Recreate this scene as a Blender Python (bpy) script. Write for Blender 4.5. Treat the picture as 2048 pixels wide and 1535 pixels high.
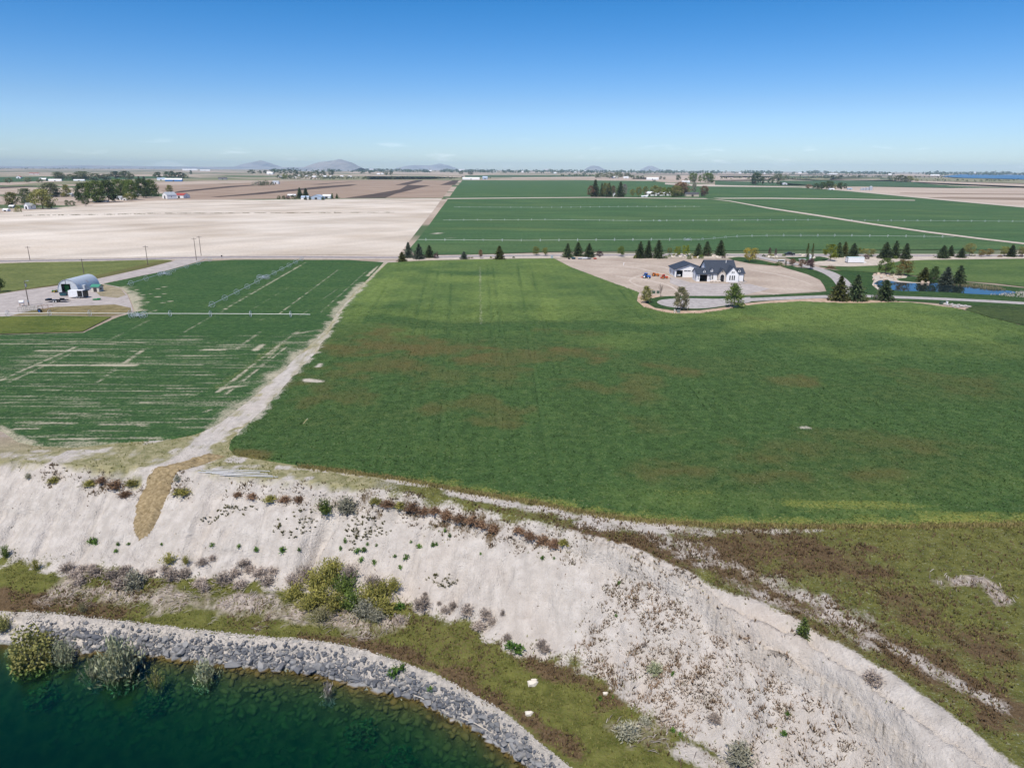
import bpy, bmesh, math, random
import numpy as np
from mathutils import Vector, Matrix
from mathutils.geometry import tessellate_polygon
R = math.radians
random.seed(7)
scene = bpy.context.scene
for o in list(bpy.data.objects): bpy.data.objects.remove(o)
COL = scene.collection

# ------------------------------------------------------------------ camera
W, H = 2048.0, 1535.0            # pixel grid in which positions were measured
F = 1420.0                       # focal length in those pixels
CAMZ = 44.0                      # metres above the farm plateau (z = 0)
PITCH, ROLL = R(16.85), R(0.29)
cd = bpy.data.cameras.new('camera'); cam = bpy.data.objects.new('camera', cd); COL.objects.link(cam)
cd.sensor_width = 36.0; cd.lens = 36.0 * F / W; cd.clip_end = 200000; cd.clip_start = 0.5
MROT = Matrix.Rotation(R(90) - PITCH, 3, 'X') @ Matrix.Rotation(ROLL, 3, 'Z')
cam.matrix_world = Matrix.Translation((0, 0, CAMZ)) @ MROT.to_4x4()
scene.camera = cam

# ------------------------------------------------------------------ light
SUN_EL, SUN_AZ = R(60), R(-157)      # azimuth measured from +Y towards +X; the sun stands behind the camera
sd = Vector((math.sin(SUN_AZ) * math.cos(SUN_EL), math.cos(SUN_AZ) * math.cos(SUN_EL), math.sin(SUN_EL)))
sl = bpy.data.lights.new('sun', 'SUN'); sl.energy = 4.6; sl.angle = R(0.53); sl.color = (1.0, 0.925, 0.82)
so = bpy.data.objects.new('sun', sl); COL.objects.link(so)
so.rotation_euler = sd.to_track_quat('Z', 'Y').to_euler(); so.location = (0, 0, 300)
world = bpy.data.worlds.new('World'); scene.world = world; world.use_nodes = True
wn, wl = world.node_tree.nodes, world.node_tree.links
bg = wn['Background']
sky = wn.new('ShaderNodeTexSky'); sky.sky_type = 'NISHITA'; sky.sun_disc = False
sky.sun_elevation = SUN_EL; sky.sun_rotation = SUN_AZ
sky.altitude = 1400; sky.air_density = 1.3; sky.dust_density = 0.3; sky.ozone_density = 4.0
tc = wn.new('ShaderNodeTexCoord')
sep = wn.new('ShaderNodeSeparateXYZ'); wl.new(tc.outputs['Generated'], sep.inputs[0])
# small fair-weather clouds that stand low over the horizon all round
mp = wn.new('ShaderNodeMapping'); mp.inputs['Scale'].default_value = (16, 16, 95); wl.new(tc.outputs['Generated'], mp.inputs[0])
ns = wn.new('ShaderNodeTexNoise'); ns.inputs['Scale'].default_value = 1.0; ns.inputs['Detail'].default_value = 6; wl.new(mp.outputs[0], ns.inputs['Vector'])
cr = wn.new('ShaderNodeMapRange'); cr.inputs[1].default_value = 0.605; cr.inputs[2].default_value = 0.72; wl.new(ns.outputs[0], cr.inputs[0])
b1 = wn.new('ShaderNodeMapRange'); b1.interpolation_type = 'SMOOTHSTEP'; b1.inputs[1].default_value = 0.05; b1.inputs[2].default_value = 0.012; wl.new(sep.outputs[2], b1.inputs[0])
mu = wn.new('ShaderNodeMath'); mu.operation = 'MULTIPLY'; wl.new(cr.outputs[0], mu.inputs[0]); wl.new(b1.outputs[0], mu.inputs[1])
mu2 = wn.new('ShaderNodeMath'); mu2.operation = 'MULTIPLY'; mu2.inputs[1].default_value = 0.2; wl.new(mu.outputs[0], mu2.inputs[0])
mx = wn.new('ShaderNodeMixRGB'); mx.inputs[2].default_value = (8.2, 8.6, 9.2, 1); wl.new(mu2.outputs[0], mx.inputs[0]); wl.new(sky.outputs[0], mx.inputs[1])
hs = wn.new('ShaderNodeHueSaturation'); hs.inputs['Saturation'].default_value = 1.5; wl.new(sky.outputs[0], hs.inputs['Color'])
tn_ = wn.new('ShaderNodeMixRGB'); tn_.blend_type = 'MULTIPLY'; tn_.inputs[0].default_value = 1; 
tm_ = wn.new('ShaderNodeValToRGB'); wl.new(sep.outputs[2], tm_.inputs[0]); wl.new(tm_.outputs[0], tn_.inputs[2])
tm_.color_ramp.elements[0].position = 0.0; tm_.color_ramp.elements[0].color = (.45, .60, 1.0, 1)
tm_.color_ramp.elements[1].position = .24; tm_.color_ramp.elements[1].color = (.423, .492, .577, 1)
e_ = tm_.color_ramp.elements.new(.08); e_.color = (.475, .525, .735, 1)
wl.new(hs.outputs[0], tn_.inputs[1]); wl.new(tn_.outputs[0], mx.inputs[1])
wl.new(mx.outputs[0], bg.inputs[0]); bg.inputs[1].default_value = 0.148
scene.view_settings.view_transform = 'Standard'; scene.view_settings.look = 'None'
scene.view_settings.gamma = 1.0; scene.view_settings.use_curve_mapping = False
scene.view_settings.exposure = 0.29
cy = scene.cycles
cy.max_bounces = 6; cy.diffuse_bounces = 2; cy.glossy_bounces = 3; cy.transmission_bounces = 4
cy.transparent_max_bounces = 12; cy.volume_bounces = 0
cy.use_denoising = True; cy.caustics_reflective = False; cy.caustics_refractive = False

# ------------------------------------------------------------------ pixel -> place
CAMP = Vector((0, 0, CAMZ))
def ray(px, py):
    return (MROT @ Vector(((px - W / 2) / F, (H / 2 - py) / F, -1.0)))
def G(px, py, z=0.0):                 # point of the horizontal plane z
    d = ray(px, py); t = (z - CAMZ) / d.z
    return CAMP + d * t
def depth(p): return -(MROT.transposed() @ (Vector(p) - CAMP)).z
def mpp(p): return depth(p) / F       # metres per pixel there
def P2(lst, z=0.0): return np.array([[*G(a, b, z).xy] for a, b in lst])

# ------------------------------------------------------------------ noise
def _h(ix, iy, s):
    n = (ix.astype(np.int64) * 374761393 + iy.astype(np.int64) * 668265263 + s * 1442695041) & 0x7fffffff
    n = ((n ^ (n >> 13)) * 1274126177) & 0x7fffffff
    return ((n ^ (n >> 16)) & 0xffff) / 65535.0
def vn(x, y, s=0):
    x = np.asarray(x, float); y = np.asarray(y, float)
    ix, iy = np.floor(x), np.floor(y); fx, fy = x - ix, y - iy
    fx = fx * fx * (3 - 2 * fx); fy = fy * fy * (3 - 2 * fy)
    a, b, c, d = _h(ix, iy, s), _h(ix + 1, iy, s), _h(ix, iy + 1, s), _h(ix + 1, iy + 1, s)
    return (a + (b - a) * fx) * (1 - fy) + (c + (d - c) * fx) * fy
def fbm(x, y, o=4, s=0):
    v = 0; a = .5
    for k in range(o):
        v = v + a * vn(x * 2 ** k, y * 2 ** k, s + 17 * k); a *= .5
    return v / (1 - .5 ** o)          # 0..1
def ss(a, b, x):
    t = np.clip((x - a) / (b - a), 0, 1); return t * t * (3 - 2 * t)
def dist_poly(X, Y, pts, closed=False):
    d = np.full(X.shape, 1e9); P = list(map(tuple, pts))
    if closed: P = P + [P[0]]
    for (x0, y0), (x1, y1) in zip(P[:-1], P[1:]):
        vx, vy = x1 - x0, y1 - y0; L = vx * vx + vy * vy + 1e-9
        t = np.clip(((X - x0) * vx + (Y - y0) * vy) / L, 0, 1)
        d = np.minimum(d, np.hypot(X - x0 - t * vx, Y - y0 - t * vy))
    return d
def inside(X, Y, pts):
    c = np.zeros(X.shape, bool); n = len(pts)
    for i in range(n):
        x0, y0 = pts[i]; x1, y1 = pts[(i + 1) % n]
        if y0 == y1: continue
        c ^= ((y0 > Y) != (y1 > Y)) & (X < (x1 - x0) * (Y - y0) / (y1 - y0) + x0)
    return c

# ------------------------------------------------------------------ mesh helpers
def mesh_np(name, V, Fc, attrs=None, smooth=False):
    V = np.asarray(V, np.float32); Fc = np.asarray(Fc, np.int32); k = Fc.shape[1]
    me = bpy.data.meshes.new(name)
    me.vertices.add(len(V)); me.vertices.foreach_set('co', V.ravel())
    me.loops.add(Fc.size); me.loops.foreach_set('vertex_index', Fc.ravel())
    me.polygons.add(len(Fc)); me.polygons.foreach_set('loop_start', np.arange(0, Fc.size, k, dtype=np.int32))
    me.polygons.foreach_set('loop_total', np.full(len(Fc), k, np.int32))
    if smooth: me.polygons.foreach_set('use_smooth', np.ones(len(Fc), bool))
    me.update(calc_edges=True)
    for n, a in (attrs or {}).items():
        at = me.attributes.new(n, 'FLOAT', 'POINT'); at.data.foreach_set('value', np.asarray(a, np.float32).ravel())
    return me
def link(name, me, mat=None, parent=None):
    o = bpy.data.objects.new(name, me); COL.objects.link(o)
    if mat is not None and me is not None and not me.materials: me.materials.append(mat)
    if parent is not None: o.parent = parent
    return o
def tag(o, label, cat, group=None):
    o['label'] = label; o['category'] = cat
    if group: o['group'] = group
    return o
def struct(o): o['kind'] = 'structure'; return o
def stuff(o): o['kind'] = 'stuff'; return o
def empty(name, loc, rz=0.0, s=1.0):
    o = bpy.data.objects.new(name, None); COL.objects.link(o)
    o.location = loc; o.rotation_euler = (0, 0, rz); o.scale = (s, s, s) if not hasattr(s, '__len__') else s
    o.empty_display_size = .5
    return o
def copy_tree(o, parent=None):
    c = o.copy(); COL.objects.link(c); c.parent = parent
    for ch in o.children: copy_tree(ch, c)
    return c
class MB:
    """collects shapes into one mesh"""
    def __init__(s): s.v = []; s.f = []
    def add(s, vs, fs):
        b = len(s.v); s.v += [tuple(v) for v in vs]; s.f += [tuple(i + b for i in f) for f in fs]; return s
    def box(s, x0, x1, y0, y1, z0, z1):
        return s.add([(x0,y0,z0),(x1,y0,z0),(x1,y1,z0),(x0,y1,z0),(x0,y0,z1),(x1,y0,z1),(x1,y1,z1),(x0,y1,z1)],
                     [(0,3,2,1),(4,5,6,7),(0,1,5,4),(1,2,6,5),(2,3,7,6),(3,0,4,7)])
    def cbox(s, x, y, z, a, b, c): return s.box(x-a/2, x+a/2, y-b/2, y+b/2, z, z+c)
    def tube(s, p, q, r0, r1=None, n=6):
        r1 = r0 if r1 is None else r1
        p, q = Vector(p), Vector(q); d = (q - p).normalized() if (q - p).length > 1e-9 else Vector((0,0,1))
        u = d.orthogonal().normalized(); w = d.cross(u); vs = []
        for c, r in ((p, r0), (q, r1)):
            for i in range(n):
                a = 2 * math.pi * i / n; vs.append(c + (u * math.cos(a) + w * math.sin(a)) * r)
        fs = [(i, (i+1) % n, n + (i+1) % n, n + i) for i in range(n)] + [tuple(range(n-1, -1, -1)), tuple(range(n, 2*n))]
        return s.add(vs, fs)
    def path(s, pts, r, n=6):
        for a, b in zip(pts[:-1], pts[1:]): s.tube(a, b, r, n=n)
        return s
    def prism(s, poly, y0, y1):            # polygon in xz swept along y
        n = len(poly); vs = [(x, y0, z) for x, z in poly] + [(x, y1, z) for x, z in poly]
        return s.add(vs, [(i, (i+1) % n, n+(i+1) % n, n+i) for i in range(n)] + [tuple(range(n-1,-1,-1)), tuple(range(n, 2*n))])
    def prismx(s, poly, x0, x1):           # polygon in yz swept along x
        n = len(poly); vs = [(x0, y, z) for y, z in poly] + [(x1, y, z) for y, z in poly]
        return s.add(vs, [(i, (i+1) % n, n+(i+1) % n, n+i) for i in range(n)] + [tuple(range(n-1,-1,-1)), tuple(range(n, 2*n))])
    def slab(s, quad, t):                  # quad with thickness t downwards
        q = [Vector(v) for v in quad]; return s.add(q + [v - Vector((0,0,t)) for v in q],
            [(0,1,2,3),(7,6,5,4),(0,4,5,1),(1,5,6,2),(2,6,7,3),(3,7,4,0)])
    def wheel(s, c, axis, r, w, n=14):
        c, a = Vector(c), Vector(axis).normalized(); return s.tube(c - a*w/2, c + a*w/2, r, n=n)
    def blob(s, c, rx, ry, rz, n=8, m=5, seed=0, rough=.15):
        rg = random.Random(seed); vs = []; fs = []
        for j in range(m+1):
            t = math.pi * j / m
            for i in range(n):
                p = 2*math.pi*i/n; k = 1 + rg.uniform(-rough, rough)
                vs.append((c[0]+rx*k*math.sin(t)*math.cos(p), c[1]+ry*k*math.sin(t)*math.sin(p), c[2]+rz*k*math.cos(t)))
        for j in range(m):
            for i in range(n): fs.append((j*n+i, (j+1)*n+i, (j+1)*n+(i+1)%n, j*n+(i+1)%n))
        return s.add(vs, fs)
    def build(s, name, mat=None, parent=None, smooth=False):
        me = bpy.data.meshes.new(name); me.from_pydata(s.v, [], s.f)
        bm = bmesh.new(); bm.from_mesh(me); bmesh.ops.recalc_face_normals(bm, faces=bm.faces); bm.to_mesh(me); bm.free()
        if smooth: me.polygons.foreach_set('use_smooth', np.ones(len(me.polygons), bool))
        me.update(); return link(name, me, mat, parent)

# ------------------------------------------------------------------ materials
def new_mat(name):
    m = bpy.data.materials.new(name); m.use_nodes = True
    return m, m.node_tree.nodes, m.node_tree.links, m.node_tree.nodes['Principled BSDF']
def pos_noise(n, l, scale, detail=4, stretch=None, rough=.55, obj=False):
    g = n.new('ShaderNodeTexCoord' if obj else 'ShaderNodeNewGeometry')
    out = g.outputs['Object'] if obj else g.outputs['Position']
    if stretch:
        m = n.new('ShaderNodeMapping'); m.inputs['Scale'].default_value = stretch[:3]
        if len(stretch) > 3: m.inputs['Rotation'].default_value = (0, 0, stretch[3])
        l.new(out, m.inputs[0]); out = m.outputs[0]
    t = n.new('ShaderNodeTexNoise'); t.inputs['Scale'].default_value = scale; t.inputs['Detail'].default_value = detail
    t.inputs['Roughness'].default_value = rough; l.new(out, t.inputs['Vector']); return t.outputs[0]
def ramp(n, l, fac, lo, hi, a=0.0, b=1.0):
    m = n.new('ShaderNodeMapRange'); m.inputs[1].default_value = lo; m.inputs[2].default_value = hi
    m.inputs[3].default_value = a; m.inputs[4].default_value = b; l.new(fac, m.inputs[0]); return m.outputs[0]
def mix(n, l, fac, a, b, mode='MIX'):
    m = n.new('ShaderNodeMixRGB'); m.blend_type = mode
    for k, v in ((0, fac), (1, a), (2, b)):
        if isinstance(v, (int, float)): m.inputs[k].default_value = v
        elif isinstance(v, tuple): m.inputs[k].default_value = (*v[:3], 1)
        else: l.new(v, m.inputs[k])
    return m.outputs[0]
def math_(n, l, op, a, b=0.0, clamp=False):
    m = n.new('ShaderNodeMath'); m.operation = op; m.use_clamp = clamp
    for k, v in ((0, a), (1, b)):
        if isinstance(v, (int, float)): m.inputs[k].default_value = v
        else: l.new(v, m.inputs[k])
    return m.outputs[0]
def attr(n, name):
    a = n.new('ShaderNodeAttribute'); a.attribute_name = name; return a.outputs['Fac']
def bump(n, l, b, h, strength=.5, dist=.1):
    u = n.new('ShaderNodeBump'); u.inputs['Strength'].default_value = strength; u.inputs['Distance'].default_value = dist
    l.new(h, u.inputs['Height']); l.new(u.outputs[0], b.inputs['Normal'])
_MC = {}
def mat(name, col, rough=.7, var=.12, scale=2.0, metal=0.0, spec=.3, bmp=0.0, obj=True):
    """plain surface with uneven tone"""
    if name in _MC: return _MC[name]
    m, n, l, b = new_mat(name)
    f = pos_noise(n, l, scale, 5, obj=obj); f2 = ramp(n, l, f, .3, .7, 1 - var, 1 + var)
    c = n.new('ShaderNodeMixRGB'); c.blend_type = 'MULTIPLY'; c.inputs[0].default_value = 1; c.inputs[1].default_value = (*col, 1)
    l.new(f2, c.inputs[2]); l.new(c.outputs[0], b.inputs['Base Color'])
    b.inputs['Roughness'].default_value = rough; b.inputs['Metallic'].default_value = metal
    b.inputs['Specular IOR Level'].default_value = spec
    if bmp: bump(n, l, b, f, .6, bmp)
    _MC[name] = m; return m
def leaf_mat(name, a, b_, trans=.25):
    """foliage: per-leaf tone from the attribute v, per-plant shift"""
    if name in _MC: return _MC[name]
    m, n, l, b = new_mat(name)
    oi = n.new('ShaderNodeObjectInfo')
    c = mix(n, l, attr(n, 'v'), a, b_)
    c2 = mix(n, l, 1.0, c, ramp(n, l, oi.outputs['Random'], 0, 1, .72, 1.3), 'MULTIPLY')
    l.new(c2, b.inputs['Base Color']); b.inputs['Roughness'].default_value = .75; b.inputs['Specular IOR Level'].default_value = .15
    t = n.new('ShaderNodeBsdfTranslucent'); l.new(c2, t.inputs[0])
    mxs = n.new('ShaderNodeMixShader'); mxs.inputs[0].default_value = trans
    l.new(b.outputs[0], mxs.inputs[1]); l.new(t.outputs[0], mxs.inputs[2])
    l.new(mxs.outputs[0], n['Material Output'].inputs[0])
    _MC[name] = m; return m
# ------------------------------------------------------------------ the shore bluff: crest, ridge, toe, bank top and waterline as Y(X)
ZR, ZT, ZB, ZW, ZD = -2.2, -9.3, -10.3, -12.8, -20.5
def curve(lst, z, left, right):
    p = P2(lst, z); p = p[np.argsort(p[:, 0])]
    x0, y0 = p[0]; x1, y1 = p[-1]
    p = np.vstack([[x0 - 900, y0 - 900 * left], [x0 - 40, y0 - 40 * left], p, [x1 + 60, y1 + 60 * right], [x1 + 900, y1 + 900 * right * 1.4]])
    return p
K0 = curve([(0,925),(130,934),(300,944),(400,945),(500,957),(640,968),(760,980),(880,998),(1000,1030),(1100,1052),(1165,1066),(1250,1090),
            (1350,1132),(1440,1177),(1540,1216),(1610,1248),(1700,1298),(1800,1362),(1900,1434),(2000,1508),(2048,1545)], 0, -.05, -1.35)
KR = curve([(0,938),(300,955),(640,984),(880,1015),(1000,1045),(1100,1068),(1165,1092),(1240,1118),(1300,1142),(1400,1190),(1480,1262),
            (1560,1305),(1640,1340),(1740,1412),(1830,1490),(1880,1540)], -1.2, -.05, -1.3)
KT = curve([(0,1128),(150,1142),(300,1152),(450,1166),(560,1178),(700,1196),(800,1206),(900,1240),(1000,1285),(1080,1313),(1170,1345),
            (1230,1385),(1270,1425),(1330,1452),(1400,1482),(1470,1535)], ZT, -.05, -1.3)
KB = curve([(0,1222),(100,1228),(200,1238),(260,1245),(370,1258),(460,1268),(530,1275),(600,1280),(680,1290),(740,1305),(800,1325),(860,1346),
            (930,1380),(1000,1420),(1060,1470),(1110,1512),(1140,1535)], ZB, -.03, -1.3)
KW = curve([(0,1283),(100,1298),(200,1300),(300,1306),(400,1318),(480,1330),(560,1334),(640,1345),(720,1368),(800,1385),(840,1395),
            (880,1420),(950,1452),(1000,1490),(1040,1518),(1062,1535)], ZW, -.03, -1.3)
def cY(K, X): return np.interp(X, K[:, 0], K[:, 1])
def slope_u(X, Y):
    c = cY(K0, X); s = (cY(K0, X + 3) - cY(K0, X - 3)) / 6
    return X - s * (c - Y) / (1 + s * s)
GUL = [(G(672, 975).x, 1.5, 1.3), (G(150, 940).x, .6, .8), (G(235, 940).x, .5, .7), (G(30, 940).x, .6, 1.0), (G(455, 955).x, .5, .8), (G(505, 958).x, .35, .6), (G(870, 1000).x, .35, .8), (G(980, 1025).x, .4, .7), (G(1050, 1040).x, .35, .6),
       (G(1330, 1120).x, .45, 1.0), (G(1395, 1150).x, .35, 1.0), (G(560, 960).x, .2, 1.2), (G(90, 940).x, .25, .8)]
GXL = G(60, 940).x
def hfun(X, Y, detail=True):
    X = np.asarray(X, float); Y = np.asarray(Y, float)
    w1 = (fbm(X * .18, Y * .18, 3, 5) - .5) * 2.2; w2 = (fbm(X * .5, Y * .5, 2, 9) - .5) * 1.2
    c0 = cY(K0, X) + w1 * .35 + w2 * .5; cr = cY(KR, X) + w1 * .5 + w2 * .9; ct = cY(KT, X) + w1 * .8
    cb = cY(KB, X) + w2 * .5; cw = cY(KW, X) + w2 * .5; cdp = cw - 14 - w1
    c0 = np.maximum(c0, cr + .5); cr = np.maximum(cr, ct + 1)
    band = np.clip((c0 - cr) / 5.0, 0, 1)                 # how wide the smooth sandy shelf is
    zr = -.7 - band * 2.0
    def seg(a, b): return np.clip((a - Y) / (a - b), 0, 1)
    t0, t1, t2, t3, t4 = seg(c0, cr), seg(cr, ct), seg(ct, cb), seg(cb, cw), seg(cw, cdp)
    z = zr * (t0 ** 1.15)
    prof = t1 * .94 + .06 * ss(0, .12, t1) - .05 * np.sin(t1 * np.pi * 2) * .5
    z = z + (ZT - zr) * prof + (ZB - ZT) * t2 + (ZW - ZB) * t3 ** .9 + (ZD - ZW) * t4 ** .8
    if detail:
        u = slope_u(X, Y); m = ss(.0, .08, t1) * (1 - ss(.85, 1, t1)); ridge = ss(.02, .3, band) * np.exp(-((t1 - .02) / .03) ** 2) * (t0 > .5)
        z = z + ridge * (1.2 + 1.1 * (vn(u * .8, Y * .0, 4) - .3)) - ss(.02, .3, band) * np.exp(-((1 - t0) / .16) ** 2) * (t1 <= 0) * .8 * (.4 + 1.2 * vn(u * .5, 0 * u, 6))
        rill = (fbm(u * .42, t1 * 1.6, 4, 21) - .5) * 1.6 + (vn(u * 1.9, t1 * 4, 31) - .5) * .26 + (fbm(X * .7, Y * .7, 3, 23) - .5) * .35
        for gx, gd, gw in GUL:
            k = np.exp(-((u - gx - 1.2 * (vn(t1 * 4, gx + 0 * u, 3) - .5)) / gw) ** 2); rill = rill - k * gd * 1.4 * ss(.08, .4, t1)
        lg = np.exp(-((u - GXL) / 14) ** 2)
        z = z + rill * m - .5 * lg * (ss(.40, .44, t1 + .16 * (vn(u * .25, 0 * u, 8) - .5)) - ss(.44, .75, t1)) - .45 * (1 - lg) * ss(.5, .7, vn(u * .11, 0 * u, 18)) * (ss(.62, .65, t1 + .2 * (vn(u * .3, 0 * u, 9) - .5)) - ss(.66, .9, t1)) * m + (fbm(X * .9, Y * .9, 3, 77) - .5) * .16 * ss(0, .05, t0)
        z = z + (fbm(X * .25, Y * .25, 3, 55) - .5) * .5 * ss(.02, .3, t2) * (1 - ss(.7, 1, t2))
        z = z + (fbm(X * .08, Y * .08, 3, 91) - .5) * .35 * (Y > c0) * ss(0, 6, Y - c0) * (1 - ss(118, 135, Y)) * ss(-20, 5, 25 - (Y - c0))
    return z
def GT(px, py):                       # where the ray through a pixel meets the terrain
    d = ray(px, py); t = np.linspace(30, 260, 4600)
    xs, ys, zs = d.x * t, d.y * t, CAMZ + d.z * t
    h = hfun(xs, ys); i = int(np.argmax(zs <= h))
    if i == 0: return G(px, py)
    return Vector((xs[i], ys[i], float(h[i])))
def PT(lst): return np.array([[*GT(a, b).xy] for a, b in lst])

# ------------------------------------------------------------------ ground sheet, dense near the shore, reaching the horizon
def axis(lo, hi, step, far, g=1.11):
    a = list(np.arange(lo, hi + step, step)); d = step
    x = a[-1]; up = []
    while x < far[1]: d *= g; x += d; up.append(x)
    x = a[0]; d = step; dn = []
    while x > far[0]: d *= g; x -= d; dn.append(x)
    return np.array(dn[::-1] + a + up)
GX = axis(-82, 82, .33, (-22500, 22500)); GY = axis(40, 124, .33, (-2500, 22500))
X, Y = np.meshgrid(GX, GY); Z = hfun(X, Y)
c0, cr, ct, cb, cw = (cY(k, X) for k in (K0, KR, KT, KB, KW))
w = (fbm(X * .35, Y * .35, 4, 3) - .5)
n1, n2, n3 = fbm(X * .12, Y * .12, 4, 11), fbm(X * .6, Y * .6, 3, 12), fbm(X * .3, Y * .3, 4, 13)
patch = .35 + 1.3 * fbm(X * .45, Y * .45, 4, 88)
def stroke(pts, rad, soft=.6):
    p = PT(pts); d = dist_poly(X, Y, p); return (1 - ss(rad * (1 - soft) * .6, rad * (1 + soft) * 1.25, d + w * rad * 2.6)) * patch
near = (Y < 140) & (np.abs(X) < 140)
plateau = ss(-1.0, 1.2, Y - c0 + w * 3.0)
bench = ss(-1.4, 1.4, ct - Y + w * 5) * (1 - ss(-.5, .5, cb - Y + w * 1.2))
A = {k: np.zeros(X.shape) for k in ('grass', 'dry', 'straw', 'soil', 'rock', 'tan')}
# plateau margin
A['grass'] = plateau * .72 * near + bench * .95
A['dry'] = plateau * (.25 + .5 * ss(.4, .65, n1)) * near * ss(-5, 30, X + 12) * (1 - .75 * ss(30, 47, X + (n1 - .5) * 30)) + bench * .35 * ss(.5, .7, n1)
A['dry'] = np.maximum(A['dry'], plateau * stroke([(1180,1075),(1330,1110),(1450,1105),(1600,1110),(1700,1130)], 3.6) * .95)
A['dry'] = np.maximum(A['dry'], plateau * stroke([(1250,1080),(1450,1140),(1560,1190),(1700,1250),(1850,1320),(2048,1430)], 2.2) * .9)
A['dry'] = np.maximum(A['dry'], plateau * stroke([(1560,1130),(1750,1160),(1850,1230),(1960,1310)], 3.2) * .6)
A['dry'] = np.maximum(A['dry'], bench * stroke([(0,1195),(120,1215),(230,1228)], 1.6) * .9)
A['dry'] = np.maximum(A['dry'], bench * stroke([(600,1275),(700,1285),(800,1305),(930,1360),(1050,1440),(1150,1500)], .9) * .8)
A['dry'] = np.maximum(A['dry'], bench * stroke([(1080,1325),(1180,1365),(1240,1400)], 1.8) * .8)
A['straw'] = np.maximum(stroke([(130,1180),(260,1190),(400,1200),(520,1215),(640,1235),(780,1240)], 2.0) * (.2 + .8 * n2), 0)
A['straw'] = np.maximum(A['straw'], stroke([(1880,1165),(1960,1160),(2010,1200)], 1.0) * .8 * n2 * 1.6)
A['straw'] = np.maximum(A['straw'], stroke([(1240,1460),(1330,1470)], 1.5) * n2)
# bare soil: turning area and the track between the fields, wheel tracks on the margin
tk = [(768,527),(740,552),(714,584),(690,610),(672,634),(655,658),(628,690),(600,718),(570,750),(535,790),(495,825),(450,855),(410,880),(380,905)]
A['soil'] = np.maximum(stroke(tk, 2.8, .3) * 1.3, stroke([(380,905),(350,925),(330,940)], 3.0))
A['soil'] = np.maximum(A['soil'], plateau * stroke([(900,985),(1010,1006),(1100,1021),(1200,1041),(1300,1054),(1360,1058)], 1.1, .9) * .8)
A['soil'] = np.maximum(A['soil'], plateau * stroke([(1340,1056),(1420,1061),(1520,1062),(1640,1060)], .6, .95) * .5)
A['soil'] = np.maximum(A['soil'], plateau * stroke([(1160,1046),(1230,1054),(1320,1062),(1420,1068)], 1.0, .9) * .7)
A['soil'] = np.maximum(A['soil'], plateau * stroke([(1330,1075),(1420,1115),(1500,1150),(1580,1180),(1660,1215),(1720,1250)], 1.7, .95) * .62 * (.5 + n2))
A['soil'] = np.maximum(A['soil'], plateau * stroke([(1700,1240),(1800,1300),(1900,1360),(2000,1410)], .7, .95) * .62)
A['soil'] = np.maximum(A['soil'], plateau * stroke([(1400,1130),(1480,1170),(1560,1205),(1640,1235),(1730,1290)], 1.1, .95) * .55 * (.5 + n2))
A['soil'] = np.maximum(A['soil'], plateau * stroke([(560,933),(700,948),(870,974),(960,994)], .5, .9) * .6)
A['soil'] = np.maximum(A['soil'], stroke([(1370,1502),(1430,1530)], .9))
yard = ss(-14, -22, X) * plateau * near
A['grass'] = A['grass'] * (1 - .6 * yard); A['tan'] = yard * .9 * (1 - ss(.55, .75, n3))
A['soil'] = np.maximum(A['soil'], stroke([(0,905),(60,915),(160,912),(260,905)], 1.5, .9) * .75 * n2 * 1.6)
# sparse growth on the slope
TUF = np.zeros(X.shape)
cl_ = ss(.36, .6, fbm(X * .8, Y * .8, 3, 97))
def slope_m(pts, rad, k): return stroke(pts, rad * 1.25, .9) * (1 - plateau) * k * (.35 + 1.0 * cl_)
for pts, rad, k in [([(735,1000),(790,1006),(850,1015),(930,1032),(1010,1052),(1060,1066),(1100,1078),(1140,1085)], 1.5, .8), ([(470,985),(560,990),(610,995)], 1.0, .5),
                    ([(640,1000),(700,1015)], 1.3, .8), ([(180,955),(240,965),(280,975)], 1.6, .6), ([(345,975),(385,980)], .8, .8), ([(100,945),(115,960)], .8, .7),
                    ([(1290,1140),(1240,1230),(1180,1320)], 2.2, .35), ([(1350,1180),(1300,1290),(1250,1350)], 2.6, .4), ([(1400,1260),(1400,1380)], 2.2, .25),
                    ([(1500,1400),(1560,1470),(1600,1520)], 3, .3), ([(1620,1450),(1720,1520)], 2, .25)]:
    sm_ = slope_m(pts, rad * .9, k); TUF = np.maximum(TUF, np.clip(sm_ * 2.3 - .4, 0, 1)); A['dry'] = np.maximum(A['dry'], sm_ * (n2 * .7 + .1)); A['grass'] = np.maximum(A['grass'], slope_m(pts, rad, k) * .6 * n2)
inrip = ss(-.4, .4, cb - Y + w * 1.0)
A['rock'] = inrip * (1 - ss(.2, 1.2, cw - Y))
A['wet'] = ss(-.1, .5, cw - Y + w * .6)
far_m = ss(125, 150, np.hypot(X, Y)) * (Y > 0)
A['far'] = far_m * (1 - np.clip(1.6 * (1 - ss(2, 6, dist_poly(X, Y, P2(tk)))), 0, 1)); A['tan'] = np.maximum(A['tan'], .78 * (1 - ss(1.5, 4.5, dist_poly(X, Y, P2(tk)) + w * 3)))
A['soil'] = np.where(np.hypot(X, Y) > 118, A['soil'] * (.30 + .30 * ss(185, 140, Y)), A['soil'])
A['tuf'] = TUF
V = np.stack([X, Y, Z], -1).reshape(-1, 3); nx, ny = len(GX), len(GY)
idx = np.arange(nx * ny).reshape(ny, nx)
FQ = np.stack([idx[:-1, :-1], idx[:-1, 1:], idx[1:, 1:], idx[1:, :-1]], -1).reshape(-1, 4)
gm = mesh_np('ground', V, FQ, {k: v.ravel() for k, v in A.items()}, smooth=True)
m, n, l, b = new_mat('earth')
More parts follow.
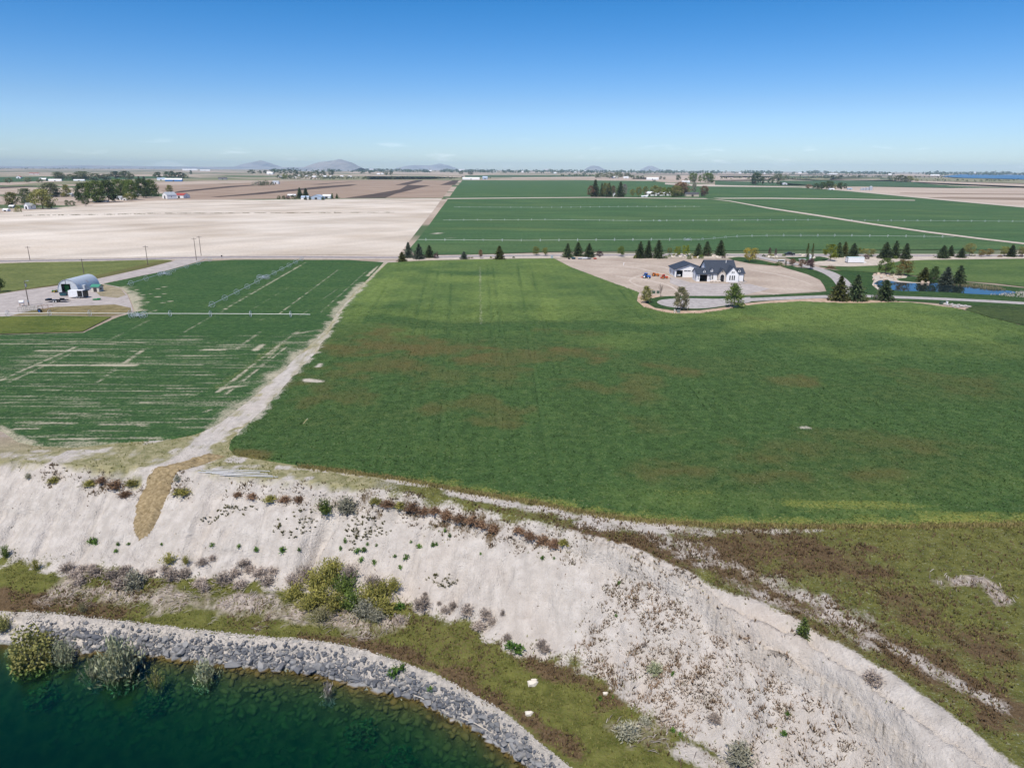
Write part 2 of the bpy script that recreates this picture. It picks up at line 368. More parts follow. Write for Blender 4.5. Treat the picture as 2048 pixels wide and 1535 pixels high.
big = pos_noise(n, l, .05, 5); mid = pos_noise(n, l, .7, 6); fine = pos_noise(n, l, 3.2, 5, rough=.7); grit = pos_noise(n, l, 9, 3, rough=.7)
rillc = pos_noise(n, l, .8, 5, (1.5, .22, .22))
sand = mix(n, l, ramp(n, l, mid, .35, .65), (.45, .412, .372), (.57, .53, .485))
sand = mix(n, l, ramp(n, l, rillc, .50, .68, 0, .6), sand, (.40, .37, .335)); sand = mix(n, l, ramp(n, l, big, .5, .65, 0, .35), sand, (.54, .455, .38))
sand = mix(n, l, ramp(n, l, grit, .62, .75, 0, .35), sand, (.34, .29, .25))
def over(base, at, col, nz, k=.9, sharp=.16):
    f = math_(n, l, 'ADD', attr(n, at), math_(n, l, 'MULTIPLY', math_(n, l, 'SUBTRACT', nz, .5), k))
    return mix(n, l, ramp(n, l, f, .5 - sharp, .5 + sharp), base, col)
g1 = mix(n, l, ramp(n, l, mid, .35, .65), (.080, .092, .020), (.16, .168, .044))
g1 = mix(n, l, ramp(n, l, fine, .45, .7, 0, .6), g1, (.17, .145, .055))
d1 = mix(n, l, ramp(n, l, fine, .3, .7), (.075, .05, .026), (.175, .122, .068))
st = mix(n, l, ramp(n, l, pos_noise(n, l, 2.2, 5, (1, .25, 1, .5)), .35, .65), (.26, .21, .17), (.50, .44, .38))
rk = mix(n, l, ramp(n, l, fine, .35, .65), (.17, .175, .185), (.46, .44, .41))
wt = mix(n, l, ramp(n, l, mid, .35, .65), (.06, .036, .010), (.15, .095, .03))
tn = mix(n, l, ramp(n, l, mid, .35, .65), (.19, .19, .085), (.37, .335, .20))
c = over(sand, 'tan', tn, mid, .7, .3); c = over(c, 'grass', g1, fine, 1.1); c = over(c, 'dry', d1, fine, 1.1, .22)
c = over(c, 'straw', st, mid, .8, .25); trk = pos_noise(n, l, .9, 5, (1, .16, 1, R(50)), .7)
c = over(c, 'soil', sand, math_(n, l, 'ADD', math_(n, l, 'MULTIPLY', trk, .6), math_(n, l, 'MULTIPLY', fine, .4)), 2.2, .22); c = over(c, 'rock', rk, grit, .4, .2); c = over(c, 'wet', wt, fine, .2, .1)
fl = mix(n, l, ramp(n, l, pos_noise(n, l, .004, 5, (1, 2.2, 1)), .4, .6), (.33, .265, .21), (.43, .355, .29))
fl = mix(n, l, ramp(n, l, pos_noise(n, l, .0011, 3, (1, 3, 1)), .52, .56), fl, (.085, .125, .06))
c = mix(n, l, attr(n, 'far'), c, fl)
l.new(c, b.inputs['Base Color']); b.inputs['Roughness'].default_value = .95; b.inputs['Specular IOR Level'].default_value = .1
bump(n, l, b, math_(n, l, 'ADD', math_(n, l, 'ADD', fine, math_(n, l, 'MULTIPLY', mid, .9)), math_(n, l, 'MULTIPLY', rillc, .8)), 1.0, .34)
ground = struct(link('ground', gm, m))

# ------------------------------------------------------------------ the lake under the bluff: a body of green water over its stony bed
m, n, l, b = new_mat('lake_water'); n.remove(b)
tr = n.new('ShaderNodeBsdfTransparent'); gl = n.new('ShaderNodeBsdfGlossy'); gl.inputs['Roughness'].default_value = .06
fr = n.new('ShaderNodeFresnel'); fr.inputs[0].default_value = 1.33
bu = n.new('ShaderNodeBump'); bu.inputs['Strength'].default_value = .6; bu.inputs['Distance'].default_value = .05
l.new(pos_noise(n, l, 1.6, 4, (1, 2.2, 1)), bu.inputs['Height']); l.new(bu.outputs[0], gl.inputs['Normal']); l.new(bu.outputs[0], fr.inputs['Normal'])
ms = n.new('ShaderNodeMixShader'); l.new(fr.outputs[0], ms.inputs[0]); l.new(tr.outputs[0], ms.inputs[1]); l.new(gl.outputs[0], ms.inputs[2])
va = n.new('ShaderNodeVolumeAbsorption'); va.inputs['Color'].default_value = (.60, .865, .81, 1); va.inputs['Density'].default_value = 1.0
vs = n.new('ShaderNodeVolumeScatter'); vs.inputs['Color'].default_value = (.05, .75, .62, 1); vs.inputs['Density'].default_value = .011
ad = n.new('ShaderNodeAddShader'); l.new(va.outputs[0], ad.inputs[0]); l.new(vs.outputs[0], ad.inputs[1])
l.new(ms.outputs[0], n['Material Output'].inputs['Surface']); l.new(ad.outputs[0], n['Material Output'].inputs['Volume'])
struct(MB().box(-700, 700, -700, 112, -22.0, ZW).build('lake', m))
# ------------------------------------------------------------------ fields, roads, yards: sheets on the plain
def sheet(name, poly, step, z, mat_, fn=None, relief=0.0, px=True, kind='structure', near_rim=False):
    """a grid clipped to a plan polygon, its rim snapped to the outline"""
    P = P2(poly) if px else np.asarray(poly, float)
    x0, y0 = P.min(0) - step; x1, y1 = P.max(0) + step
    gx, gy = np.arange(x0, x1, step), np.arange(y0, y1, step)
    XX, YY = np.meshgrid(gx, gy); cx, cy_ = (XX[:-1, :-1] + step / 2), (YY[:-1, :-1] + step / 2)
    keep = inside(cx, cy_, P); nxx = len(gx); ii = np.arange(XX.size).reshape(XX.shape)
    Q = np.stack([ii[:-1, :-1], ii[:-1, 1:], ii[1:, 1:], ii[1:, :-1]], -1)[keep]
    cnt = np.bincount(Q.ravel(), minlength=XX.size); used = np.unique(Q)
    xs, ys = XX.ravel().copy(), YY.ravel().copy()
    rim = np.where((cnt > 0) & (cnt < 4))[0]
    rx, ry = xs[rim], ys[rim]; best = np.full(rx.shape, 1e9); bx, by = rx.copy(), ry.copy()
    for i in range(len(P)):
        ax, ay = P[i]; ex, ey = P[(i + 1) % len(P)] - P[i]; L = ex * ex + ey * ey + 1e-9
        t = np.clip(((rx - ax) * ex + (ry - ay) * ey) / L, 0, 1); qx, qy = ax + t * ex, ay + t * ey
        d = np.hypot(rx - qx, ry - qy); k = d < best; best[k] = d[k]; bx[k] = qx[k]; by[k] = qy[k]
    ok = best < step * 1.6; xs[rim[ok]] = bx[ok]; ys[rim[ok]] = by[ok]
    re = np.full(XX.size, -1); re[used] = np.arange(len(used)); xs, ys = xs[used], ys[used]
    zz = np.full(xs.shape, z)
    at = fn(xs, ys) if fn else {}
    if relief: zz = zz + (fbm(xs * .9, ys * .9, 2, 5) - .5) * relief
    if 'dz' in at: zz = zz + at.pop('dz')
    if near_rim:
        rr_ = re[rim[ok]]; zz[rr_] = hfun(xs[rr_], ys[rr_]) - .04
    me = mesh_np(name, np.stack([xs, ys, zz], -1), re[Q], at, smooth=True)
    o = link(name, me, mat_); o['kind'] = kind; return o
def flat(name, poly, z, mat_, px=True, kind='structure'):
    P = P2(poly) if px else np.asarray(poly, float)
    tri = tessellate_polygon([[Vector((a, b_, 0)) for a, b_ in P]])
    me = bpy.data.meshes.new(name); me.from_pydata([(a, b_, z) for a, b_ in P], [], [tuple(t) for t in tri])
    bm = bmesh.new(); bm.from_mesh(me); bmesh.ops.recalc_face_normals(bm, faces=bm.faces)
    if sum(f.normal.z for f in bm.faces) < 0: bmesh.ops.reverse_faces(bm, faces=bm.faces)
    bm.to_mesh(me); bm.free()
    o = link(name, me, mat_); o['kind'] = kind; return o
def ribbon(pts, wd):
    pts = [np.array(p, float) for p in pts]; Lf, Rt = [], []
    for i, p in enumerate(pts):
        d = pts[min(i + 1, len(pts) - 1)] - pts[max(i - 1, 0)]; d = d / (np.hypot(*d) + 1e-9); nn = np.array([-d[1], d[0]])
        w_ = wd if not hasattr(wd, '__len__') else wd[i]
        Lf.append(p + nn * w_ / 2); Rt.append(p - nn * w_ / 2)
    return Lf + Rt[::-1]
def smooth_line(p, k=6):
    p = np.asarray(p, float); out = []
    for i in range(len(p) - 1):
        a, b_, c_, d_ = p[max(i - 1, 0)], p[i], p[i + 1], p[min(i + 2, len(p) - 1)]
        for t in np.linspace(0, 1, k, endpoint=False):
            out.append(.5 * ((2 * b_) + (-a + c_) * t + (2 * a - 5 * b_ + 4 * c_ - d_) * t * t + (-a + 3 * b_ - 3 * c_ + d_) * t ** 3))
    out.append(p[-1]); return np.array(out)
def pstroke(xs, ys, pts, rad, soft=.7, wob=.9, px=True):
    d = dist_poly(xs, ys, P2(pts) if px else pts); w_ = fbm(xs * .25, ys * .25, 3, 41) - .5
    return 1 - ss(rad * (1 - soft), rad * (1 + soft), d + w_ * rad * wob * 1.5)

def crop_mat(name, dark, light, rowdir=None, row=0.0, bare=(.55, .49, .42), brown=(.092, .080, .028), yel=(.26, .25, .055), mot=.08, rowamp=.18):
    m, n, l, b = new_mat(name)
    a1 = pos_noise(n, l, mot, 5, (1, 1.4, 1)); a2 = pos_noise(n, l, .55, 6, rough=.65); a3 = pos_noise(n, l, 2.6, 4, rough=.75)
    mid_ = tuple(.6 * d_ + .4 * q for d_, q in zip(dark, light))
    c = mix(n, l, ramp(n, l, math_(n, l, 'ADD', attr(n, 'lite'), math_(n, l, 'MULTIPLY', math_(n, l, 'SUBTRACT', a1, .5), 1.5)), .2, .95), dark, light)
    c = mix(n, l, ramp(n, l, a2, .38, .66, .55, 1.5), (0, 0, 0), c) if False else mix(n, l, 1.0, c, ramp(n, l, a2, .34, .68, .72, 1.28), 'MULTIPLY')
    c = mix(n, l, 1.0, c, ramp(n, l, a3, .3, .7, .74, 1.27), 'MULTIPLY')
    def ov(base, at, col, nz, k, sh):
        f = math_(n, l, 'ADD', attr(n, at), math_(n, l, 'MULTIPLY', math_(n, l, 'SUBTRACT', nz, .5), k)); return mix(n, l, ramp(n, l, f, .5 - sh, .5 + sh), base, col)
    br = mix(n, l, ramp(n, l, a3, .35, .7), brown, tuple(1.5 * q for q in brown))
    c = ov(c, 'brown', br, math_(n, l, 'ADD', math_(n, l, 'MULTIPLY', a2, .6), math_(n, l, 'MULTIPLY', a3, .4)), 1.9, .5)
    c = ov(c, 'yel', mix(n, l, ramp(n, l, a3, .35, .65), light, yel), a3, 1.1, .3)
    if rowdir is not None:
        g = n.new('ShaderNodeNewGeometry'); mpn = n.new('ShaderNodeMapping'); mpn.inputs['Rotation'].default_value = (0, 0, rowdir)
        l.new(g.outputs['Position'], mpn.inputs[0]); wv = n.new('ShaderNodeTexNoise'); wv.inputs['Scale'].default_value = 1.0; wv.inputs['Detail'].default_value = 3
        mp2 = n.new('ShaderNodeMapping'); mp2.inputs['Scale'].default_value = (.015, row, 1); l.new(mpn.outputs[0], mp2.inputs[0]); l.new(mp2.outputs[0], wv.inputs['Vector'])
        c = mix(n, l, 1.0, c, ramp(n, l, wv.outputs[0], .3, .7, 1 - rowamp, 1 + rowamp), 'MULTIPLY')
    c = ov(c, 'bare', mix(n, l, a2, tuple(.8 * q for q in bare), tuple(1.15 * q for q in bare)), a3, 1.8, .32)
    l.new(c, b.inputs['Base Color']); b.inputs['Roughness'].default_value = .9; b.inputs['Specular IOR Level'].default_value = .12
    bump(n, l, b, math_(n, l, 'ADD', a3, math_(n, l, 'MULTIPLY', a2, .8)), 1.0, .3)
    return m

# --- the wide wheat field in front of the house
wheat = [(774,526),(747,552),(714,585),(686,615),(676,634),(662,657),(644,684),(632,705),(600,734),(565,775),(528,817),(482,858),(461,879),(457,896),(468,910),
         (520,919),(600,931),(700,943),(800,956),(870,970),(1000,994),(1100,1010),(1200,1029),(1300,1042),(1400,1049),(1500,1050),(1600,1051),(1750,1053),(1900,1050),(2048,1047),(2300,1042),
         (2600,900),(2350,720),(2150,672),(2048,652),(1986,637),(1936,622),(1911,617),(1861,610),(1823,605.5),(1786,605),(1723,607),(1661,606),(1598,602.5),(1561,606),(1536,606.5),(1486,612),(1449,620),
         (1399,627),(1349,628),(1319,622.5),(1289,614),(1275,602),(1276,592),(1279,585),(1259,577),(1224,565),(1184,550),(1144,535),(1109,517.5),(1000,518.5),(900,520.5),(850,522)]
def wheat_fn(xs, ys):
    a = {}
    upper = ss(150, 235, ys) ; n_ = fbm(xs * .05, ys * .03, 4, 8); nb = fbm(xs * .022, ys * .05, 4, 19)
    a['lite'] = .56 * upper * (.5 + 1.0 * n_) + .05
    for pts, r_, k in [([(1500,640),(1700,640),(1900,660)], 12, .35), ([(1700,700),(1950,690)], 12, .25), ([(1300,560 + 90),(1250,690)], 8, .2), ([(1096,600),(1096,640)], 2.5, .5),
                       ([(960,560),(1000,640)], 9, .25), ([(780,560),(700,640)], 6, .3)]:
        a['lite'] = a['lite'] + pstroke(xs, ys, pts, r_) * k
    for pts, r_, k in [([(760,640),(900,655),(1200,650),(1300,660)], 5, .5), ([(860,545),(960,548)], 5, .4)]: a['lite'] = a['lite'] - pstroke(xs, ys, pts, r_) * k
    br = np.zeros(xs.shape)
    for pts, r_, k in [([(690,700),(800,690),(900,700)], 7, .62), ([(760,660),(780,680)], 4, .6), ([(660,760),(720,740),(800,730)], 6, .55), ([(660,800),(700,790)], 4, .45), ([(940,725),(1050,715),(1180,710)], 5.5, .62),
                       ([(880,820),(960,810),(1020,830)], 3.5, .5), ([(960,840),(1010,850)], 2.5, .45), ([(1140,770),(1200,780)], 3, .4), ([(1280,760),(1290,800)], 3, .42), ([(1560,765),(1600,765)], 3, .5), ([(1320,735),(1360,745)], 3, .45),
                       ([(1800,745),(1900,770),(1980,760)], 5, .36), ([(1280,850),(1300,860)], 3, .35), ([(1530,900),(1700,880),(1900,890)], 4, .34), ([(1280,945),(1400,945)], 2.2, .5), ([(1480,960),(1600,950)], 2.2, .45), ([(1700,955),(1800,950)], 2, .4),
                       ([(880,755),(1000,750)], 6, .35), ([(1080,660),(1180,670)], 3, .4), ([(1480,640),(1520,640)], 3, .3), ([(470,908),(520,915)], 1.2, .7)]:
        br = np.maximum(br, pstroke(xs, ys, pts, r_, .9, 2.2) * k)
    a['brown'] = br * (.45 + 1.1 * fbm(xs * .12, ys * .12, 3, 30)) + .12 * ss(.5, .7, nb) * (ys < 210)
    edge = dist_poly(xs, ys, P2([(600,931),(700,943),(800,956),(870,970),(1000,994),(1100,1010),(1200,1029),(1300,1042),(1400,1049),(1600,1051),(1900,1050),(2300,1042)]))
    fe = fbm(xs * .5, ys * .5, 3, 44) - .5
    a['yel'] = (1 - ss(.2, 3.4, edge + fe * 3.4)) * .62 * ss(-25, -8, xs)
    yb_ = fbm(xs * .045, ys * .25, 4, 47); yc_ = fbm(xs * .3, ys * .5, 3, 48)
    a['yel'] = a['yel'] * (.45 + .9 * yc_) + .66 * ss(.42, .62, yb_ + .12 * (yc_ - .5)) * .8 * np.exp(-((edge - 6 + (fbm(xs * .07, ys * .07, 3, 49) - .5) * 11) / 4.5) ** 2) * ss(0, 25, xs)
    a['lite'] = a['lite'] + .35 * np.exp(-((edge - 7) / 7) ** 2) * ss(5, 30, xs)
    a['bare'] = np.maximum.reduce([pstroke(xs, ys, [(615,762),(640,765)], 1.1, .6) * .75, pstroke(xs, ys, [(637,735),(641,730)], .7) * .8, pstroke(xs, ys, [(960,535),(961,600),(962,650)], .35, .6) * .3 * (.4 + n_), pstroke(xs, ys, [(1605,858),(1614,858)], .6) * .7])
    le = dist_poly(xs, ys, P2([(747,552),(714,585),(686,615),(676,634),(662,657),(644,684),(632,705),(600,734),(565,775),(528,817),(482,858),(461,879)])); a['bare'] = np.maximum(a['bare'], .62 * (1 - ss(-.2, 1.8, le + (fbm(xs * .5, ys * .5, 3, 33) - .5) * 3.6)))
    # tramlines
    tl = np.zeros(xs.shape)
    for x0, x1 in ((975,1005), (985,1040), (880,800), (860,760), (905,880), (1035,1100), (1060,1160), (800,560), (1200,1500), (1215,1540), (1330,1800), (1345,1840)):
        tl = np.maximum(tl, (1 - ss(.2, .55, dist_poly(xs, ys, P2([(x0, 528), (x1, 930)])))) * (.35 + .65 * (fbm(xs * .1, ys * .05, 2, int(x0)) > .5)))
    a['lite'] = a['lite'] - tl * .3; a['tl'] = tl; a['dz'] = -tl * .25 - .1 * (1 - ss(0, .8, edge)) + 0 * xs + (fbm(xs * .5, ys * .5, 3, 71) - .5) * .16
    return a
m_wheat = crop_mat('wheat_crop', (.051, .102, .029), (.126, .184, .047), mot=.045, rowdir=R(88), row=.55, rowamp=.07)
WF = sheet('wheat_field', wheat, .6, .32, m_wheat, wheat_fn, near_rim=True)

# --- the striped field left of the dirt track
lf = [(-330,880),(-60,868),(0,862),(34,884),(68,891),(137,895),(239,885),(342,878),(393,868),(440,846),(500,800),(556,752),(600,708),(636,676),(661,648),(673,628),(696,600),(728,566),(752,542),(768,524.5),
      (700,520),(560,519.5),(470,519.5),(400,523),(330,542),(240,560.5),(206,567.5),(240,574),(256,590),(264,610),(268,624),(235,634),(225,638),(166,665),(0,669),(-330,676)]
def lf_fn(xs, ys):
    a = {}; n_ = fbm(xs * .1, ys * .1, 3, 8)
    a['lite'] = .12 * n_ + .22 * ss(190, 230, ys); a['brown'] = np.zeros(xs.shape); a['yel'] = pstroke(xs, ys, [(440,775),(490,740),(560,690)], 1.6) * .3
    ba = np.zeros(xs.shape); brk = fbm(xs * .16, ys * .9, 3, 61)
    def st(pts, r_, k=1.0, th=.42): 
        nonlocal ba; ba = np.maximum(ba, pstroke(xs, ys, pts, r_, .8, .5) * k * ss(th - .12, th + .12, brk))
    # drill gaps across the field
    for y_, x0, x1, r_, k in [(684,0,180,.22,.95),(688,0,230,.2,1),(686,200,360,.5,.8),(702,75,270,.7,.75),(700,330,450,.7,.8),(715,0,300,.15,.6),(712,330,420,.35,.8),(731,0,60,.3,.6),(731,80,270,.75,1.0),(730,270,460,.18,.9),
                              (745,60,130,.3,.5),(751,390,430,.3,.9),(752,60,250,.15,.5),(777,330,425,.22,.85),(781,0,120,.3,.6),(783,230,410,.2,.7),(792,0,160,.18,.7),(800,0,250,.1,.5),(806,0,390,.16,.7),(812,150,350,.1,.5),(828,0,310,.16,.75),
                              (836,0,290,.22,.85),(847,30,150,.5,.7),(850,200,290,.6,.6),(858,30,75,.4,.9),(853,230,300,.2,.7),(879,100,200,.22,.8),(876,260,320,.18,.7),(790,330,390,.4,.6)]:
        st([(x0, y_), (x1, y_)], r_, k, .4)
    # long drill lines running to the road
    for p, q, r_, k in [((444,622),(612,525),.28,1),((430,632),(455,618),.2,.6),((455,612),(600,530),.12,.5),((553,632),(676,540),.22,.85),((520,640),(540,636),.3,.6),((640,626),(735,541),.18,.7),((600,632),(700,560),.12,.5),((490,628),(585,570),.12,.45),
                        ((368,665),(425,632),.3,.7),((285,630),(312,621),.4,.8),((300,640),(210,685),.4,.4),((390,665),(520,640),.1,.3),
                        ((0,762),(150,695),.35,.85),((20,764),(165,697),.3,.7),((212,752),(290,698),.5,.9),((190,768),(222,748),.3,.7),((435,785),(560,690),.3,.95),((450,790),(572,695),.3,.8),((470,700),(520,665),.4,.6),((372,840),(425,818),.3,.8),((520,735),(560,690),.3,.7),((545,700),(600,660),.4,.5)]:
        st([p, q], r_ * 1.15, k * .92, .42)
    # thin patches beside the track
    for pts, r_, k in [([(600,708),(565,750)], 2.6, .75), ([(560,745),(520,790)], 2.4, .62), ([(500,800),(450,835)], 1.9, .6), ([(448,776),(490,772)], .9, .8), ([(490,820),(420,855)], 1.2, .6), ([(720,570),(690,605)], 1.6, .85), ([(690,600),(665,628)], 1.2, .7), ([(755,533),(735,552)], .6, .9), ([(512,700),(525,690)], .7, .9), ([(590,668),(640,660)], .8, .5)]:
        ba = np.maximum(ba, pstroke(xs, ys, pts, r_, .8, 1.2) * k * (.55 + .8 * fbm(xs * .35, ys * .12, 3, 63)))
    re_ = dist_poly(xs, ys, P2([(440,846),(500,800),(556,752),(600,708),(636,676),(661,648),(673,628),(696,600),(728,566)])); ba = np.maximum(ba, .68 * (1 - ss(0, 2.6, re_ + (fbm(xs * .4, ys * .4, 3, 34) - .5) * 4.6)))
    for (x_, y_) in [(316,578),(328,574),(315,594),(327,588),(293,605),(325,606),(339,603),(300,588),(278,604),(285,590),(272,580),(268,598)]:
        ba = np.maximum(ba, pstroke(xs, ys, [(x_, y_), (x_ + 2, y_)], .7, .8, 1) * .85)
    ba = np.maximum(ba, pstroke(xs, ys, [(240,576),(258,592),(266,612),(270,622)], 2.4, .9, 1.8) * .75)
    ba = np.maximum(ba, pstroke(xs, ys, [(0,866),(60,892),(140,898),(240,890)], 1.4, .9, 1.4) * .62)
    ba = np.maximum(ba, pstroke(xs, ys, [(0,853),(30,872),(70,886)], .4, .8) * .7)
    a['bare'] = np.maximum(ba * (.55 + .9 * fbm(xs * .9, ys * 1.6, 3, 66)), .46 * ss(.56, .80, fbm(xs * .07, ys * 2.0, 3, 5)) * (ys < 190) + .12 * fbm(xs * 1.2, ys * 3, 2, 5) * (ys < 185)); a['dz'] = (fbm(xs * .5, ys * .5, 3, 71) - .5) * .08 - .05 * ba
    return a
m_left = crop_mat('barley_crop', (.038, .090, .027), (.07, .122, .038), mot=.06, rowdir=0.0, row=1.3, bare=(.42, .385, .285))
sheet('barley_field', lf, .5, .14, m_left, lf_fn, near_rim=True)
zero = lambda lite=0.0, yel=0.0, brown=0.0, k=.04: (lambda xs, ys: {'lite': lite + .5 * (fbm(xs * k, ys * k, 4, 3) - .4), 'yel': yel * fbm(xs * .1, ys * .2, 3, 5), 'brown': brown * fbm(xs * .06, ys * .06, 4, 6), 'bare': 0 * xs})
m_alf = crop_mat('alfalfa_crop', (.070, .110, .020), (.155, .185, .035), mot=.07)
sheet('alfalfa_field', [(-330,636),(0,634),(100,632),(224,634),(165,664),(0,668.5),(-330,675)], .8, .2, m_alf, lambda xs, ys: {'lite': .4 + 0 * xs, 'yel': .3 * fbm(xs * .1, ys * .3, 3, 2), 'brown': .35 * fbm(xs * .1, ys * .1, 3, 9), 'bare': 0 * xs})
m_past = crop_mat('pasture_grass', (.105, .132, .040), (.185, .205, .068), mot=.06)
sheet('pasture', [(-330,533),(0,527.5),(60,525),(200,522.5),(310,519.5),(338,520),(345,522),(290,536),(200,556),(120,570),(45,580),(0,587),(-330,640)], 1.0, .12, m_past,
      lambda xs, ys: {'lite': .45 + 0 * xs, 'yel': 0 * xs, 'brown': pstroke(xs, ys, [(60,580),(200,553),(330,522)], 3) * .7, 'bare': 0 * xs})
m_mow = crop_mat('hay_crop', (.035, .062, .018), (.075, .105, .03), rowdir=R(20), row=.5, mot=.05)
sheet('hay_field', [(1938,622),(1986,637),(2048,651),(2150,671),(2350,719),(2600,720),(2600,640),(2300,630),(2048,614),(1990,611),(1945,613),(1930,619)], 1.2, .22, m_mow, zero(.3, .2))
sheet('meadow', [(1637,532.5),(1700,534),(1760,531.5),(1800,523),(1850,520.5),(2048,518),(2600,516),(2600,575),(2300,573),(2048,574),(1990,567),(1930,563),(1830,552),(1780,546),(1740,545),(1690,542),(1660,537),(1637,533)], 1.5, .2,
      crop_mat('meadow_grass', (.04, .092, .026), (.115, .175, .05), mot=.05), zero(.5, 0, .15))
# --- the large irrigated field beyond the road
m_big = crop_mat('irrigated_crop', (.050, .108, .040), (.105, .158, .055), rowdir=R(-4), row=.09, mot=.012)
def big_fn(xs, ys):
    z_ = fbm(xs * .004, ys * .03, 4, 3)
    a = {'lite': .15 + .55 * (z_ - .35), 'yel': 0 * xs, 'brown': 0 * xs, 'bare': 0 * xs}
    a['lite'] = a['lite'] + pstroke(xs, ys, [(950,457),(1200,462),(1700,462)], 12, .9) * .4
    a['bare'] = np.maximum(pstroke(xs, ys, [(895,476),(902,476)], 2) * .9, pstroke(xs, ys, [(870,468),(875,466)], 1.5) * .8)
    return a
sheet('irrigated_field', [(819,498),(835,480),(860,448),(880,420),(898,396),(912,376),(925,360.5),(1000,360.5),(1300,362),(1420,372),(1600,373),(1640,376),(1800,391),(2048,415.5),(2500,452),(2900,480),(2900,505),
      (2500,504),(2048,500),(1700,500),(1500,502),(1300,503),(1100,504.5),(950,509.5),(830,510.5)], 6, .3, m_big, big_fn)
# --- ploughed and bare ground
def dirt(name, a, b_, scale=.02, stretch=(1, 3, 1, .5), bm=.15, rows=None):
    m, n, l, b = new_mat(name)
    f1 = pos_noise(n, l, scale, 6, stretch); f2 = pos_noise(n, l, .8, 5); 
    c = mix(n, l, ramp(n, l, f1, .35, .65), a, b_); c = mix(n, l, 1.0, c, ramp(n, l, f2, .3, .7, .86, 1.14), 'MULTIPLY')
    if rows:
        g = n.new('ShaderNodeNewGeometry'); mpn = n.new('ShaderNodeMapping'); mpn.inputs['Rotation'].default_value = (0, 0, rows[0]); l.new(g.outputs['Position'], mpn.inputs[0])
        mp2 = n.new('ShaderNodeMapping'); mp2.inputs['Scale'].default_value = (.004, rows[1], 1); l.new(mpn.outputs[0], mp2.inputs[0])
        t = n.new('ShaderNodeTexNoise'); t.inputs['Detail'].default_value = 4; t.inputs['Scale'].default_value = 1; l.new(mp2.outputs[0], t.inputs['Vector'])
        c = mix(n, l, 1.0, c, ramp(n, l, t.outputs[0], .3, .7, .85, 1.13), 'MULTIPLY')
    l.new(c, b.inputs['Base Color']); b.inputs['Roughness'].default_value = .95; b.inputs['Specular IOR Level'].default_value = .1
    bump(n, l, b, f2, .6, bm); return m
m_tan = dirt('dry_tilled_soil', (.42, .36, .292), (.59, .535, .465), .011, (1, 1.3, 1, .5), rows=(R(-52), .03))
flat('tilled_field', [(-400,534),(0,518),(200,515.5),(350,512.5),(520,510),(700,509.5),(797,510.5),(822,478),(850,442),(872,414),(884,397),(760,397),(520,400),(400,400),(320,401.5),(230,406),(150,412),(60,420),(0,426),(-400,470)], .06, m_tan)
m_brown = dirt('fallow_soil', (.235, .17, .125), (.34, .265, .205), .01, (1, 4, 1, .1))
flat('fallow_field', [(885,396),(905,370),(915,362),(860,360),(640,360),(420,368),(300,372),(330,385),(325,398),(520,398),(760,396)], .05, m_brown)
m_dark = dirt('ploughed_soil', (.055, .04, .033), (.105, .08, .066), .02)
for pts in ([(440,394),(520,389),(600,381),(700,372),(715,369),(700,369),(640,373),(540,383),(480,389),(420,394)], [(690,396),(740,389),(800,379),(815,370),(860,371),(830,378),(790,388),(770,396)], [(330,388),(450,376),(520,370),(540,368),(460,372),(360,382)],
            [(620,369),(680,365),(720,362),(700,364),(640,369)], [(790,370),(830,361),(850,358),(842,363),(815,370)], [(880,370),(905,361),(918,361),(910,370)], [(0,377),(60,374),(75,372),(0,374)]):
    flat('ploughed_strip', pts, .11, m_dark)
m_path = dirt('pale_gravel', (.38, .33, .275), (.49, .435, .37), .3, (1, 1, 1))
m_grav = dirt('grey_gravel', (.315, .285, .27), (.40, .365, .345), .25, (1, 1, 1), .08)
m_lot = dirt('bare_lot_soil', (.32, .262, .213), (.42, .355, .295), .05, (1, 1.2, 1, .3), .1)
m_asph = dirt('worn_asphalt', (.225, .20, .205), (.285, .26, .262), .3, (1, 1, 1), .03)
m_conc = dirt('pale_concrete', (.30, .282, .272), (.365, .345, .335), .4, (1, 1, 1), .02)
m_bark = dirt('bark_mulch', (.33, .235, .165), (.47, .355, .27), .5, (1, 1, 1), .1)
m_lawn = crop_mat('lawn_grass', (.022, .060, .016), (.05, .095, .024), mot=.15)
# county road
rd = smooth_line(P2([(-500,532),(0,522.3),(250,518.5),(420,514.5),(600,514),(800,514.8),(1024,511.5),(1300,510),(1536,510.5),(1800,511),(2048,511.5),(2600,513)]), 5)
flat('road', ribbon(rd, 7.2), .05, m_asph, px=False)
flat('road_verge', ribbon(rd, 15), .03, m_path, px=False)
for k_ in (-1, 1):
    off = [p for p in ribbon(rd, 6.4)]; half = len(off) // 2
    edge = off[:half] if k_ < 0 else off[half:][::-1]
    flat('edge_line', ribbon(edge, .13), .054, mat('line_paint', (.7, .7, .68), .6), px=False).parent = bpy.data.objects['road']
# farmyard at the left
flat('farm_yard', [(-330,645),(0,588),(45,581),(120,571),(200,557),(290,537),(345,523),(352,519),(410,517),(398,522.5),(330,542),(240,560),(205,567),(238,574),(255,590),(263,610),(266,622),(225,631),(100,631),(0,633.5),(-330,640)], .05, m_grav)
sheet('weedy_verge', [(100,630),(225,631.5),(262,624),(262,616),(230,609),(160,612),(110,614),(60,622),(20,632)], .8, .09, crop_mat('weeds', (.15, .13, .055), (.30, .24, .13), mot=.2), zero(.5))
sheet('weedy_verge', [(205,568),(240,576),(252,590),(235,596),(200,592),(190,582),(196,572)], .8, .09, crop_mat('weeds2', (.19, .165, .085), (.36, .31, .22), mot=.2), zero(.6))
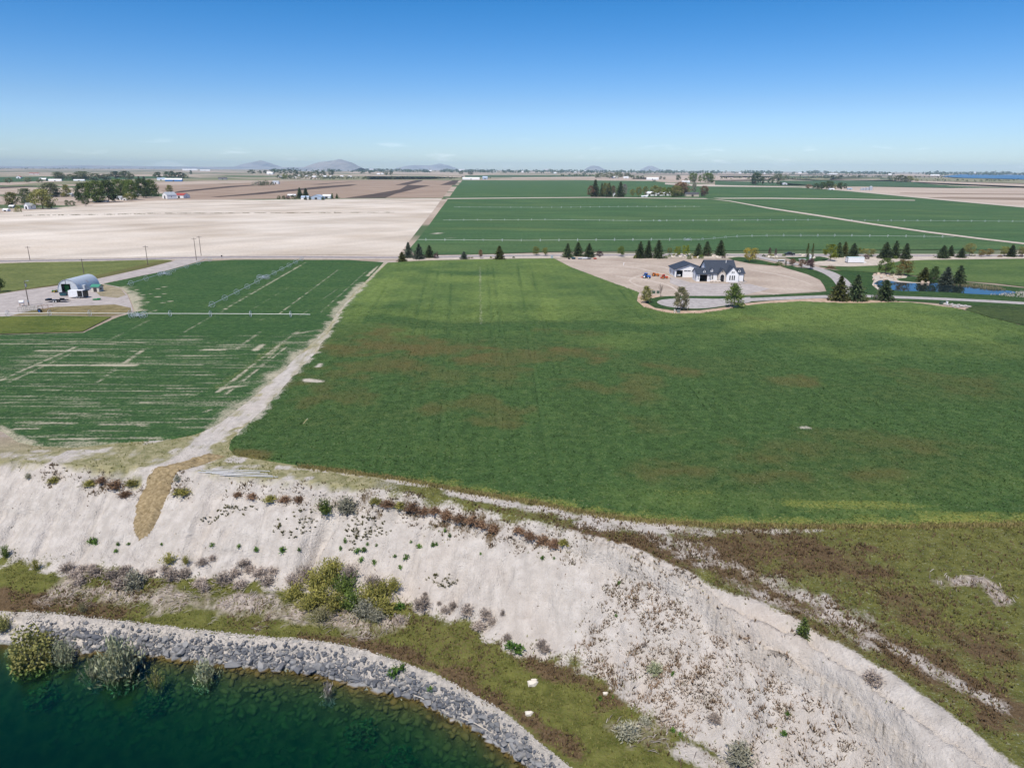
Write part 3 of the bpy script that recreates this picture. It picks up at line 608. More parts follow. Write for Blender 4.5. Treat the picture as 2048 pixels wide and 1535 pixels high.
# building lot
TK = []; m_trk = dirt('packed_soil', (.42, .36, .305), (.50, .435, .375), .2, (1, 1, 1), .05)
flat('house_lot', [(1112,518),(1144,536),(1184,551),(1224,566),(1259,578),(1279,585.5),(1276,592),(1275,600),(1300,594),(1340,592),(1420,592),(1500,590),(1560,588.5),(1620,584),(1651,582),(1646,570),(1636,558),(1612,547),(1580,539),(1540,533),(1500,530),(1450,525),(1430,518),(1300,516.5),(1180,515.5)], .06, m_lot)
for pts_, w_ in [([(1180,530),(1260,534),(1330,550),(1370,570),(1375,590)], 2.4), ([(1140,522),(1240,524),(1330,535),(1345,548)], 2.2), ([(1230,552),(1290,560),(1340,572),(1365,592)], 2.6), ([(1300,545),(1260,560),(1290,575),(1350,580)], 1.8), ([(1500,575),(1570,578),(1640,583)], 2.6), ([(1500,540),(1570,552),(1620,568)], 2.2), ([(1400,573),(1480,580),(1560,590)], 3.0)]:
    for off_ in (-1.1, 1.1): q_ = smooth_line(P2(pts_), 6); q_ = q_ + np.array([0, off_]); flat('tyre_track', ribbon(q_, w_ * .32), .066 + .0007 * (TK.append(1) or len(TK)), m_trk, px=False)
flat('gravel_apron', [(1340,553),(1385,566),(1500,568),(1540,578),(1480,592),(1368,596),(1372,578),(1340,566)], .078, m_grav)
flat('mulch_bed', [(1274,602),(1276,592),(1300,590),(1325,591),(1330,594),(1300,598),(1292,606),(1310,616),(1350,622),(1400,621),(1440,616),(1490,607),(1540,602),(1600,598),(1640,597),(1700,600),(1780,602),(1850,606),(1905,616),(1940,617),(1948,613),(1960,612),(1940,619.5),(1911,618),(1861,611),(1823,606.5),(1786,606),(1723,608),(1661,607),(1598,603.5),(1536,607.5),(1486,613),(1449,621),(1399,628),(1349,629),(1319,623.5),(1289,615)], .07, m_bark)
sheet('lawn', [(1290,604),(1298,598),(1320,593.5),(1350,592),(1500,592),(1560,589),(1620,586),(1653,583),(1648,571),(1640,560),(1615,549),(1575,537),(1560,532),(1580,531),(1600,536),(1640,537),(1680,541),(1745,545.5),(1830,553),(1930,564),(2048,576),(2400,590),(2400,640),(2048,613),(1990,610.5),(1945,612),(1850,605),(1780,601),(1640,596),(1540,601),(1490,606),(1440,615),(1400,620),(1350,621),(1310,615)], 1.2, .1, m_lawn, zero(.4, .15))
sheet('lawn', [(1455,516),(1480,514),(1520,520),(1560,529),(1555,532),(1500,527),(1470,521)], 1.2, .1, m_lawn, zero(.4))
sheet('lawn', [(1570,515),(1640,513),(1660,517),(1650,522),(1600,524),(1585,520)], 1.2, .1, m_lawn, zero(.4))
# drives
dv = smooth_line(P2([(2600,655),(2300,625),(2048,607),(1900,599),(1800,595),(1720,592.5),(1640,594),(1540,598),(1480,601)]), 5)
flat('driveway', ribbon(dv, 5.6), .14, m_conc, px=False)
flat('turning_circle', smooth_line(P2([(1500,594.5),(1440,598),(1380,597),(1330,599),(1314,604),(1322,610),(1345,615),(1380,617.5),(1420,616),(1460,610),(1500,604.5),(1500,594.5)]), 4)[:-1], .136, m_conc, px=False)
dv2 = smooth_line(P2([(1500,510),(1530,517),(1570,525),(1610,532),(1650,543),(1675,556),(1688,570),(1697,582),(1700,592)]), 5)
flat('driveway', ribbon(dv2, [9, 6.5, 6, 5.6, 5.6, 5.6, 5.6, 6, 8][0:1] * 0 + [6.0] * len(dv2)), .145, m_conc, px=False)
flat('farm_track', [(1410,397.5),(1460,403.5),(1536,418),(1640,434),(1740,450),(1850,466),(1960,480),(2048,490),(2400,524),(2400,518),(2048,487),(1960,477),(1850,463),(1740,447),(1640,431),(1536,415.5),(1460,402)], .5, m_path)
flat('farm_track', [(890,397),(1180,394.6),(1410,397),(1420,398.6),(1180,396),(895,398.6)], .5, m_path)
flat('farm_track', [(1425,396.5),(1536,396),(1700,398),(1830,400.5),(1830,401.8),(1700,399.5),(1536,398),(1440,398)], .5, m_path)
flat('farm_track', [(1330,366),(1420,370),(1600,374),(1700,381),(1900,400),(2048,413),(2400,446),(2400,450),(2048,416),(1900,402.5),(1700,383),(1600,375.3),(1400,373),(1330,369)], .55, m_path)
# gravel beds along the road
flat('gravel_bed', [(795,523),(850,520),(1000,517.5),(1110,516),(1300,515.5),(1450,517),(1480,513),(1450,512.5),(1300,511.5),(1100,512.5),(1000,513.5),(850,516),(800,519)], .07, m_path)
flat('gravel_bed', [(1640,531),(1700,533),(1760,530.5),(1800,522),(1850,519.7),(2048,517),(2500,517),(2500,515),(2048,513.5),(1800,513.5),(1650,514.5),(1640,520),(1625,528)], .07, m_path)
# --- pond
m, n, l, b = new_mat('pond_water'); b.inputs['Base Color'].default_value = (.012, .02, .022, 1); b.inputs['Roughness'].default_value = .03; b.inputs['IOR'].default_value = 1.33
bump(n, l, b, pos_noise(n, l, 1.2, 3, (1, 2, 1)), .06, .02); m_pond = m
pond = smooth_line(P2([(1748,567),(1760,561),(1780,562),(1800,565),(1830,566.5),(1870,567),(1920,570),(1960,576),(2000,580),(2030,584),(2020,589),(1990,590),(1940,588),(1900,585),(1850,583),(1800,582),(1765,578),(1752,572),(1748,567)]), 5)[:-1]
flat('pond', pond, .128, m_pond, px=False)
flat('pond_bank', [(1744,551),(1758,547.5),(1790,549),(1815,552.5),(1812,556),(1790,558),(1800,562),(1830,565),(1870,566),(1920,569),(1920,571.5),(1830,568),(1790,567),(1760,564),(1752,568),(1755,574),(1762,580),(1756,580),(1744,570),(1748,560)], .12, m_path)
# --- far lake at the right
m, n, l, b = new_mat('far_lake_water'); b.inputs['Base Color'].default_value = (.03, .11, .22, 1); b.inputs['Roughness'].default_value = .35; b.inputs['IOR'].default_value = 1.33
flat('far_lake', [(1880,353),(1930,356),(2048,358.5),(2500,364),(2900,367),(2900,356),(2048,349.6),(1920,348.8)], .8, m)
# --- the patchwork of far fields
m_fg = crop_mat('far_crop', (.05, .10, .045), (.085, .135, .055), mot=.004)
m_ft = dirt('far_soil', (.36, .29, .235), (.44, .365, .30), .003, (1, 3, 1))
m_fo = dirt('far_rangeland', (.16, .165, .095), (.25, .235, .15), .006, (1, 2, 1))
for mm, pts in [(m_fg, [(-300,372),(0,365),(100,362),(330,357),(400,354.5),(330,352.6),(0,354),(-300,358)]), (m_fg, [(0,343.6),(200,343),(330,343),(330,341.8),(0,342)]), (m_fg, [(330,347.5),(500,347),(520,346),(330,346)]),
                (m_fo, [(0,372),(60,371),(250,366),(330,362),(560,360),(560,357),(330,358.5),(100,364)]), (m_fo, [(640,361),(740,360),(900,360.5),(1000,358),(900,354.5),(760,353),(640,354)]),
                (m_fg, [(735,359),(860,358.5),(920,355.5),(860,352.5),(735,352.5)]), (m_ft, [(1024,358),(1180,356.8),(1310,358.5),(1310,355.5),(1180,353.2),(1024,355)]), (m_fg, [(930,355),(1180,353.5),(1200,350.5),(930,350.6)]),
                (m_ft, [(1260,358),(1420,360.5),(1540,359),(1560,353),(1400,351.5),(1300,352.5)]), (m_fg, [(1430,361.5),(1560,365.5),(1640,372),(1540,372),(1430,370)]), (m_fg, [(1560,362),(1780,360),(1900,372),(2048,375.5),(1900,376.5),(1700,373),(1560,370)]),
                (m_ft, [(1690,382),(1780,390),(1900,399.5),(2048,413),(2500,450),(2500,400),(2048,378),(1800,374),(1650,373)]), (m_fo, [(1830,361),(2048,367),(2400,375),(2400,366),(2048,359.5),(1900,356),(1800,354.5)]),
                (m_ft, [(1660,360),(1830,364),(2048,373),(2400,388),(2400,381),(2048,368),(1830,361.2),(1660,357)]), (m_ft, [(1200,347.5),(1700,349.5),(1880,353),(1880,350),(1700,347),(1200,345.5)]), (m_fg, [(1440,352),(1700,353.5),(1800,355),(1700,356),(1440,354.5)]),
                (m_ft, [(700,347),(1000,348),(1000,346),(700,344.5)]), (m_fo, [(1560,356.5),(1640,360),(1760,359),(1760,355),(1640,354)])]:
    o = flat('far_field', pts, .28, mm)
m_dk = dirt('damp_soil', (.20, .15, .11), (.27, .21, .16), .01)
for pts in [[(1840,396),(2048,401),(2300,408),(2300,402),(2048,396),(1900,394)], [(1800,387),(2048,390),(2300,393),(2300,391),(2048,388),(1800,386)]]: flat('ploughed_strip', pts, .5, m_dk)
# ------------------------------------------------------------------ plants
def leaf_quads(P, s, rng, asp=.6, up=None):
    n_ = len(P); a = rng.normal(size=(n_, 3)); 
    if up is not None: a = a * .45 + up
    a /= np.linalg.norm(a, axis=1)[:, None] + 1e-9
    b_ = np.cross(a, rng.normal(size=(n_, 3))); b_ /= np.linalg.norm(b_, axis=1)[:, None] + 1e-9
    s = (s * rng.uniform(.7, 1.3, n_))[:, None] if np.ndim(s) == 0 else np.asarray(s)[:, None]
    a = a * s; b_ = b_ * s * asp
    V_ = np.stack([P - a, P - b_ * .9 - a * .1, P + a, P + b_ * .9 + a * .1], 1).reshape(-1, 3)
    return V_, np.arange(4 * n_).reshape(-1, 4)
def leaf_mesh(name, P, s, rng, asp=.6, up=None, v=None):
    V_, Fc = leaf_quads(np.asarray(P, float), s, rng, asp, up)
    v = rng.uniform(0, 1, len(P)) if v is None else v
    return mesh_np(name, V_, Fc, {'v': np.repeat(v, 4)})
def stem_mesh(name, segs, n=5):
    mb = MB()
    for p, q, r0, r1 in segs: mb.tube(p, q, r0, r1, n)
    me = bpy.data.meshes.new(name); me.from_pydata(mb.v, [], mb.f); me.update(); return me
def unit_plant(kind, seed, dens=1.0):
    """unit height, about unit width; returns stem mesh, leaf mesh"""
    g = np.random.default_rng(seed); segs = []; P = []; vv = None; s = .03; asp = .6; up = None
    U = g.uniform
    if kind == 'spruce':
        segs.append(((0, 0, 0), (0, 0, .97), .028, .004)); PP = []; SS = []; UP = []; VV = []
        nt = int(17 * max(dens, .55))
        for k in range(nt):
            f = (k + .5) / nt; z = .05 + .93 * f; r = .58 * (1 - f) ** .58 * U(.74, 1.16) + .01
            if f < .06: r *= .82
            nb = max(4, int((15 - 9 * f) * dens)); a0 = U(0, 6.3)
            for j in range(nb):
                a = a0 + 6.283 * j / nb + U(-.15, .15); rr = r * U(.62, 1.15); tone = U(0, 1)
                if dens > .6: segs.append(((0, 0, z), (rr * .85 * math.cos(a), rr * .85 * math.sin(a), z - rr * .16), .006, .002))
                nl = max(2, int((6 if f < .7 else 4) * dens))
                for q in range(nl):
                    t = (q + .6) / nl; x = rr * t
                    PP.append((x * math.cos(a) + U(-.012, .012), x * math.sin(a) + U(-.012, .012), z - .2 * x - .12 * x * x + U(-.008, .008) + .03 * t))
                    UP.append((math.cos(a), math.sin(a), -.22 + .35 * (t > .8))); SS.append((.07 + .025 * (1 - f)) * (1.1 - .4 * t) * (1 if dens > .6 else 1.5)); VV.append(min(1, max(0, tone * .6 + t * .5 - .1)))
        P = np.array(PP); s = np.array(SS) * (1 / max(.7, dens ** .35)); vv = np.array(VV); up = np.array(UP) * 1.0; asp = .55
    elif kind in ('round', 'upright', 'column', 'vase', 'grove'):
        bz = {'round': .22, 'upright': .12, 'column': .03, 'vase': .2, 'grove': .1}[kind]
        segs.append(((0, 0, 0), (0, 0, bz + .12), .026, .018))
        nc = int({'round': 46, 'upright': 52, 'column': 40, 'vase': 40, 'grove': 70}[kind] * (.4 + .6 * dens)); C = []
        for k in range(nc):
            z = U(0, 1); a = U(0, 6.283)
            prof = {'round': math.sin(math.pi * (z * .86 + .12)) ** .6, 'upright': math.sin(math.pi * min(1, z * .78 + .2)) ** .7 * (1 - .45 * z), 'column': (1 - z ** 2.2) * .75 + .1,
                    'vase': .35 + .65 * math.sin(math.pi * min(1, .15 + z * .7)), 'grove': math.sin(math.pi * (z * .8 + .16)) ** .5}[kind]
            rr = .47 * prof * math.sqrt(U(.15, 1)) * U(.8, 1.1)
            C.append((rr * math.cos(a), rr * math.sin(a), bz + .02 + (1 - bz) * z * .97))
            if k % 4 == 0: segs.append(((0, 0, bz + .05 + .25 * z * (1 - bz)), tuple(.85 * q for q in C[-1][:2]) + (C[-1][2] - .02,), .010, .003))
        per = int(34 * dens) + 4; PP = []; VV = []
        for c_ in C:
            t0 = U(0, .6); rad = U(.05, .095)
            q = g.normal(size=(per, 3)) * rad * np.array([1, 1, .75]); PP.append(np.array(c_) + q); VV.append(t0 + U(0, .4, per))
        P = np.vstack(PP); vv = np.concatenate(VV); P[:, 2] = np.clip(P[:, 2], bz * .6, 1.0); s = .036 / max(.4, dens ** .5)
    elif kind == 'bush':
        nn = int(700 * dens); d = g.normal(size=(nn, 3)); d /= np.linalg.norm(d, axis=1)[:, None]; d[:, 2] = np.abs(d[:, 2])
        lob = 1 + .22 * np.sin(d[:, 0] * 5 + seed) * np.cos(d[:, 1] * 4 + seed * 2)
        rr = (U(.25, 1, nn) ** .4) * lob; P = d * rr[:, None] * np.array([.5, .5, .92]); P[:, 2] += .02; s = .065 / max(1, dens ** .5); vv = U(0, 1, nn)
        for k in range(7): a = U(0, 6.3); segs.append(((0, 0, 0), (.3 * math.cos(a), .3 * math.sin(a), U(.4, .7)), .014, .004))
    elif kind == 'twiggy':          # dry tumbleweed-like shrub
        PP = []; UP = []
        for k in range(int(240 * dens)):
            a = U(0, 6.283); e = U(.1, 1.45); L = U(.5, 1.0); d = np.array([math.cos(a) * math.cos(e) * .55, math.sin(a) * math.cos(e) * .55, math.sin(e) * .95])
            for t in (.45, .7, .95): PP.append(d * L * t + g.normal(size=3) * .03); UP.append(d)
            if k < 40: segs.append(((0, 0, 0), tuple(d * L), .008, .003))
        P = np.array(PP); up = np.array(UP); s = .10; asp = .22; vv = U(0, 1, len(P))
    elif kind == 'fan':             # many-stemmed willow or broom shrub
        PP = []; UP = []; VV = []
        for k in range(int(90 * dens)):
            a = U(0, 6.283); e = R(90) - abs(g.normal()) * .5; e = max(.35, e); L = U(.6, 1.0); bx, by = U(-.16, .16), U(-.16, .16)
            d = np.array([math.cos(a) * math.cos(e) * .85, math.sin(a) * math.cos(e) * .85, math.sin(e)]); tone = U(0, .6)
            if k < 34: segs.append(((bx, by, 0), tuple(np.array((bx, by, 0)) + d * L), .008, .002))
            for t in np.linspace(.3, 1, 9): PP.append(np.array((bx, by, 0)) + d * L * t + g.normal(size=3) * .03); UP.append(d * .9 + g.normal(size=3) * .3); VV.append(tone + U(0, .4))
        P = np.array(PP); up = np.array(UP); vv = np.array(VV); s = .055; asp = .34
    elif kind == 'weed':
        PP = []; UP = []
        for k in range(int(70 * dens)):
            a = U(0, 6.283); e = U(.2, 1.5); d = np.array([math.cos(a) * math.cos(e) * .6, math.sin(a) * math.cos(e) * .6, math.sin(e)])
            for t in (.35, .75): PP.append(d * t * U(.6, 1)); UP.append(d)
        P = np.array(PP); up = np.array(UP); s = .16; asp = .28; vv = U(0, 1, len(P)); segs.append(((0, 0, 0), (0, 0, .5), .015, .008))
    elif kind == 'bare':
        segs.append(((0, 0, 0), (0, 0, .5), .022, .014))
        for k in range(26):
            z = U(.22, .75); a = U(0, 6.283); L = U(.2, .45) * (1.1 - z * .5); q = (L * .55 * math.cos(a), L * .55 * math.sin(a), z + L * .75); segs.append(((0, 0, z * .7), q, .009, .004))
            for j in range(3): b2 = a + U(-.9, .9); segs.append((q, (q[0] + .12 * math.cos(b2), q[1] + .12 * math.sin(b2), min(1, q[2] + U(.05, .2))), .004, .0015))
        P = np.array([(U(-.25, .25), U(-.25, .25), U(.5, .95)) for k in range(60)]); s = .012; vv = U(0, 1, 60)
    lm = leaf_mesh(kind + '_leaves', P, s, g, asp, up, vv)
    return stem_mesh(kind + '_stem', segs), lm
_UP = {}
def unit(kind, seed, dens):
    k = (kind, seed, dens)
    if k not in _UP: _UP[k] = unit_plant(kind, seed, dens)
    return _UP[k]
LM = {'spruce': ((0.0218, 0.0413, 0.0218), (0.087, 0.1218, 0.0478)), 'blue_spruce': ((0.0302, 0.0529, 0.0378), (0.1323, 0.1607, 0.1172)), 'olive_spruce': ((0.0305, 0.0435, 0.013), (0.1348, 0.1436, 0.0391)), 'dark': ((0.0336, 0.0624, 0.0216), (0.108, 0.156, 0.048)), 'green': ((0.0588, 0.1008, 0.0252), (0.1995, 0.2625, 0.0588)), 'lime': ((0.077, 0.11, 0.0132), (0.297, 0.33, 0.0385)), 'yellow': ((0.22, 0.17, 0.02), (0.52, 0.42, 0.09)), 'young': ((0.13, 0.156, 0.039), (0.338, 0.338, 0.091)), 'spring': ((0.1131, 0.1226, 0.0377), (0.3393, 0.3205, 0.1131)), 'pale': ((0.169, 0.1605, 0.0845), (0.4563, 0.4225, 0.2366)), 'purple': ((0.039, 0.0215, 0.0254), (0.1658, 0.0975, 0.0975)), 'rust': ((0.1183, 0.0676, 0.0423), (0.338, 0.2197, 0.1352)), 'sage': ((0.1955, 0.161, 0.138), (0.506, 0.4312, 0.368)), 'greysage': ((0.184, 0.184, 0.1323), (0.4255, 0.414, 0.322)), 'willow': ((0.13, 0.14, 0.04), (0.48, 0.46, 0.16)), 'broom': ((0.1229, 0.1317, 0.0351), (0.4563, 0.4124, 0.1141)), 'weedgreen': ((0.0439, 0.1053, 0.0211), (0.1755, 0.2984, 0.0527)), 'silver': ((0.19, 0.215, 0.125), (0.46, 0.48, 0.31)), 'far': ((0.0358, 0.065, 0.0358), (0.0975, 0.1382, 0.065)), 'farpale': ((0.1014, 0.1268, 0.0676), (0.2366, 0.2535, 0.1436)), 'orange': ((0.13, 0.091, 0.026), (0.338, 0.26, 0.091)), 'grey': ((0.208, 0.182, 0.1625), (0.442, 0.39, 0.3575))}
def LMAT(c_): return leaf_mat('leaf_' + c_, *LM[c_])
m_trunk = mat('tree_bark', (.13, .10, .08), .9, .2, 6)
m_twig = mat('dry_twig', (.30, .26, .23), .9, .2, 6)
TREE_W = {'spruce': 1.0, 'column': 1.0}
def plant(name, kind, colr, pos, h, w, label, cat, group=None, seed=None, dens=1.0, parts=True, twig=False):
    seed = random.randrange(3) if seed is None else seed
    sm_, lm_ = unit(kind, seed, dens)
    w = w * {'upright': 1.3, 'spruce': 1.27, 'twiggy': 1.35, 'vase': 1.1}.get(kind, 1.0)
    rz = random.uniform(0, 6.28); lname = {'spruce': 'crown', 'round': 'crown', 'upright': 'crown', 'column': 'crown', 'vase': 'crown', 'grove': 'crown', 'bare': 'crown'}.get(kind, 'foliage')
    def leaf(nm, par=None):
        k = (kind, seed, dens, colr)
        if k not in _UP: me = lm_.copy(); me.materials.append(LMAT(colr)); _UP[k] = me
        return link(nm, _UP[k], None, par)
    if not parts:
        o = leaf(name); o.location = pos; o.rotation_euler = (0, 0, rz); o.scale = (w, w, h)
    else:
        o = empty(name, pos, rz, (w, w, h)); leaf(lname, o)
        link('trunk' if lname == 'crown' else 'stems', sm_, m_twig if twig else m_trunk, o)
    return tag(o, label, cat, group)
def tree_px(name, kind, colr, x, yb, yt, wpx, label, cat='tree', group=None, dens=1.0, parts=True, z=None, **kw):
    p = G(x, yb) if z is None else z; s = mpp(p)
    return plant(name, kind, colr, p, (yb - yt) * s * 1.02, wpx * s, label, cat, group, dens=dens, parts=parts, **kw)

# --- trees round the house, the road and the pond
SP = 'spruce_tree'
roadsp = [(817,515.5,485,19,'blue_spruce','tall spruce beside a purple shrub in the gravel where the dirt field ends'), (838,518,488,20,'blue_spruce','greyish spruce in the middle of the four conifers at the crop corner'), (859,515.5,491,18,'spruce','dark spruce touching a round plum shrub by the road'),
          (804,523.5,504,16,'olive_spruce','small yellowish green spruce at the end of the dirt track'), (928,518,503,14,'blue_spruce','small two-tiered spruce alone in the gravel verge'), (999,519.5,492,19,'olive_spruce','stout lone spruce with a yellowish tip beside the wheat field'),
          (1135,514.5,487,19,'spruce','first spruce of the trio behind the parked trailers'), (1156,512.5,485,20,'spruce','middle spruce of the trio behind the parked trailers'), (1178,514.5,487,20,'spruce','third spruce of the trio, beside a plum bush'),
          (1280,516.5,484,19,'spruce','spruce beside a round green bush behind the blue tractor'), (1296,516,482,17,'spruce','slim spruce squeezed between two others behind the tractors'), (1316,516.5,481,22,'spruce','broad spruce ending the row behind the orange machine'),
          (1396,513.5,487,19,'spruce','dark spruce behind the garage roof, beside green bushes'), (1413,511.5,483,19,'spruce','dark spruce behind the house roof with a plum bush at its foot'), (1440,511.5,481,20,'spruce','lone tall spruce behind the house ridge'),
          (1676,514.5,485,18,'spruce','dark spruce hidden half behind the lime green tree'), (1688,512.5,484,16,'olive_spruce','olive green conifer between two dark spruces by the white container'), (1706,513.5,487,21,'spruce','dark spruce standing right behind the white container'),
          (1770,517,485,25,'spruce','wide dark spruce with a layered crown near the road shrubs'), (1789,516,482,19,'spruce','tallest dark spruce of the three by the gravel bed'), (1810,518,487,19,'spruce','separate dark spruce ending the group of three by the gravel bed'),
          (1885,516.5,491,22,'spruce','broad dark spruce of a pair by the meadow'), (1900,512.5,491,15,'spruce','narrow spruce leaning behind its broader twin by the meadow'), (1922,515.5,496,17,'spruce','short squat spruce beside a loose yellowish tree'), (2022,513.5,490,18,'spruce','dark spruce between two pale yellow-green trees by the road')]
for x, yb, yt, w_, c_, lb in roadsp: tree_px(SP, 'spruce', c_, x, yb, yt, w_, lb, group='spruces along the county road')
for x, yb, yt, w_, c_, lb in [(1677,601,552,33,'olive_spruce','spruce with open crown in the mulch bed by the drive fork'), (1710,601,550,36,'spruce','dense dark spruce in the mulch bed beside a lime bush'), (1768,601,560,33,'spruce','dark spruce in the mulch bed hiding the near end of the pond'),
                             (1847,564,535,27,'olive_spruce','broad olive spruce on the far pond bank'), (1891,569,534,27,'blue_spruce','greyish spruce on the pond bank beside a darker one'), (1916,569,531,26,'spruce','dark tall spruce on the pond bank mirrored in the water')]:
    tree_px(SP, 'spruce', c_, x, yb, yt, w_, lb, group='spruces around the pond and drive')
dec = [('shade_tree','upright','spring',1292,606,573,23,'young tree with yellow green crown in the bark bed near two green boxes'), ('shade_tree','upright','pale',1361,621,575,28,'pale loose-leaved tree in the lawn edge of the turning circle'), ('shade_tree','upright','green',1467,616,569,34,'full leafy tree by the drive in front of the house'),
       ('bare_tree','bare','rust',1321,593,567,17,'leafless purple-grey young tree beside two green boxes'), ('yellow_tree','vase','yellow',1499,524,497,26,'golden yellow tree on the lawn behind the house'),
       ('round_tree','round','green',1242,513.5,493,17,'small round dark green tree alone by the road'), ('small_tree','round','rust',961,516.5,500,9,'small brownish tree on a thin trunk by the road'), 
       ('young_tree','vase','young',1072,510.5,494,14,'thin pale yellow sapling beyond the road, taller of two'), ('young_tree','vase','young',1090,511.5,496,12,'thin pale yellow sapling beyond the road, shorter of two'),
       ('young_tree','vase','young',1339,508.5,496,9,'tiny yellowish tree behind the row of spruces'), ('young_tree','vase','lime',1355,513.5,494,13,'slim lime green tree behind the garage'), ('young_tree','vase','lime',1371,512.5,491,14,'taller slim lime green tree behind the garage'),
       ('purple_tree','column','purple',1539,509.5,496,8,'narrow plum-leaved tree in the island of the entrance, wider one'), ('purple_tree','column','purple',1551,509.5,497,6,'slender plum-leaved tree in the island of the entrance'),
       ('column_tree','column','olive_spruce',1614,514.5,488,7.5,'tall narrow columnar evergreen nearer the black pickup than its twin'), ('column_tree','column','olive_spruce',1624,514.5,488,7,'tall narrow columnar evergreen beside the yellow shrub'),
       ('lime_tree','round','lime',1660,522,490,29,'bright lime green round tree in front of dark spruces'), ('crab_apple_tree','round','rust',1584,531.5,518,14,'first small russet-leaved tree beside the entrance drive'),
       ('crab_apple_tree','round','rust',1603,535.5,519,15,'russet-leaved tree beside the drive under the kiosk roof'), ('crab_apple_tree','round','purple',1620,538.5,518,20,'widest dark russet tree beside the drive'),
       ('round_tree','round','green',1770,549,518,35,'round dark green tree on the sandy pond garden'), ('willow_tree','vase','orange',1807,551.5,521,30,'loose tree with orange tinted leaves on the pond garden'), ('round_tree','upright','dark',1866,567,534,19,'dark leafy tree between conifers on the pond bank'),
       ('young_tree','vase','young',1722,508.5,496,13,'small pale green tree behind the white container'), ('young_tree','vase','spring',1738,512.5,498,20,'wide yellowish small tree behind the white container'),
       ('loose_tree','vase','spring',1938,511.5,488,21,'loose yellow-green tree leaning beside a squat spruce'), ('young_tree','vase','orange',1963,513.5,500,15,'flat-crowned orange green sapling by the meadow'), ('young_tree','vase','orange',1978,512.5,498,14,'leaning orange tinted sapling by the meadow'),
       ('young_tree','vase','young',2008,512.5,494,17,'yellow-green sapling in front of a dark spruce by the road'), ('loose_tree','vase','spring',2044,512.5,494,17,'yellow-green tree beside a dark bush at the road'), ('shade_tree','round','dark',2,584,556,22,'dark tree at the edge of the gravel yard')]
for nm, kd, c_, x, yb, yt, w_, lb in dec: tree_px(nm, kd, c_, x, yb, yt, w_, lb)
bush = [('purple',873,516.5,503,11,'round plum-coloured shrub touching a dark spruce'), ('purple',1199,511.5,499,14,'plum-coloured bush behind the parked trailers'), ('purple',812,515.5,507,9,'plum shrub between two spruces at the crop corner'), ('lime',982,516.5,512,6,'small lime shrub beside the lone spruce'), ('pale',938,517,513,6,'tan tuft beside a small spruce'), ('pale',944,517,513,6,'dry tan tuft in the verge'),
        ('lime',1270,517,509,8,'round yellow-green bush at the foot of the spruce row'), ('green',1331,517,510,9,'green bush behind the orange machine'), ('green',1339,514,508,8,'green bush on the sandy bank behind the orange machine'), ('lime',1348,512,507,7,'lime bush on the sandy bank by the road'), ('green',1378,518,509,11,'green bush behind the garage ridge'), ('lime',1384,511,506,8,'small lime bush behind the garage'),
        ('yellow',1390,517,512,9,'bright yellow flowering bush behind the garage'), ('green',1402,517,509,11,'dark green bush next to the yellow flowers'), ('purple',1447,516,511,10,'brownish bush behind the house ridge'), ('purple',1414,512,503,12,'plum bush at the foot of the spruces'), ('green',1567,512,507,8,'clipped green bush near the black pickup'), ('dark',1527,513,508,8,'dark green ball bush in the entrance island'), ('spring',1542,514,506,16,'wide yellowish hedge in the entrance island'),
        ('lime',1729,602.5,590,12,'lime green bush in front of the dark spruce in the mulch'), ('purple',1785,600.5,592,9,'plum bush beside the dark spruce in the mulch'), ('purple',1656,600,594,6,'small plum bush at the end of the mulch bed'), ('green',1736,600,594,8,'low green bush between the mulch bed spruces'), ('green',1715,601.5,595,9,'flat spreading juniper under the dark spruce'), ('purple',1732,518,508,13,'plum bush beside the white container'), ('dark',1742,514,508,7,'dark green bush by the road'),
        ('green',1790,517.5,511,10,'green ball bush in front of the tallest spruce'), ('green',1821,514.5,510,9,'low green bush beside the separate spruce'), ('pale',1797,551,540,15,'buff ornamental grass clump on the pond garden'), ('pale',1783,554,548,7,'small grey-green tuft on the pond garden'), ('dark',1784,549,540,7,'dark narrow bush on the pond garden'), ('grey',1867,512.5,509,4,'tiny grey tuft in the gravel bed'),
        ('rust',1661,537,530,17,'bare brown bush in the meadow'), ('lime',1942,512,509,5,'low lime bush by the road'), ('lime',1949,512,509,5,'low yellowish bush by the road'), ('rust',2000,514,509,9,'brown bush by the road'), ('purple',2042,514,509,8,'dark plum bush under the yellow-green tree'), ('green',1558,531,523,17,'low green planting under the entrance kiosk'), ('green',1539,529,525,12,'low dark green planting by the entrance wall'), ('dark',1571,531,518,4,'narrow dark juniper by the entrance wall'),
        ('purple',1199,514,511,4,'small red-brown tuft in the gravel'), ('dark',1027,516,512,6,'small dark bush in the gravel verge')]
for c_, x, yb, yt, w_, lb in bush: tree_px('shrub', 'bush', c_, x, yb, yt, w_, lb, 'shrub', dens=.6, parts=False)

# ------------------------------------------------------------------ plants on the bluff and along the water
def grow(name, kind, colr, x, yb, hpx, wpx, label, cat='shrub', group=None, dens=1.0, parts=False, sink=.05, **kw):
    p = GT(x, yb); p = p - Vector((0, 0, sink)); s = mpp(p)
    return plant(name, kind, colr, p, hpx * s * 1.15, wpx * s, label, cat, group, dens=dens, parts=parts, **kw)
def growz(name, kind, colr, x, yb, z, hpx, wpx, label, cat='shrub', group=None, dens=1.0, parts=True, **kw):
    p = G(x, yb, z); s = mpp(p); p.z = min(p.z, float(hfun(p.x, p.y)))
    return plant(name, kind, colr, p, hpx * s * 1.25 + max(0, z - p.z), wpx * s, label, cat, group, dens=dens, parts=parts, **kw)
growz('willow_shrub', 'bush', 'willow', 66, 1316, ZW, 60, 92, 'large yellow-green willow bush standing in the water at the stones', dens=3.0, twig=True)
growz('willow_shrub', 'fan', 'silver', 240, 1345, ZW, 66, 78, 'tall silvery willow bush standing in the lake', dens=3.6, twig=True)
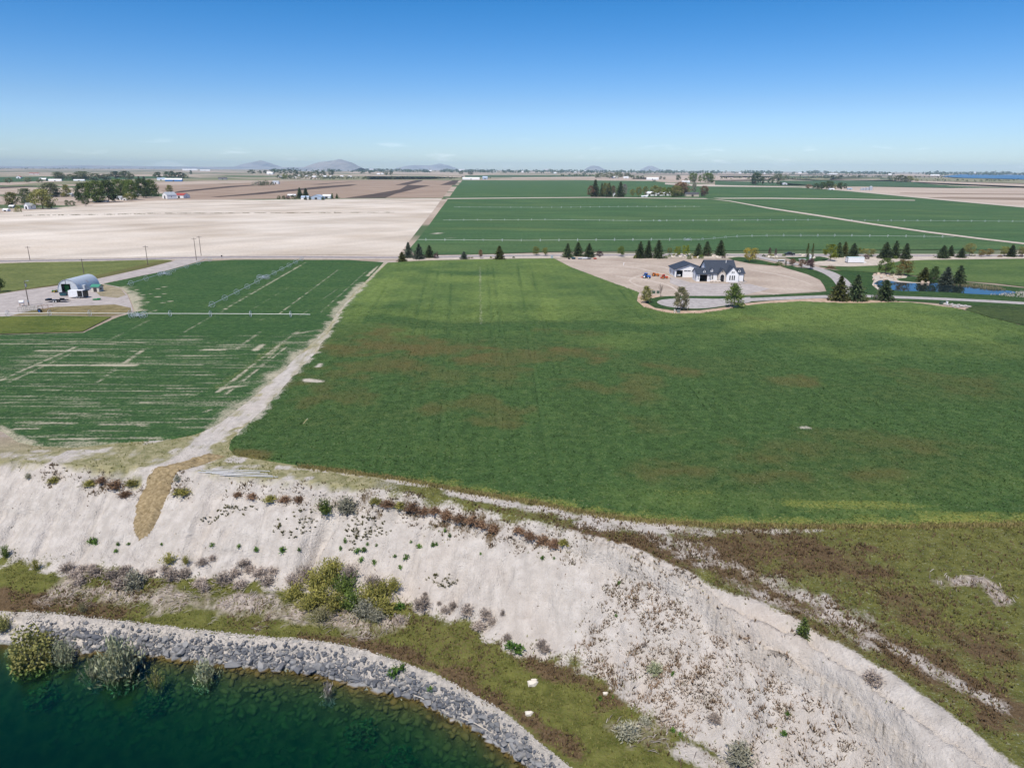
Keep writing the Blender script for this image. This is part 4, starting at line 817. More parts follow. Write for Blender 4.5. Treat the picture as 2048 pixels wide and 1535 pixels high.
growz('willow_shrub', 'fan', 'silver', 130, 1318, ZW, 38, 46, 'small grey willow bush beside the large yellow-green one', dens=1.6, twig=True)
growz('willow_shrub', 'fan', 'silver', 190, 1345, ZW, 30, 46, 'low broken willow bush leaning over the water', dens=1.0, twig=True)
growz('willow_shrub', 'fan', 'willow', 311, 1360, ZW, 22, 36, 'smallest willow tuft in the lake', dens=1.0, twig=True)
growz('willow_shrub', 'fan', 'silver', 410, 1352, ZW, 34, 50, 'round silvery willow tuft in shallow water off the stones', dens=1.6, twig=True)
growz('willow_shrub', 'fan', 'willow', 5, 1258, ZW + 1.2, 30, 40, 'green bush growing between the bank stones', dens=1.4, twig=True)
growz('dead_shrub', 'twiggy', 'grey', 655, 1382, ZW, 30, 26, 'bleached dead twigs standing in the shallow water', dens=.35, twig=True)
for x, yb, c_, lb in [(85,1375,'dark','dark clump of waterweed under the surface off the yellow willow'), (310,1388,'dark','dark sunken bush under the water below the small willow'), (725,1450,'dark','dark weed clump under the green water'), (800,1492,'dark','large dark weed clump in the deep green water')]:
    p = G(x, yb, ZW - 1.6); plant('waterweed', 'bush', c_, (p.x, p.y, float(hfun(p.x, p.y)) - .1), 1.9, 4.2, lb, 'waterweed', dens=.7, parts=False)
# thicket at the foot of the slope
rg = random.Random(4)
for x, yb, h_, w_, c_ in [(632,1180,44,40,'broom'),(660,1172,52,44,'broom'),(642,1206,40,46,'broom'),(690,1190,46,46,'green'),(612,1160,30,36,'sage'),(590,1196,30,36,'broom'),(672,1222,40,44,'broom'),(705,1222,44,40,'green'),(740,1206,42,40,'broom'),(765,1196,36,44,'broom'),(728,1232,36,40,'greysage'),(770,1224,34,40,'broom'),(700,1160,34,32,'sage'),(615,1220,30,36,'broom'),(748,1180,30,36,'sage'),(788,1180,26,26,'broom'),(645,1240,26,34,'pale'),(585,1170,24,28,'sage'),(668,1150,36,34,'broom'),(755,1240,22,34,'greysage')]:
    grow('brush_shrub', 'fan', c_, x, yb, h_, w_ * 1.35, {'broom': 'olive yellow twiggy brush in the thicket under the bluff', 'green': 'dark green leafy brush in the heart of the thicket', 'sage': 'grey-brown dead brush at the fringe of the thicket', 'greysage': 'grey-green brush at the lower edge of the thicket', 'pale': 'pale straw-coloured brush at the lower edge of the thicket'}[c_], 'brush', 'brush thicket', 1.5, twig=True)
tw = [(135,1140,22,30),(150,1152,18,26),(165,1140,16,24),(190,1150,22,30),(185,1138,16,20),(160,1166,22,30),(225,1155,24,34),(250,1145,20,30),(262,1165,30,42),(300,1148,14,26),(240,1172,26,34),(345,1155,22,40),(370,1150,18,30),(330,1140,14,22),(405,1125,12,26),(425,1118,12,16),(446,1165,34,34),(470,1148,16,26),(487,1130,16,26),(500,1140,14,22),(480,1172,18,30),(520,1150,22,34),(535,1165,20,30),(545,1145,18,24),(410,1180,22,26),(400,1168,18,30),
      (850,1200,16,16),(850,1190,10,10),(845,1212,22,38),(878,1208,10,10),(907,1216,20,20),(933,1226,24,30),(937,1212,10,8),(970,1232,24,26),(985,1245,18,22),(1005,1230,18,10),(958,1256,20,30),(1015,1278,16,18),(800,1240,14,24),(890,1222,14,18),(1083,1290,16,22),(1090,1300,14,26),(1290,1290,10,12)]
for x, yb, h_, w_ in tw: grow('dry_shrub', 'twiggy', 'sage', x, yb, h_ * .8, w_, 'grey-brown dry shrub at the slope foot ' + ('below the straw spill' if x < 320 else 'between the straw spill and the brush thicket' if x < 600 else 'right beyond the brush thicket' if x < 900 else 'where the grass shelf narrows under the slope'), 'shrub', 'dry shrubs along the toe of the bluff', .8)
for x, yb, h_, w_, c_, lb in [(268,1172,34,40,'greysage','largest bluish grey sagebrush among the dry shrubs'), (1311,1345,24,28,'silver','silvery sagebrush alone on the tufted slope'), (1255,1470,30,44,'greysage','sprawling dead grey sagebrush on the grass shelf'), (340,1128,24,34,'broom','pale green bush on the sand just below the straw spill'), (372,1128,18,20,'broom','smaller pale green bush beside another on the sand'),
                              (1480,1520,36,60,'greysage','grey-green sagebrush at the lower edge of the slope'), (1290,1445,14,24,'greysage','low grey sage tuft on the grass'), (1430,1440,16,26,'sage','lavender grey tuft at the foot of the slope'), (12,1115,26,24,'green','green bush where the grass meets the white slope'), (72,1140,24,22,'broom','yellow-green bush at the grass edge of the white slope'), (650,1030,34,40,'green','green bush in the hollow below the crest'), (695,1020,30,40,'greysage','grey tangle beside the green bush below the crest'),
                              (25,1308,16,22,'silver','low pale tuft at the waterline'), (165,1225,22,18,'pale','feathery tan grass on top of the stone bank'), (1745,1362,22,36,'sage','grey dead shrub hanging on the sandy edge'), (58,955,10,14,'greysage','small dark grey bush alone on white sand near the crest'), (355,960,12,12,'greysage','grey pile of brush at the top of the straw spill')]:
    grow('sagebrush', 'twiggy' if c_ in ('sage','greysage','silver') else 'fan', c_, x, yb, h_, w_, lb, 'shrub', None, 1.2)
grow('small_tree', 'spruce', 'green', 1605, 1272, 40, 30, 'small bright green conifer alone on the sandy shelf', 'tree', None, .8, parts=True)
wd = [(185,1085,14,26),(192,1088,16,18),(236,1090,10,10),(258,1088,6,14),(424,1092,10,14),(478,1095,10,12),(512,1102,12,14),(565,1103,14,22),(598,1102,10,10),(715,1104,12,20),(728,1102,12,18),(723,1122,12,18),(748,1128,12,16),(812,1118,14,18),(838,1096,12,16),(866,1092,12,14),(873,1090,10,10),(800,1137,10,14),(790,1114,8,12),(900,1074,12,10),(890,1064,12,10),(961,1109,8,8),(735,1090,8,10),(753,1092,8,8),(822,1085,8,8),(232,1103,8,14),(323,1089,6,8),(1085,1118,10,14),(1108,1118,8,8),(1035,1305,24,40),(1020,1295,20,30),(1238,1168,10,10),(1232,1232,8,10),(1345,1350,14,10),(800,1215,14,34),(790,1350,26,36),(805,1340,18,24),(862,1382,14,20),(1200,1400,14,14),(1225,1395,8,8),(1345,1462,12,14),(1360,1470,10,12),(1568,1470,14,20),(1575,1430,12,14),(690,1085,14,10),(681,1100,12,10)]
for x, yb, h_, w_ in wd: grow('green_weed', 'weed', 'weedgreen', x, yb, h_, w_, 'bright green weed clump ' + ('on pale sand below the straw spill' if x < 330 and yb < 1200 else 'on the bank of stones' if yb > 1330 and x < 900 else 'on pale sand just above the brush thicket' if x < 700 else 'on the open slope above the dry shrubs' if x < 970 else 'at the foot of the brown-tufted slope' if yb > 1280 else 'high on the brown-tufted slope'), 'weed', 'green weeds on the bluff', .8)

for x, yb, h_, w_, c_ in [(752,1004,16,24,'broom'),(775,1010,18,30,'rust'),(800,1012,16,30,'broom'),(825,1018,18,32,'rust'),(850,1024,18,30,'rust'),(872,1022,16,28,'rust'),(895,1032,20,32,'rust'),(920,1040,20,30,'rust'),(945,1042,16,28,'rust'),(965,1052,20,30,'rust'),(990,1060,18,30,'rust'),(1040,1062,14,26,'rust'),(1062,1072,16,30,'rust'),(1088,1082,20,32,'rust'),(1110,1088,18,30,'rust'),(1130,1086,16,24,'broom'),
                          (478,990,12,20,'rust'),(505,994,14,24,'rust'),(540,998,14,26,'broom'),(570,1000,14,24,'rust'),(598,1000,14,22,'rust'),(108,962,16,20,'broom'),(180,968,14,26,'broom'),(205,962,14,22,'rust'),(232,972,20,34,'rust'),(250,990,14,26,'rust'),(262,968,14,24,'broom'),(365,985,14,34,'broom')]:
    grow('crest_brush', 'twiggy', c_, x, yb, h_ * .8, w_, ('rusty brown' if c_ == 'rust' else 'olive green') + (' brush hanging below the crest right of the hollow' if x > 720 else ' brush below the crest between the straw spill and the hollow' if x > 440 else ' brush at the crest beside the straw spill'), 'brush', 'brush along the crest of the bluff', 1.0, sink=.15)
# ------------------------------------------------------------------ uncountable growth and stones
rng = np.random.default_rng(3)
def tri_tufts(name, pts, hh, sp, mat_, blades=4, lean=.5, wid=.06):
    """each tuft = a few narrow bent blades; pts (n,3)"""
    n_ = len(pts); B = np.repeat(pts, blades, 0); h_ = np.repeat(hh, blades) * rng.uniform(.5, 1.1, n_ * blades); s_ = np.repeat(sp, blades)
    a = rng.uniform(0, 6.283, n_ * blades); r_ = rng.uniform(0, 1, n_ * blades) * s_
    base = B + np.stack([np.cos(a) * r_ * .5, np.sin(a) * r_ * .5, -.04 + 0 * a], -1)
    tip = B + np.stack([np.cos(a) * (r_ + lean * h_), np.sin(a) * (r_ + lean * h_), h_], -1)
    p = np.stack([-np.sin(a), np.cos(a), 0 * a], -1) * (wid * (.5 + rng.uniform(0, 1, n_ * blades)))[:, None]
    V_ = np.stack([base - p, base + p, tip], 1).reshape(-1, 3)
    return link(name, mesh_np(name, V_, np.arange(len(V_)).reshape(-1, 3), {'v': np.repeat(np.repeat(rng.uniform(0, 1, n_), blades) * .6 + rng.uniform(0, .4, n_ * blades), 3)}), mat_)
_gi = (GX >= -82) & (GX <= 82); _gj = (GY >= 40) & (GY <= 124)
def sample(at, xs, ys):
    i = np.clip(np.searchsorted(GX, xs) - 1, 0, nx - 1); j = np.clip(np.searchsorted(GY, ys) - 1, 0, ny - 1); return A[at][j, i]
def scatter(n_, fn, box=(-80, 70, 41, 120)):
    xs = rng.uniform(box[0], box[1], n_); ys = rng.uniform(box[2], box[3], n_); k = rng.uniform(0, 1, n_) < fn(xs, ys)
    xs, ys = xs[k], ys[k]; return np.stack([xs, ys, hfun(xs, ys)], -1)
def vis(xs, ys): return np.abs(xs) < .74 * ys + 6
clump = lambda xs, ys, k=.5, s=50: ss(.42, .62, fbm(xs * k, ys * k, 3, s))
# olive grass of the shelf and the bluff top
fld = P2(wheat); fl2 = P2(lf)
def notfield(xs, ys): return ~inside(xs, ys, fld) & ~inside(xs, ys, fl2)
p = scatter(190000, lambda x, y: np.clip(sample('grass', x, y) - sample('soil', x, y), 0, 1) * vis(x, y) * notfield(x, y) * (.2 + .8 * clump(x, y)))
stuff(tri_tufts('grass', p, rng.uniform(.10, .32, len(p)), rng.uniform(.08, .25, len(p)), leaf_mat('leaf_grass', (.068, .082, .018), (.25, .235, .075)), 3))
p = scatter(190000, lambda x, y: np.clip(np.maximum(sample('dry', x, y), sample('tuf', x, y) * 1.4), 0, 1) * vis(x, y) * notfield(x, y) * (.25 + .9 * clump(x, y, .8, 51)))
stuff(tri_tufts('dry_grass', p, rng.uniform(.15, .5, len(p)), rng.uniform(.1, .3, len(p)), leaf_mat('leaf_dry', (.06, .038, .02), (.22, .15, .085)), 4))
p = scatter(42000, lambda x, y: np.clip(sample('straw', x, y) * 1.5, 0, 1) * vis(x, y) * (.3 + .9 * clump(x, y, .6, 57)))
def flattened(name, pts, mat_):
    n_ = len(pts); a = .35 + (fbm(pts[:, 0] * .22, pts[:, 1] * .22, 3, 15) - .5) * 5 + rng.normal(size=n_) * .25; L_ = rng.uniform(.5, 1.3, n_); d = np.stack([np.cos(a), np.sin(a), 0 * a], -1); s_ = np.stack([-np.sin(a), np.cos(a), 0 * a], -1) * .035
    b0 = pts + rng.normal(size=(n_, 3)) * (.3, .3, 0) + (0, 0, .05); mid_ = b0 + d * (L_ * .5)[:, None] + np.stack([0 * a, 0 * a, rng.uniform(.1, .35, n_)], -1); tp = b0 + d * L_[:, None] + (0, 0, .06)
    V_ = np.stack([b0 - s_, b0 + s_, mid_ + s_, mid_ - s_, tp], 1).reshape(-1, 3); k5 = np.arange(n_)[:, None] * 5
    return link(name, mesh_np(name, V_, np.vstack([k5 + [0, 1, 2], k5 + [0, 2, 3], k5 + [3, 2, 4]]), {'v': np.repeat(rng.uniform(0, 1, n_), 5)}), mat_)
stuff(flattened('dead_grass', p, leaf_mat('leaf_straw', (.20, .165, .14), (.50, .45, .41))))
# brown tufts on the right-hand slope
TP = PT([(1290,1135),(1230,1215),(1130,1310),(1180,1345),(1230,1390),(1280,1430),(1340,1460),(1420,1490),(1520,1560),(1760,1560),(1790,1480),(1700,1400),(1590,1330),(1480,1275),(1400,1195),(1340,1150)])
def tdens(x, y):
    k = inside(x, y, TP); wv = fbm(x * .25, y * .25, 3, 90); return k * (.12 + .88 * ss(.40, .58, wv)) * (.55 + .45 * ss(40, 20, x)) * (.25 + .75 * clump(x, y, 1.1, 92))
p = scatter(105000, tdens, (-10, 60, 40, 92))
stuff(tri_tufts('brown_tufts', p, rng.uniform(.12, .36, len(p)), rng.uniform(.1, .28, len(p)), leaf_mat('leaf_brown', (.11, .07, .048), (.34, .245, .165)), 5, .6))
# small round cushions on the bare slope
def dots(areas, n_):
    out = []
    for pts in areas:
        P_ = PT(pts); lo, hi = P_.min(0), P_.max(0); xs = rng.uniform(lo[0], hi[0], n_); ys = rng.uniform(lo[1], hi[1], n_); k = inside(xs, ys, P_) & (rng.uniform(0, 1, n_) < .3 + clump(xs, ys, .9, 60)); out.append(np.stack([xs[k], ys[k], hfun(xs[k], ys[k])], -1))
    return np.vstack(out)
p = dots([[(540,1060),(560,1030),(620,1020),(640,1045),(590,1080)], [(690,1060),(710,1030),(760,1035),(790,1060),(770,1075),(720,1080)], [(690,1050),(700,1120),(720,1060)], [(400,1040),(430,1025),(490,1010),(520,1015),(480,1035)], [(850,1160),(880,1140),(920,1160),(890,1180)]], 130)
stuff(tri_tufts('cushion_plants', p, rng.uniform(.14, .26, len(p)), rng.uniform(.18, .34, len(p)), leaf_mat('leaf_cush', (.05, .055, .015), (.15, .14, .05)), 16, .3, .08))
p = scatter(9000, lambda x, y: (sample('grass', x, y) + sample('rock', x, y) + sample('wet', x, y) < .3) * (y < cY(K0, x) - 1) * .12 * (.2 + clump(x, y, .4, 93)) * vis(x, y))
stuff(tri_tufts('sparse_tufts', p, rng.uniform(.08, .22, len(p)), rng.uniform(.06, .2, len(p)), leaf_mat('leaf_brown', (.075, .045, .03), (.27, .19, .12)), 6, .5))
# straw-coloured stubble fringe of the wheat
EG = P2([(600,931),(700,943),(800,956),(870,970),(1000,994),(1100,1010),(1200,1029),(1300,1042),(1400,1049),(1600,1051),(1900,1050),(2048,1047)])
q = []; seg = np.hypot(*(np.diff(EG, axis=0).T)); cum = np.concatenate([[0], np.cumsum(seg)])
for t in rng.uniform(0, cum[-1], 9000):
    i = min(len(seg) - 1, int(np.searchsorted(cum, t) - 1)); i = max(i, 0); f = (t - cum[i]) / seg[i]; q.append(EG[i] * (1 - f) + EG[i + 1] * f + rng.normal(size=2) * (.35, .45))
q = np.array(q); p = np.column_stack([q, hfun(q[:, 0], q[:, 1]) + .04])
stuff(tri_tufts('stubble', p, rng.uniform(.2, .5, len(p)), rng.uniform(.08, .2, len(p)), leaf_mat('leaf_stub', (.22, .19, .05), (.62, .52, .24)), 3, .3, .05))
# reeds at the pond
def area_tufts(name, poly, n_, h_, mt, z=.12, w_=.08):
    P_ = P2(poly); lo, hi = P_.min(0), P_.max(0); xs = rng.uniform(lo[0], hi[0], n_); ys = rng.uniform(lo[1], hi[1], n_); k = inside(xs, ys, P_)
    return stuff(tri_tufts(name, np.stack([xs[k], ys[k], 0 * xs[k] + z], -1), rng.uniform(.5, 1, k.sum()) * h_, rng.uniform(.2, .5, k.sum()), mt, 4, .25, w_))
m_reed = leaf_mat('leaf_reed', (.20, .19, .09), (.52, .46, .29))
area_tufts('reeds', [(1900,570),(1925,567.5),(1960,570.5),(2000,575),(2012,581),(1990,581),(1950,576)], 900, 1.0, m_reed)
area_tufts('reeds', [(1978,590),(2010,588),(2048,583),(2090,584),(2090,594),(2048,596)], 700, .8, leaf_mat('leaf_reed2', (.34, .31, .26), (.62, .57, .5)))

# ------------------------------------------------------------------ stone bank
def stone_mesh(seed, n=9):
    g = np.random.default_rng(seed); bm = bmesh.new()
    for k in range(n + 5): v = g.normal(size=3); v /= np.linalg.norm(v); v = np.sign(v) * np.abs(v) ** .8; bm.verts.new((v[0] * .55, v[1] * .42, v[2] * .32))
    bmesh.ops.convex_hull(bm, input=bm.verts); bmesh.ops.triangulate(bm, faces=bm.faces)
    lo = [v for v in bm.verts if not v.link_faces]; bmesh.ops.delete(bm, geom=lo, context='VERTS')
    me = bpy.data.meshes.new('stone'); bm.to_mesh(me); bm.free(); return me
SM = [stone_mesh(k) for k in range(10)]
m, n, l, b = new_mat('bank_stone')
oi = n.new('ShaderNodeObjectInfo'); f = pos_noise(n, l, 3, 5)
sv = math_(n, l, 'ADD', oi.outputs['Random'], attr(n, 'v'))
c = mix(n, l, ramp(n, l, sv, 0, 1), (.085, .092, .108), (.25, .248, .245)); c = mix(n, l, ramp(n, l, f, .55, .72, 0, .5), c, (.34, .31, .265)); c = mix(n, l, ramp(n, l, attr(n, 'v'), .35, .9), c, (.43, .395, .345))
g_ = n.new('ShaderNodeNewGeometry'); sx = n.new('ShaderNodeSeparateXYZ'); l.new(g_.outputs['Position'], sx.inputs[0])
c = mix(n, l, ramp(n, l, sx.outputs[2], ZW + .05, ZW - .12), c, (.13, .085, .025))      # algae below the waterline
l.new(c, b.inputs['Base Color']); b.inputs['Roughness'].default_value = .85; b.inputs['Specular IOR Level'].default_value = .2; bump(n, l, b, f, .5, .05); m_stone = m
for s_ in SM: s_.materials.append(m_stone)
bx_ = np.arange(-82, 34, .8); quad = []
V_ = []; rows = 7
for xx in bx_:
    y0_, y1_ = float(cY(KB, xx)) + .1, float(cY(KW, xx)) + .2
    for k in range(rows): yy = y0_ + (y1_ - y0_) * k / (rows - 1); V_.append((xx, yy, float(hfun(xx, yy)) + .05))
V_ = np.array(V_); ii = np.arange(len(V_)).reshape(-1, rows); Q = np.stack([ii[:-1, :-1], ii[:-1, 1:], ii[1:, 1:], ii[1:, :-1]], -1).reshape(-1, 4)[:, ::-1]
m_rub = dirt('bank_rubble', (.26, .245, .23), (.44, .40, .355), 2.2, (1, 1, 1), .2)
bank = struct(link('stone_bank', mesh_np('stone_bank', V_, Q, {}, True), m_rub))
def bank_pt(lo=-.1, hi=1.15):
    while True:
        xx = rng.uniform(-78, 22); t = rng.uniform(lo, hi); y0_, y1_ = float(cY(KB, xx)), float(cY(KW, xx)); yy = y0_ + (y1_ - y0_) * t
        if abs(xx) < .74 * yy + 4: return xx, yy, t
for k in range(300):
    xx, yy, t = bank_pt(.42, 1.12); sc = rng.uniform(.55, 1.0) * (1.25 if t > .8 else 1); o = link('stone', SM[k % 10], None, bank)
    o.location = (xx, yy, float(hfun(xx, yy)) + .05 * sc); o.rotation_euler = rng.uniform(-.5, .5, 3) + np.array([R(-30) if t < 1 else 0, 0, rng.uniform(0, 6.28)]); o.scale = (sc * 1.3, sc * 1.2, sc * 1.1)
o = link('stone', SM[3], None, bank); p = G(466, 1330, ZW); o.location = (p.x, p.y, ZW + .1); o.scale = (2.0, 1.4, 1.0)
o = link('stone', SM[5], None, bank); p = G(527, 1338, ZW); o.location = (p.x, p.y, ZW + .02); o.scale = (1.2, 1.0, 1.2)
o = link('stone', SM[1], None, bank); p = G(622, 1335, ZW); o.location = (p.x, p.y, ZW + .15); o.scale = (1.7, 1.4, 1.2)
def many_stones(name, N, fn, smin, smax, par=None, v0=0.0):
    VV, FF, vv = [], [], []; off = 0
    arrs = []
    for s_ in SM:
        v = np.empty(len(s_.vertices) * 3); s_.vertices.foreach_get('co', v); f_ = np.empty(len(s_.polygons) * 3, int); s_.polygons.foreach_get('vertices', f_); arrs.append((v.reshape(-1, 3), f_.reshape(-1, 3)))
    for k in range(N):
        xx, yy, dz = fn(); v, f_ = arrs[k % 10]; sc = smin + (smax - smin) * rng.uniform() ** 2; a = rng.uniform(0, 6.28); ca, sa = math.cos(a), math.sin(a); e = rng.uniform(-.5, .5); ce, se = math.cos(e), math.sin(e)
        w_ = v * np.array([sc * 1.2, sc * 1.1, sc]); w_ = np.stack([w_[:, 0] * ce - w_[:, 2] * se, w_[:, 1], w_[:, 0] * se + w_[:, 2] * ce], -1); w_ = np.stack([w_[:, 0] * ca - w_[:, 1] * sa, w_[:, 0] * sa + w_[:, 1] * ca, w_[:, 2]], -1)
        VV.append(w_ + (xx, yy, dz)); FF.append(f_ + off); off += len(v); vv.append(np.full(len(v), v0 + rng.uniform(-.5, .5)))
    o = link(name, mesh_np(name, np.vstack(VV), np.vstack(FF), {'v': np.concatenate(vv)}), m_stone, par); return stuff(o)
def f1():
    xx, yy, t = bank_pt(.08 + .32 * rng.uniform(), 1.2); return xx, yy, float(hfun(xx, yy)) + .05
def f1u():
    xx, yy, t = bank_pt(-.15, .62); return xx, yy, float(hfun(xx, yy)) + .05
many_stones('small_stones', 5200, f1, .16, .62, bank)
many_stones('bank_gravel', 5200, f1u, .08, .24, bank, 1.1)
def f2():
    while True:
        xx = rng.uniform(-75, 25); yy = float(cY(KW, xx)) - rng.uniform(0, 1) ** 1.3 * 9
        if abs(xx) < .74 * yy + 4: return xx, yy, float(hfun(xx, yy)) + .02
o = many_stones('lake_bed_stones', 2600, f2, .25, 1.15, bank)
m_stone_keep = m_stone; m_stone = mat('sand_clod', (.52, .46, .40), .95, .18, 2, obj=False)
def f3():
    while True:
        xx = rng.uniform(-78, 48); a_, b0_ = float(cY(K0, xx)), float(cY(KT, xx)); yy = b0_ + (a_ - b0_) * rng.uniform(0, .97)
        if abs(xx) < .74 * yy + 4 and yy > 41 and vn(xx * .3, yy * .3, 12) + rng.uniform(-.3, .3) > .5: return xx, yy, float(hfun(xx, yy)) + .01
many_stones('sand_clods', 3000, f3, .05, .2)
m_stone = m_stone_keep
# driftwood along the waterline
m_drift = mat('driftwood', (.50, .45, .38), .9, .15, 5)
for x0, y0_, x1, y1_, lb in [(828,1392,860,1408,'pale driftwood stick lying on the stones'), (868,1412,900,1432,'longest pale driftwood branch along the waterline'), (885,1424,945,1448,'bundle-edge driftwood pole at the waterline'), (920,1436,985,1468,'bleached driftwood trunk on the lower bank'), (790,1388,804,1402,'short stick poking into the brown shallows'), (424,1321,456,1327,'reed stalk floating beside the grey slab')]:
    a, b_ = GT(x0, y0_), GT(x1, y1_); o = MB().path([a + Vector((0, 0, .12)), a.lerp(b_, .5) + Vector((0, .1, .2)), b_ + Vector((0, 0, .12))], .055, 5).build('driftwood', m_drift); tag(o, lb, 'driftwood')
for x, y, s_, lb in [(1065,1368,1.0,'white boulder, largest of a pair on the grass shelf'), (1068,1362,.6,'small white stone on top of a white boulder on the grass'), (1058,1428,.75,'lone white stone near the stone bank'), (1211,1388,.5,'pale stone half sunk in the dry grass')]:
    o = link('boulder', SM[2].copy(), None); o.data.materials.clear(); o.data.materials.append(mat('white_stone', (.62, .57, .48), .9, .1, 3)); o.location = GT(x, y) + Vector((0, 0, .1)); o.scale = (s_ * 1.3, s_, s_); tag(o, lb, 'boulder')
# --- straw spilled down the slope
SPP = PT([(345,928),(420,906),(455,912),(420,925),(380,938),(352,948),(345,968),(338,990),(325,1020),(315,1045),(302,1070),(285,1078),(276,1090),(273,1078),(264,1066),(266,1040),(270,1015),(280,985),(292,960),(300,944)])
lo, hi = SPP.min(0), SPP.max(0); gx, gy = np.arange(lo[0], hi[0], .22), np.arange(lo[1], hi[1], .22); XX, YY = np.meshgrid(gx, gy)
kk = inside(XX + (fbm(XX * .8, YY * .8, 3, 5) - .5) * 1.2, YY, SPP); dd = dist_poly(XX, YY, SPP, True) * kk
ZZ = hfun(XX, YY) + np.minimum(dd * .5, .38) + kk * (fbm(XX * 1.3, YY * 2.2, 3, 14) - .5) * .85 * ss(0, 1, dd) - .06
ii = np.arange(XX.size).reshape(XX.shape); Q = np.stack([ii[:-1, :-1], ii[:-1, 1:], ii[1:, 1:], ii[1:, :-1]], -1)[kk[:-1, :-1] & kk[1:, 1:]]
us = np.unique(Q); re = np.full(XX.size, -1); re[us] = np.arange(len(us))
m_hay = dirt('old_straw', (.17, .128, .068), (.31, .245, .145), 1.8, (1, 2, 1), .35)
tag(link('straw_spill', mesh_np('straw_spill', np.stack([XX.ravel(), YY.ravel(), ZZ.ravel()], -1)[us], re[Q], {}, True), m_hay), 'tan straw and manure spill running down the white slope', 'straw')
# --- spare irrigation pipes lying on the bluff top
m_alu = mat('aluminium', (.60, .60, .60), .5, .12, 3, metal=.25)
for k, (x0, y0_, x1, y1_) in enumerate([(402,941,520,945.5),(412,944,536,948.5),(424,947.5,545,952),(396,944.5,500,950),(440,951,556,954.5),(425,939,540,943)]):
    a, b_ = GT(x0, y0_), GT(x1, y1_); o = MB().tube(a + Vector((0, 0, .1)), b_ + Vector((0, 0, .1)), .055, n=8).build('irrigation_pipe', m_alu); tag(o, 'loose aluminium irrigation pipe lying in the grass at the bluff edge', 'pipe', 'spare pipes on the bluff edge')

# --- the wheat itself where single plants give the field its grain
def cropf(name, n_, ymax, fld_, fn_, z_, mat_, h_):
    ys_ = 72 + (ymax - 72) * rng.uniform(0, 1, n_) ** 1.25; xs_ = rng.uniform(-1, 1, n_) * (.76 * ys_ + 4); k_ = inside(xs_, ys_, fld_); xs_, ys_ = xs_[k_], ys_[k_]
    at = fn_(xs_, ys_); dz_ = at.pop('dz', 0); k2 = (at['bare'] < .3) & (at.pop('tl') < .45); xs_, ys_ = xs_[k2], ys_[k2]; at = {q: v[k2] for q, v in at.items()}; n2_ = len(xs_)
    hh = h_ * rng.uniform(.4, 1.25, n2_); bl = 3; a = rng.uniform(0, 6.283, n2_ * bl); X_, Y_, H_ = np.repeat(xs_, bl), np.repeat(ys_, bl), np.repeat(hh, bl) * rng.uniform(.6, 1.1, n2_ * bl); Z0 = np.repeat(z_ + (dz_[k2] if np.ndim(dz_) else 0) - .04 + 0 * xs_, bl)
    r_ = .095 * rng.uniform(.5, 1.6, n2_ * bl); px_, py_ = -np.sin(a) * r_, np.cos(a) * r_
    V_ = np.stack([np.stack([X_ - px_, Y_ - py_, Z0], -1), np.stack([X_ + px_, Y_ + py_, Z0], -1), np.stack([X_ + np.cos(a) * H_ * .8, Y_ + np.sin(a) * H_ * .8, Z0 + H_], -1)], 1).reshape(-1, 3)
    return stuff(link(name, mesh_np(name, V_, np.arange(len(V_)).reshape(-1, 3), {q: np.repeat(v, 3 * bl) for q, v in at.items()}), mat_))
cropf('wheat_plants', 200000, 235, fld, wheat_fn, .32, m_wheat, .18)
# ------------------------------------------------------------------ the white house
m_white = mat('white_siding', (.78, .78, .79), .6, .04, 1.5); m_trim = mat('white_trim', (.82, .82, .82), .5, .03); m_shing = mat('dark_shingle', (.035, .045, .065), .75, .25, 3.0)
m_glass = mat('window_glass', (.03, .04, .05), .12, .2, 2, spec=.6); m_stonew = mat('buff_stone', (.52, .46, .40), .85, .22, 4); m_inner = mat('dark_interior', (.05, .045, .045), .9, .2); m_brick = mat('dark_brick', (.16, .12, .11), .85, .25, 5)
m_black = mat('black_paint', (.02, .02, .022), .4, .2, 3); m_tyre = mat('tyre_rubber', (.022, .022, .023), .8, .2, 4); m_steel = mat('grey_steel', (.33, .34, .36), .5, .15, 3, metal=.5); m_galv = mat('galvanised', (.55, .58, .62), .45, .1, 2, metal=.55)
def gable_roof(mb, x0, x1, y0, y1, ze, zr, ov=.35, t=.16, axis='x'):
    """two sloping slabs; ridge along the axis"""
    if axis == 'x':
        ym = (y0 + y1) / 2; k = (zr - ze) / (ym - y0)
        mb.slab([(x0 - ov, y0 - ov, ze - ov * k + t), (x1 + ov, y0 - ov, ze - ov * k + t), (x1 + ov, ym, zr + t), (x0 - ov, ym, zr + t)], t)
        mb.slab([(x0 - ov, ym, zr + t), (x1 + ov, ym, zr + t), (x1 + ov, y1 + ov, ze - ov * k + t), (x0 - ov, y1 + ov, ze - ov * k + t)], t)
    else:
        xm = (x0 + x1) / 2; k = (zr - ze) / (xm - x0)
        mb.slab([(x0 - ov, y0 - ov, ze - ov * k + t), (xm, y0 - ov, zr + t), (xm, y1 + ov, zr + t), (x0 - ov, y1 + ov, ze - ov * k + t)], t)
        mb.slab([(xm, y0 - ov, zr + t), (x1 + ov, y0 - ov, ze - ov * k + t), (x1 + ov, y1 + ov, ze - ov * k + t), (xm, y1 + ov, zr + t)], t)
    return mb
def window(par, x, y, z, w_, h_, n_=1, face='y'):
    f = MB(); f.box(x - w_ / 2 - .06, x + w_ / 2 + .06, y - .07, y + .02, z - .06, z + h_ + .06); o = f.build('window', m_trim, par)
    g = MB(); k = w_ / n_
    for i in range(n_): 
        g = MB().box(x - w_ / 2 + i * k + .03, x - w_ / 2 + (i + 1) * k - .03, y - .10, y - .05, z, z + h_); g.build('pane', m_glass, o)
    return o
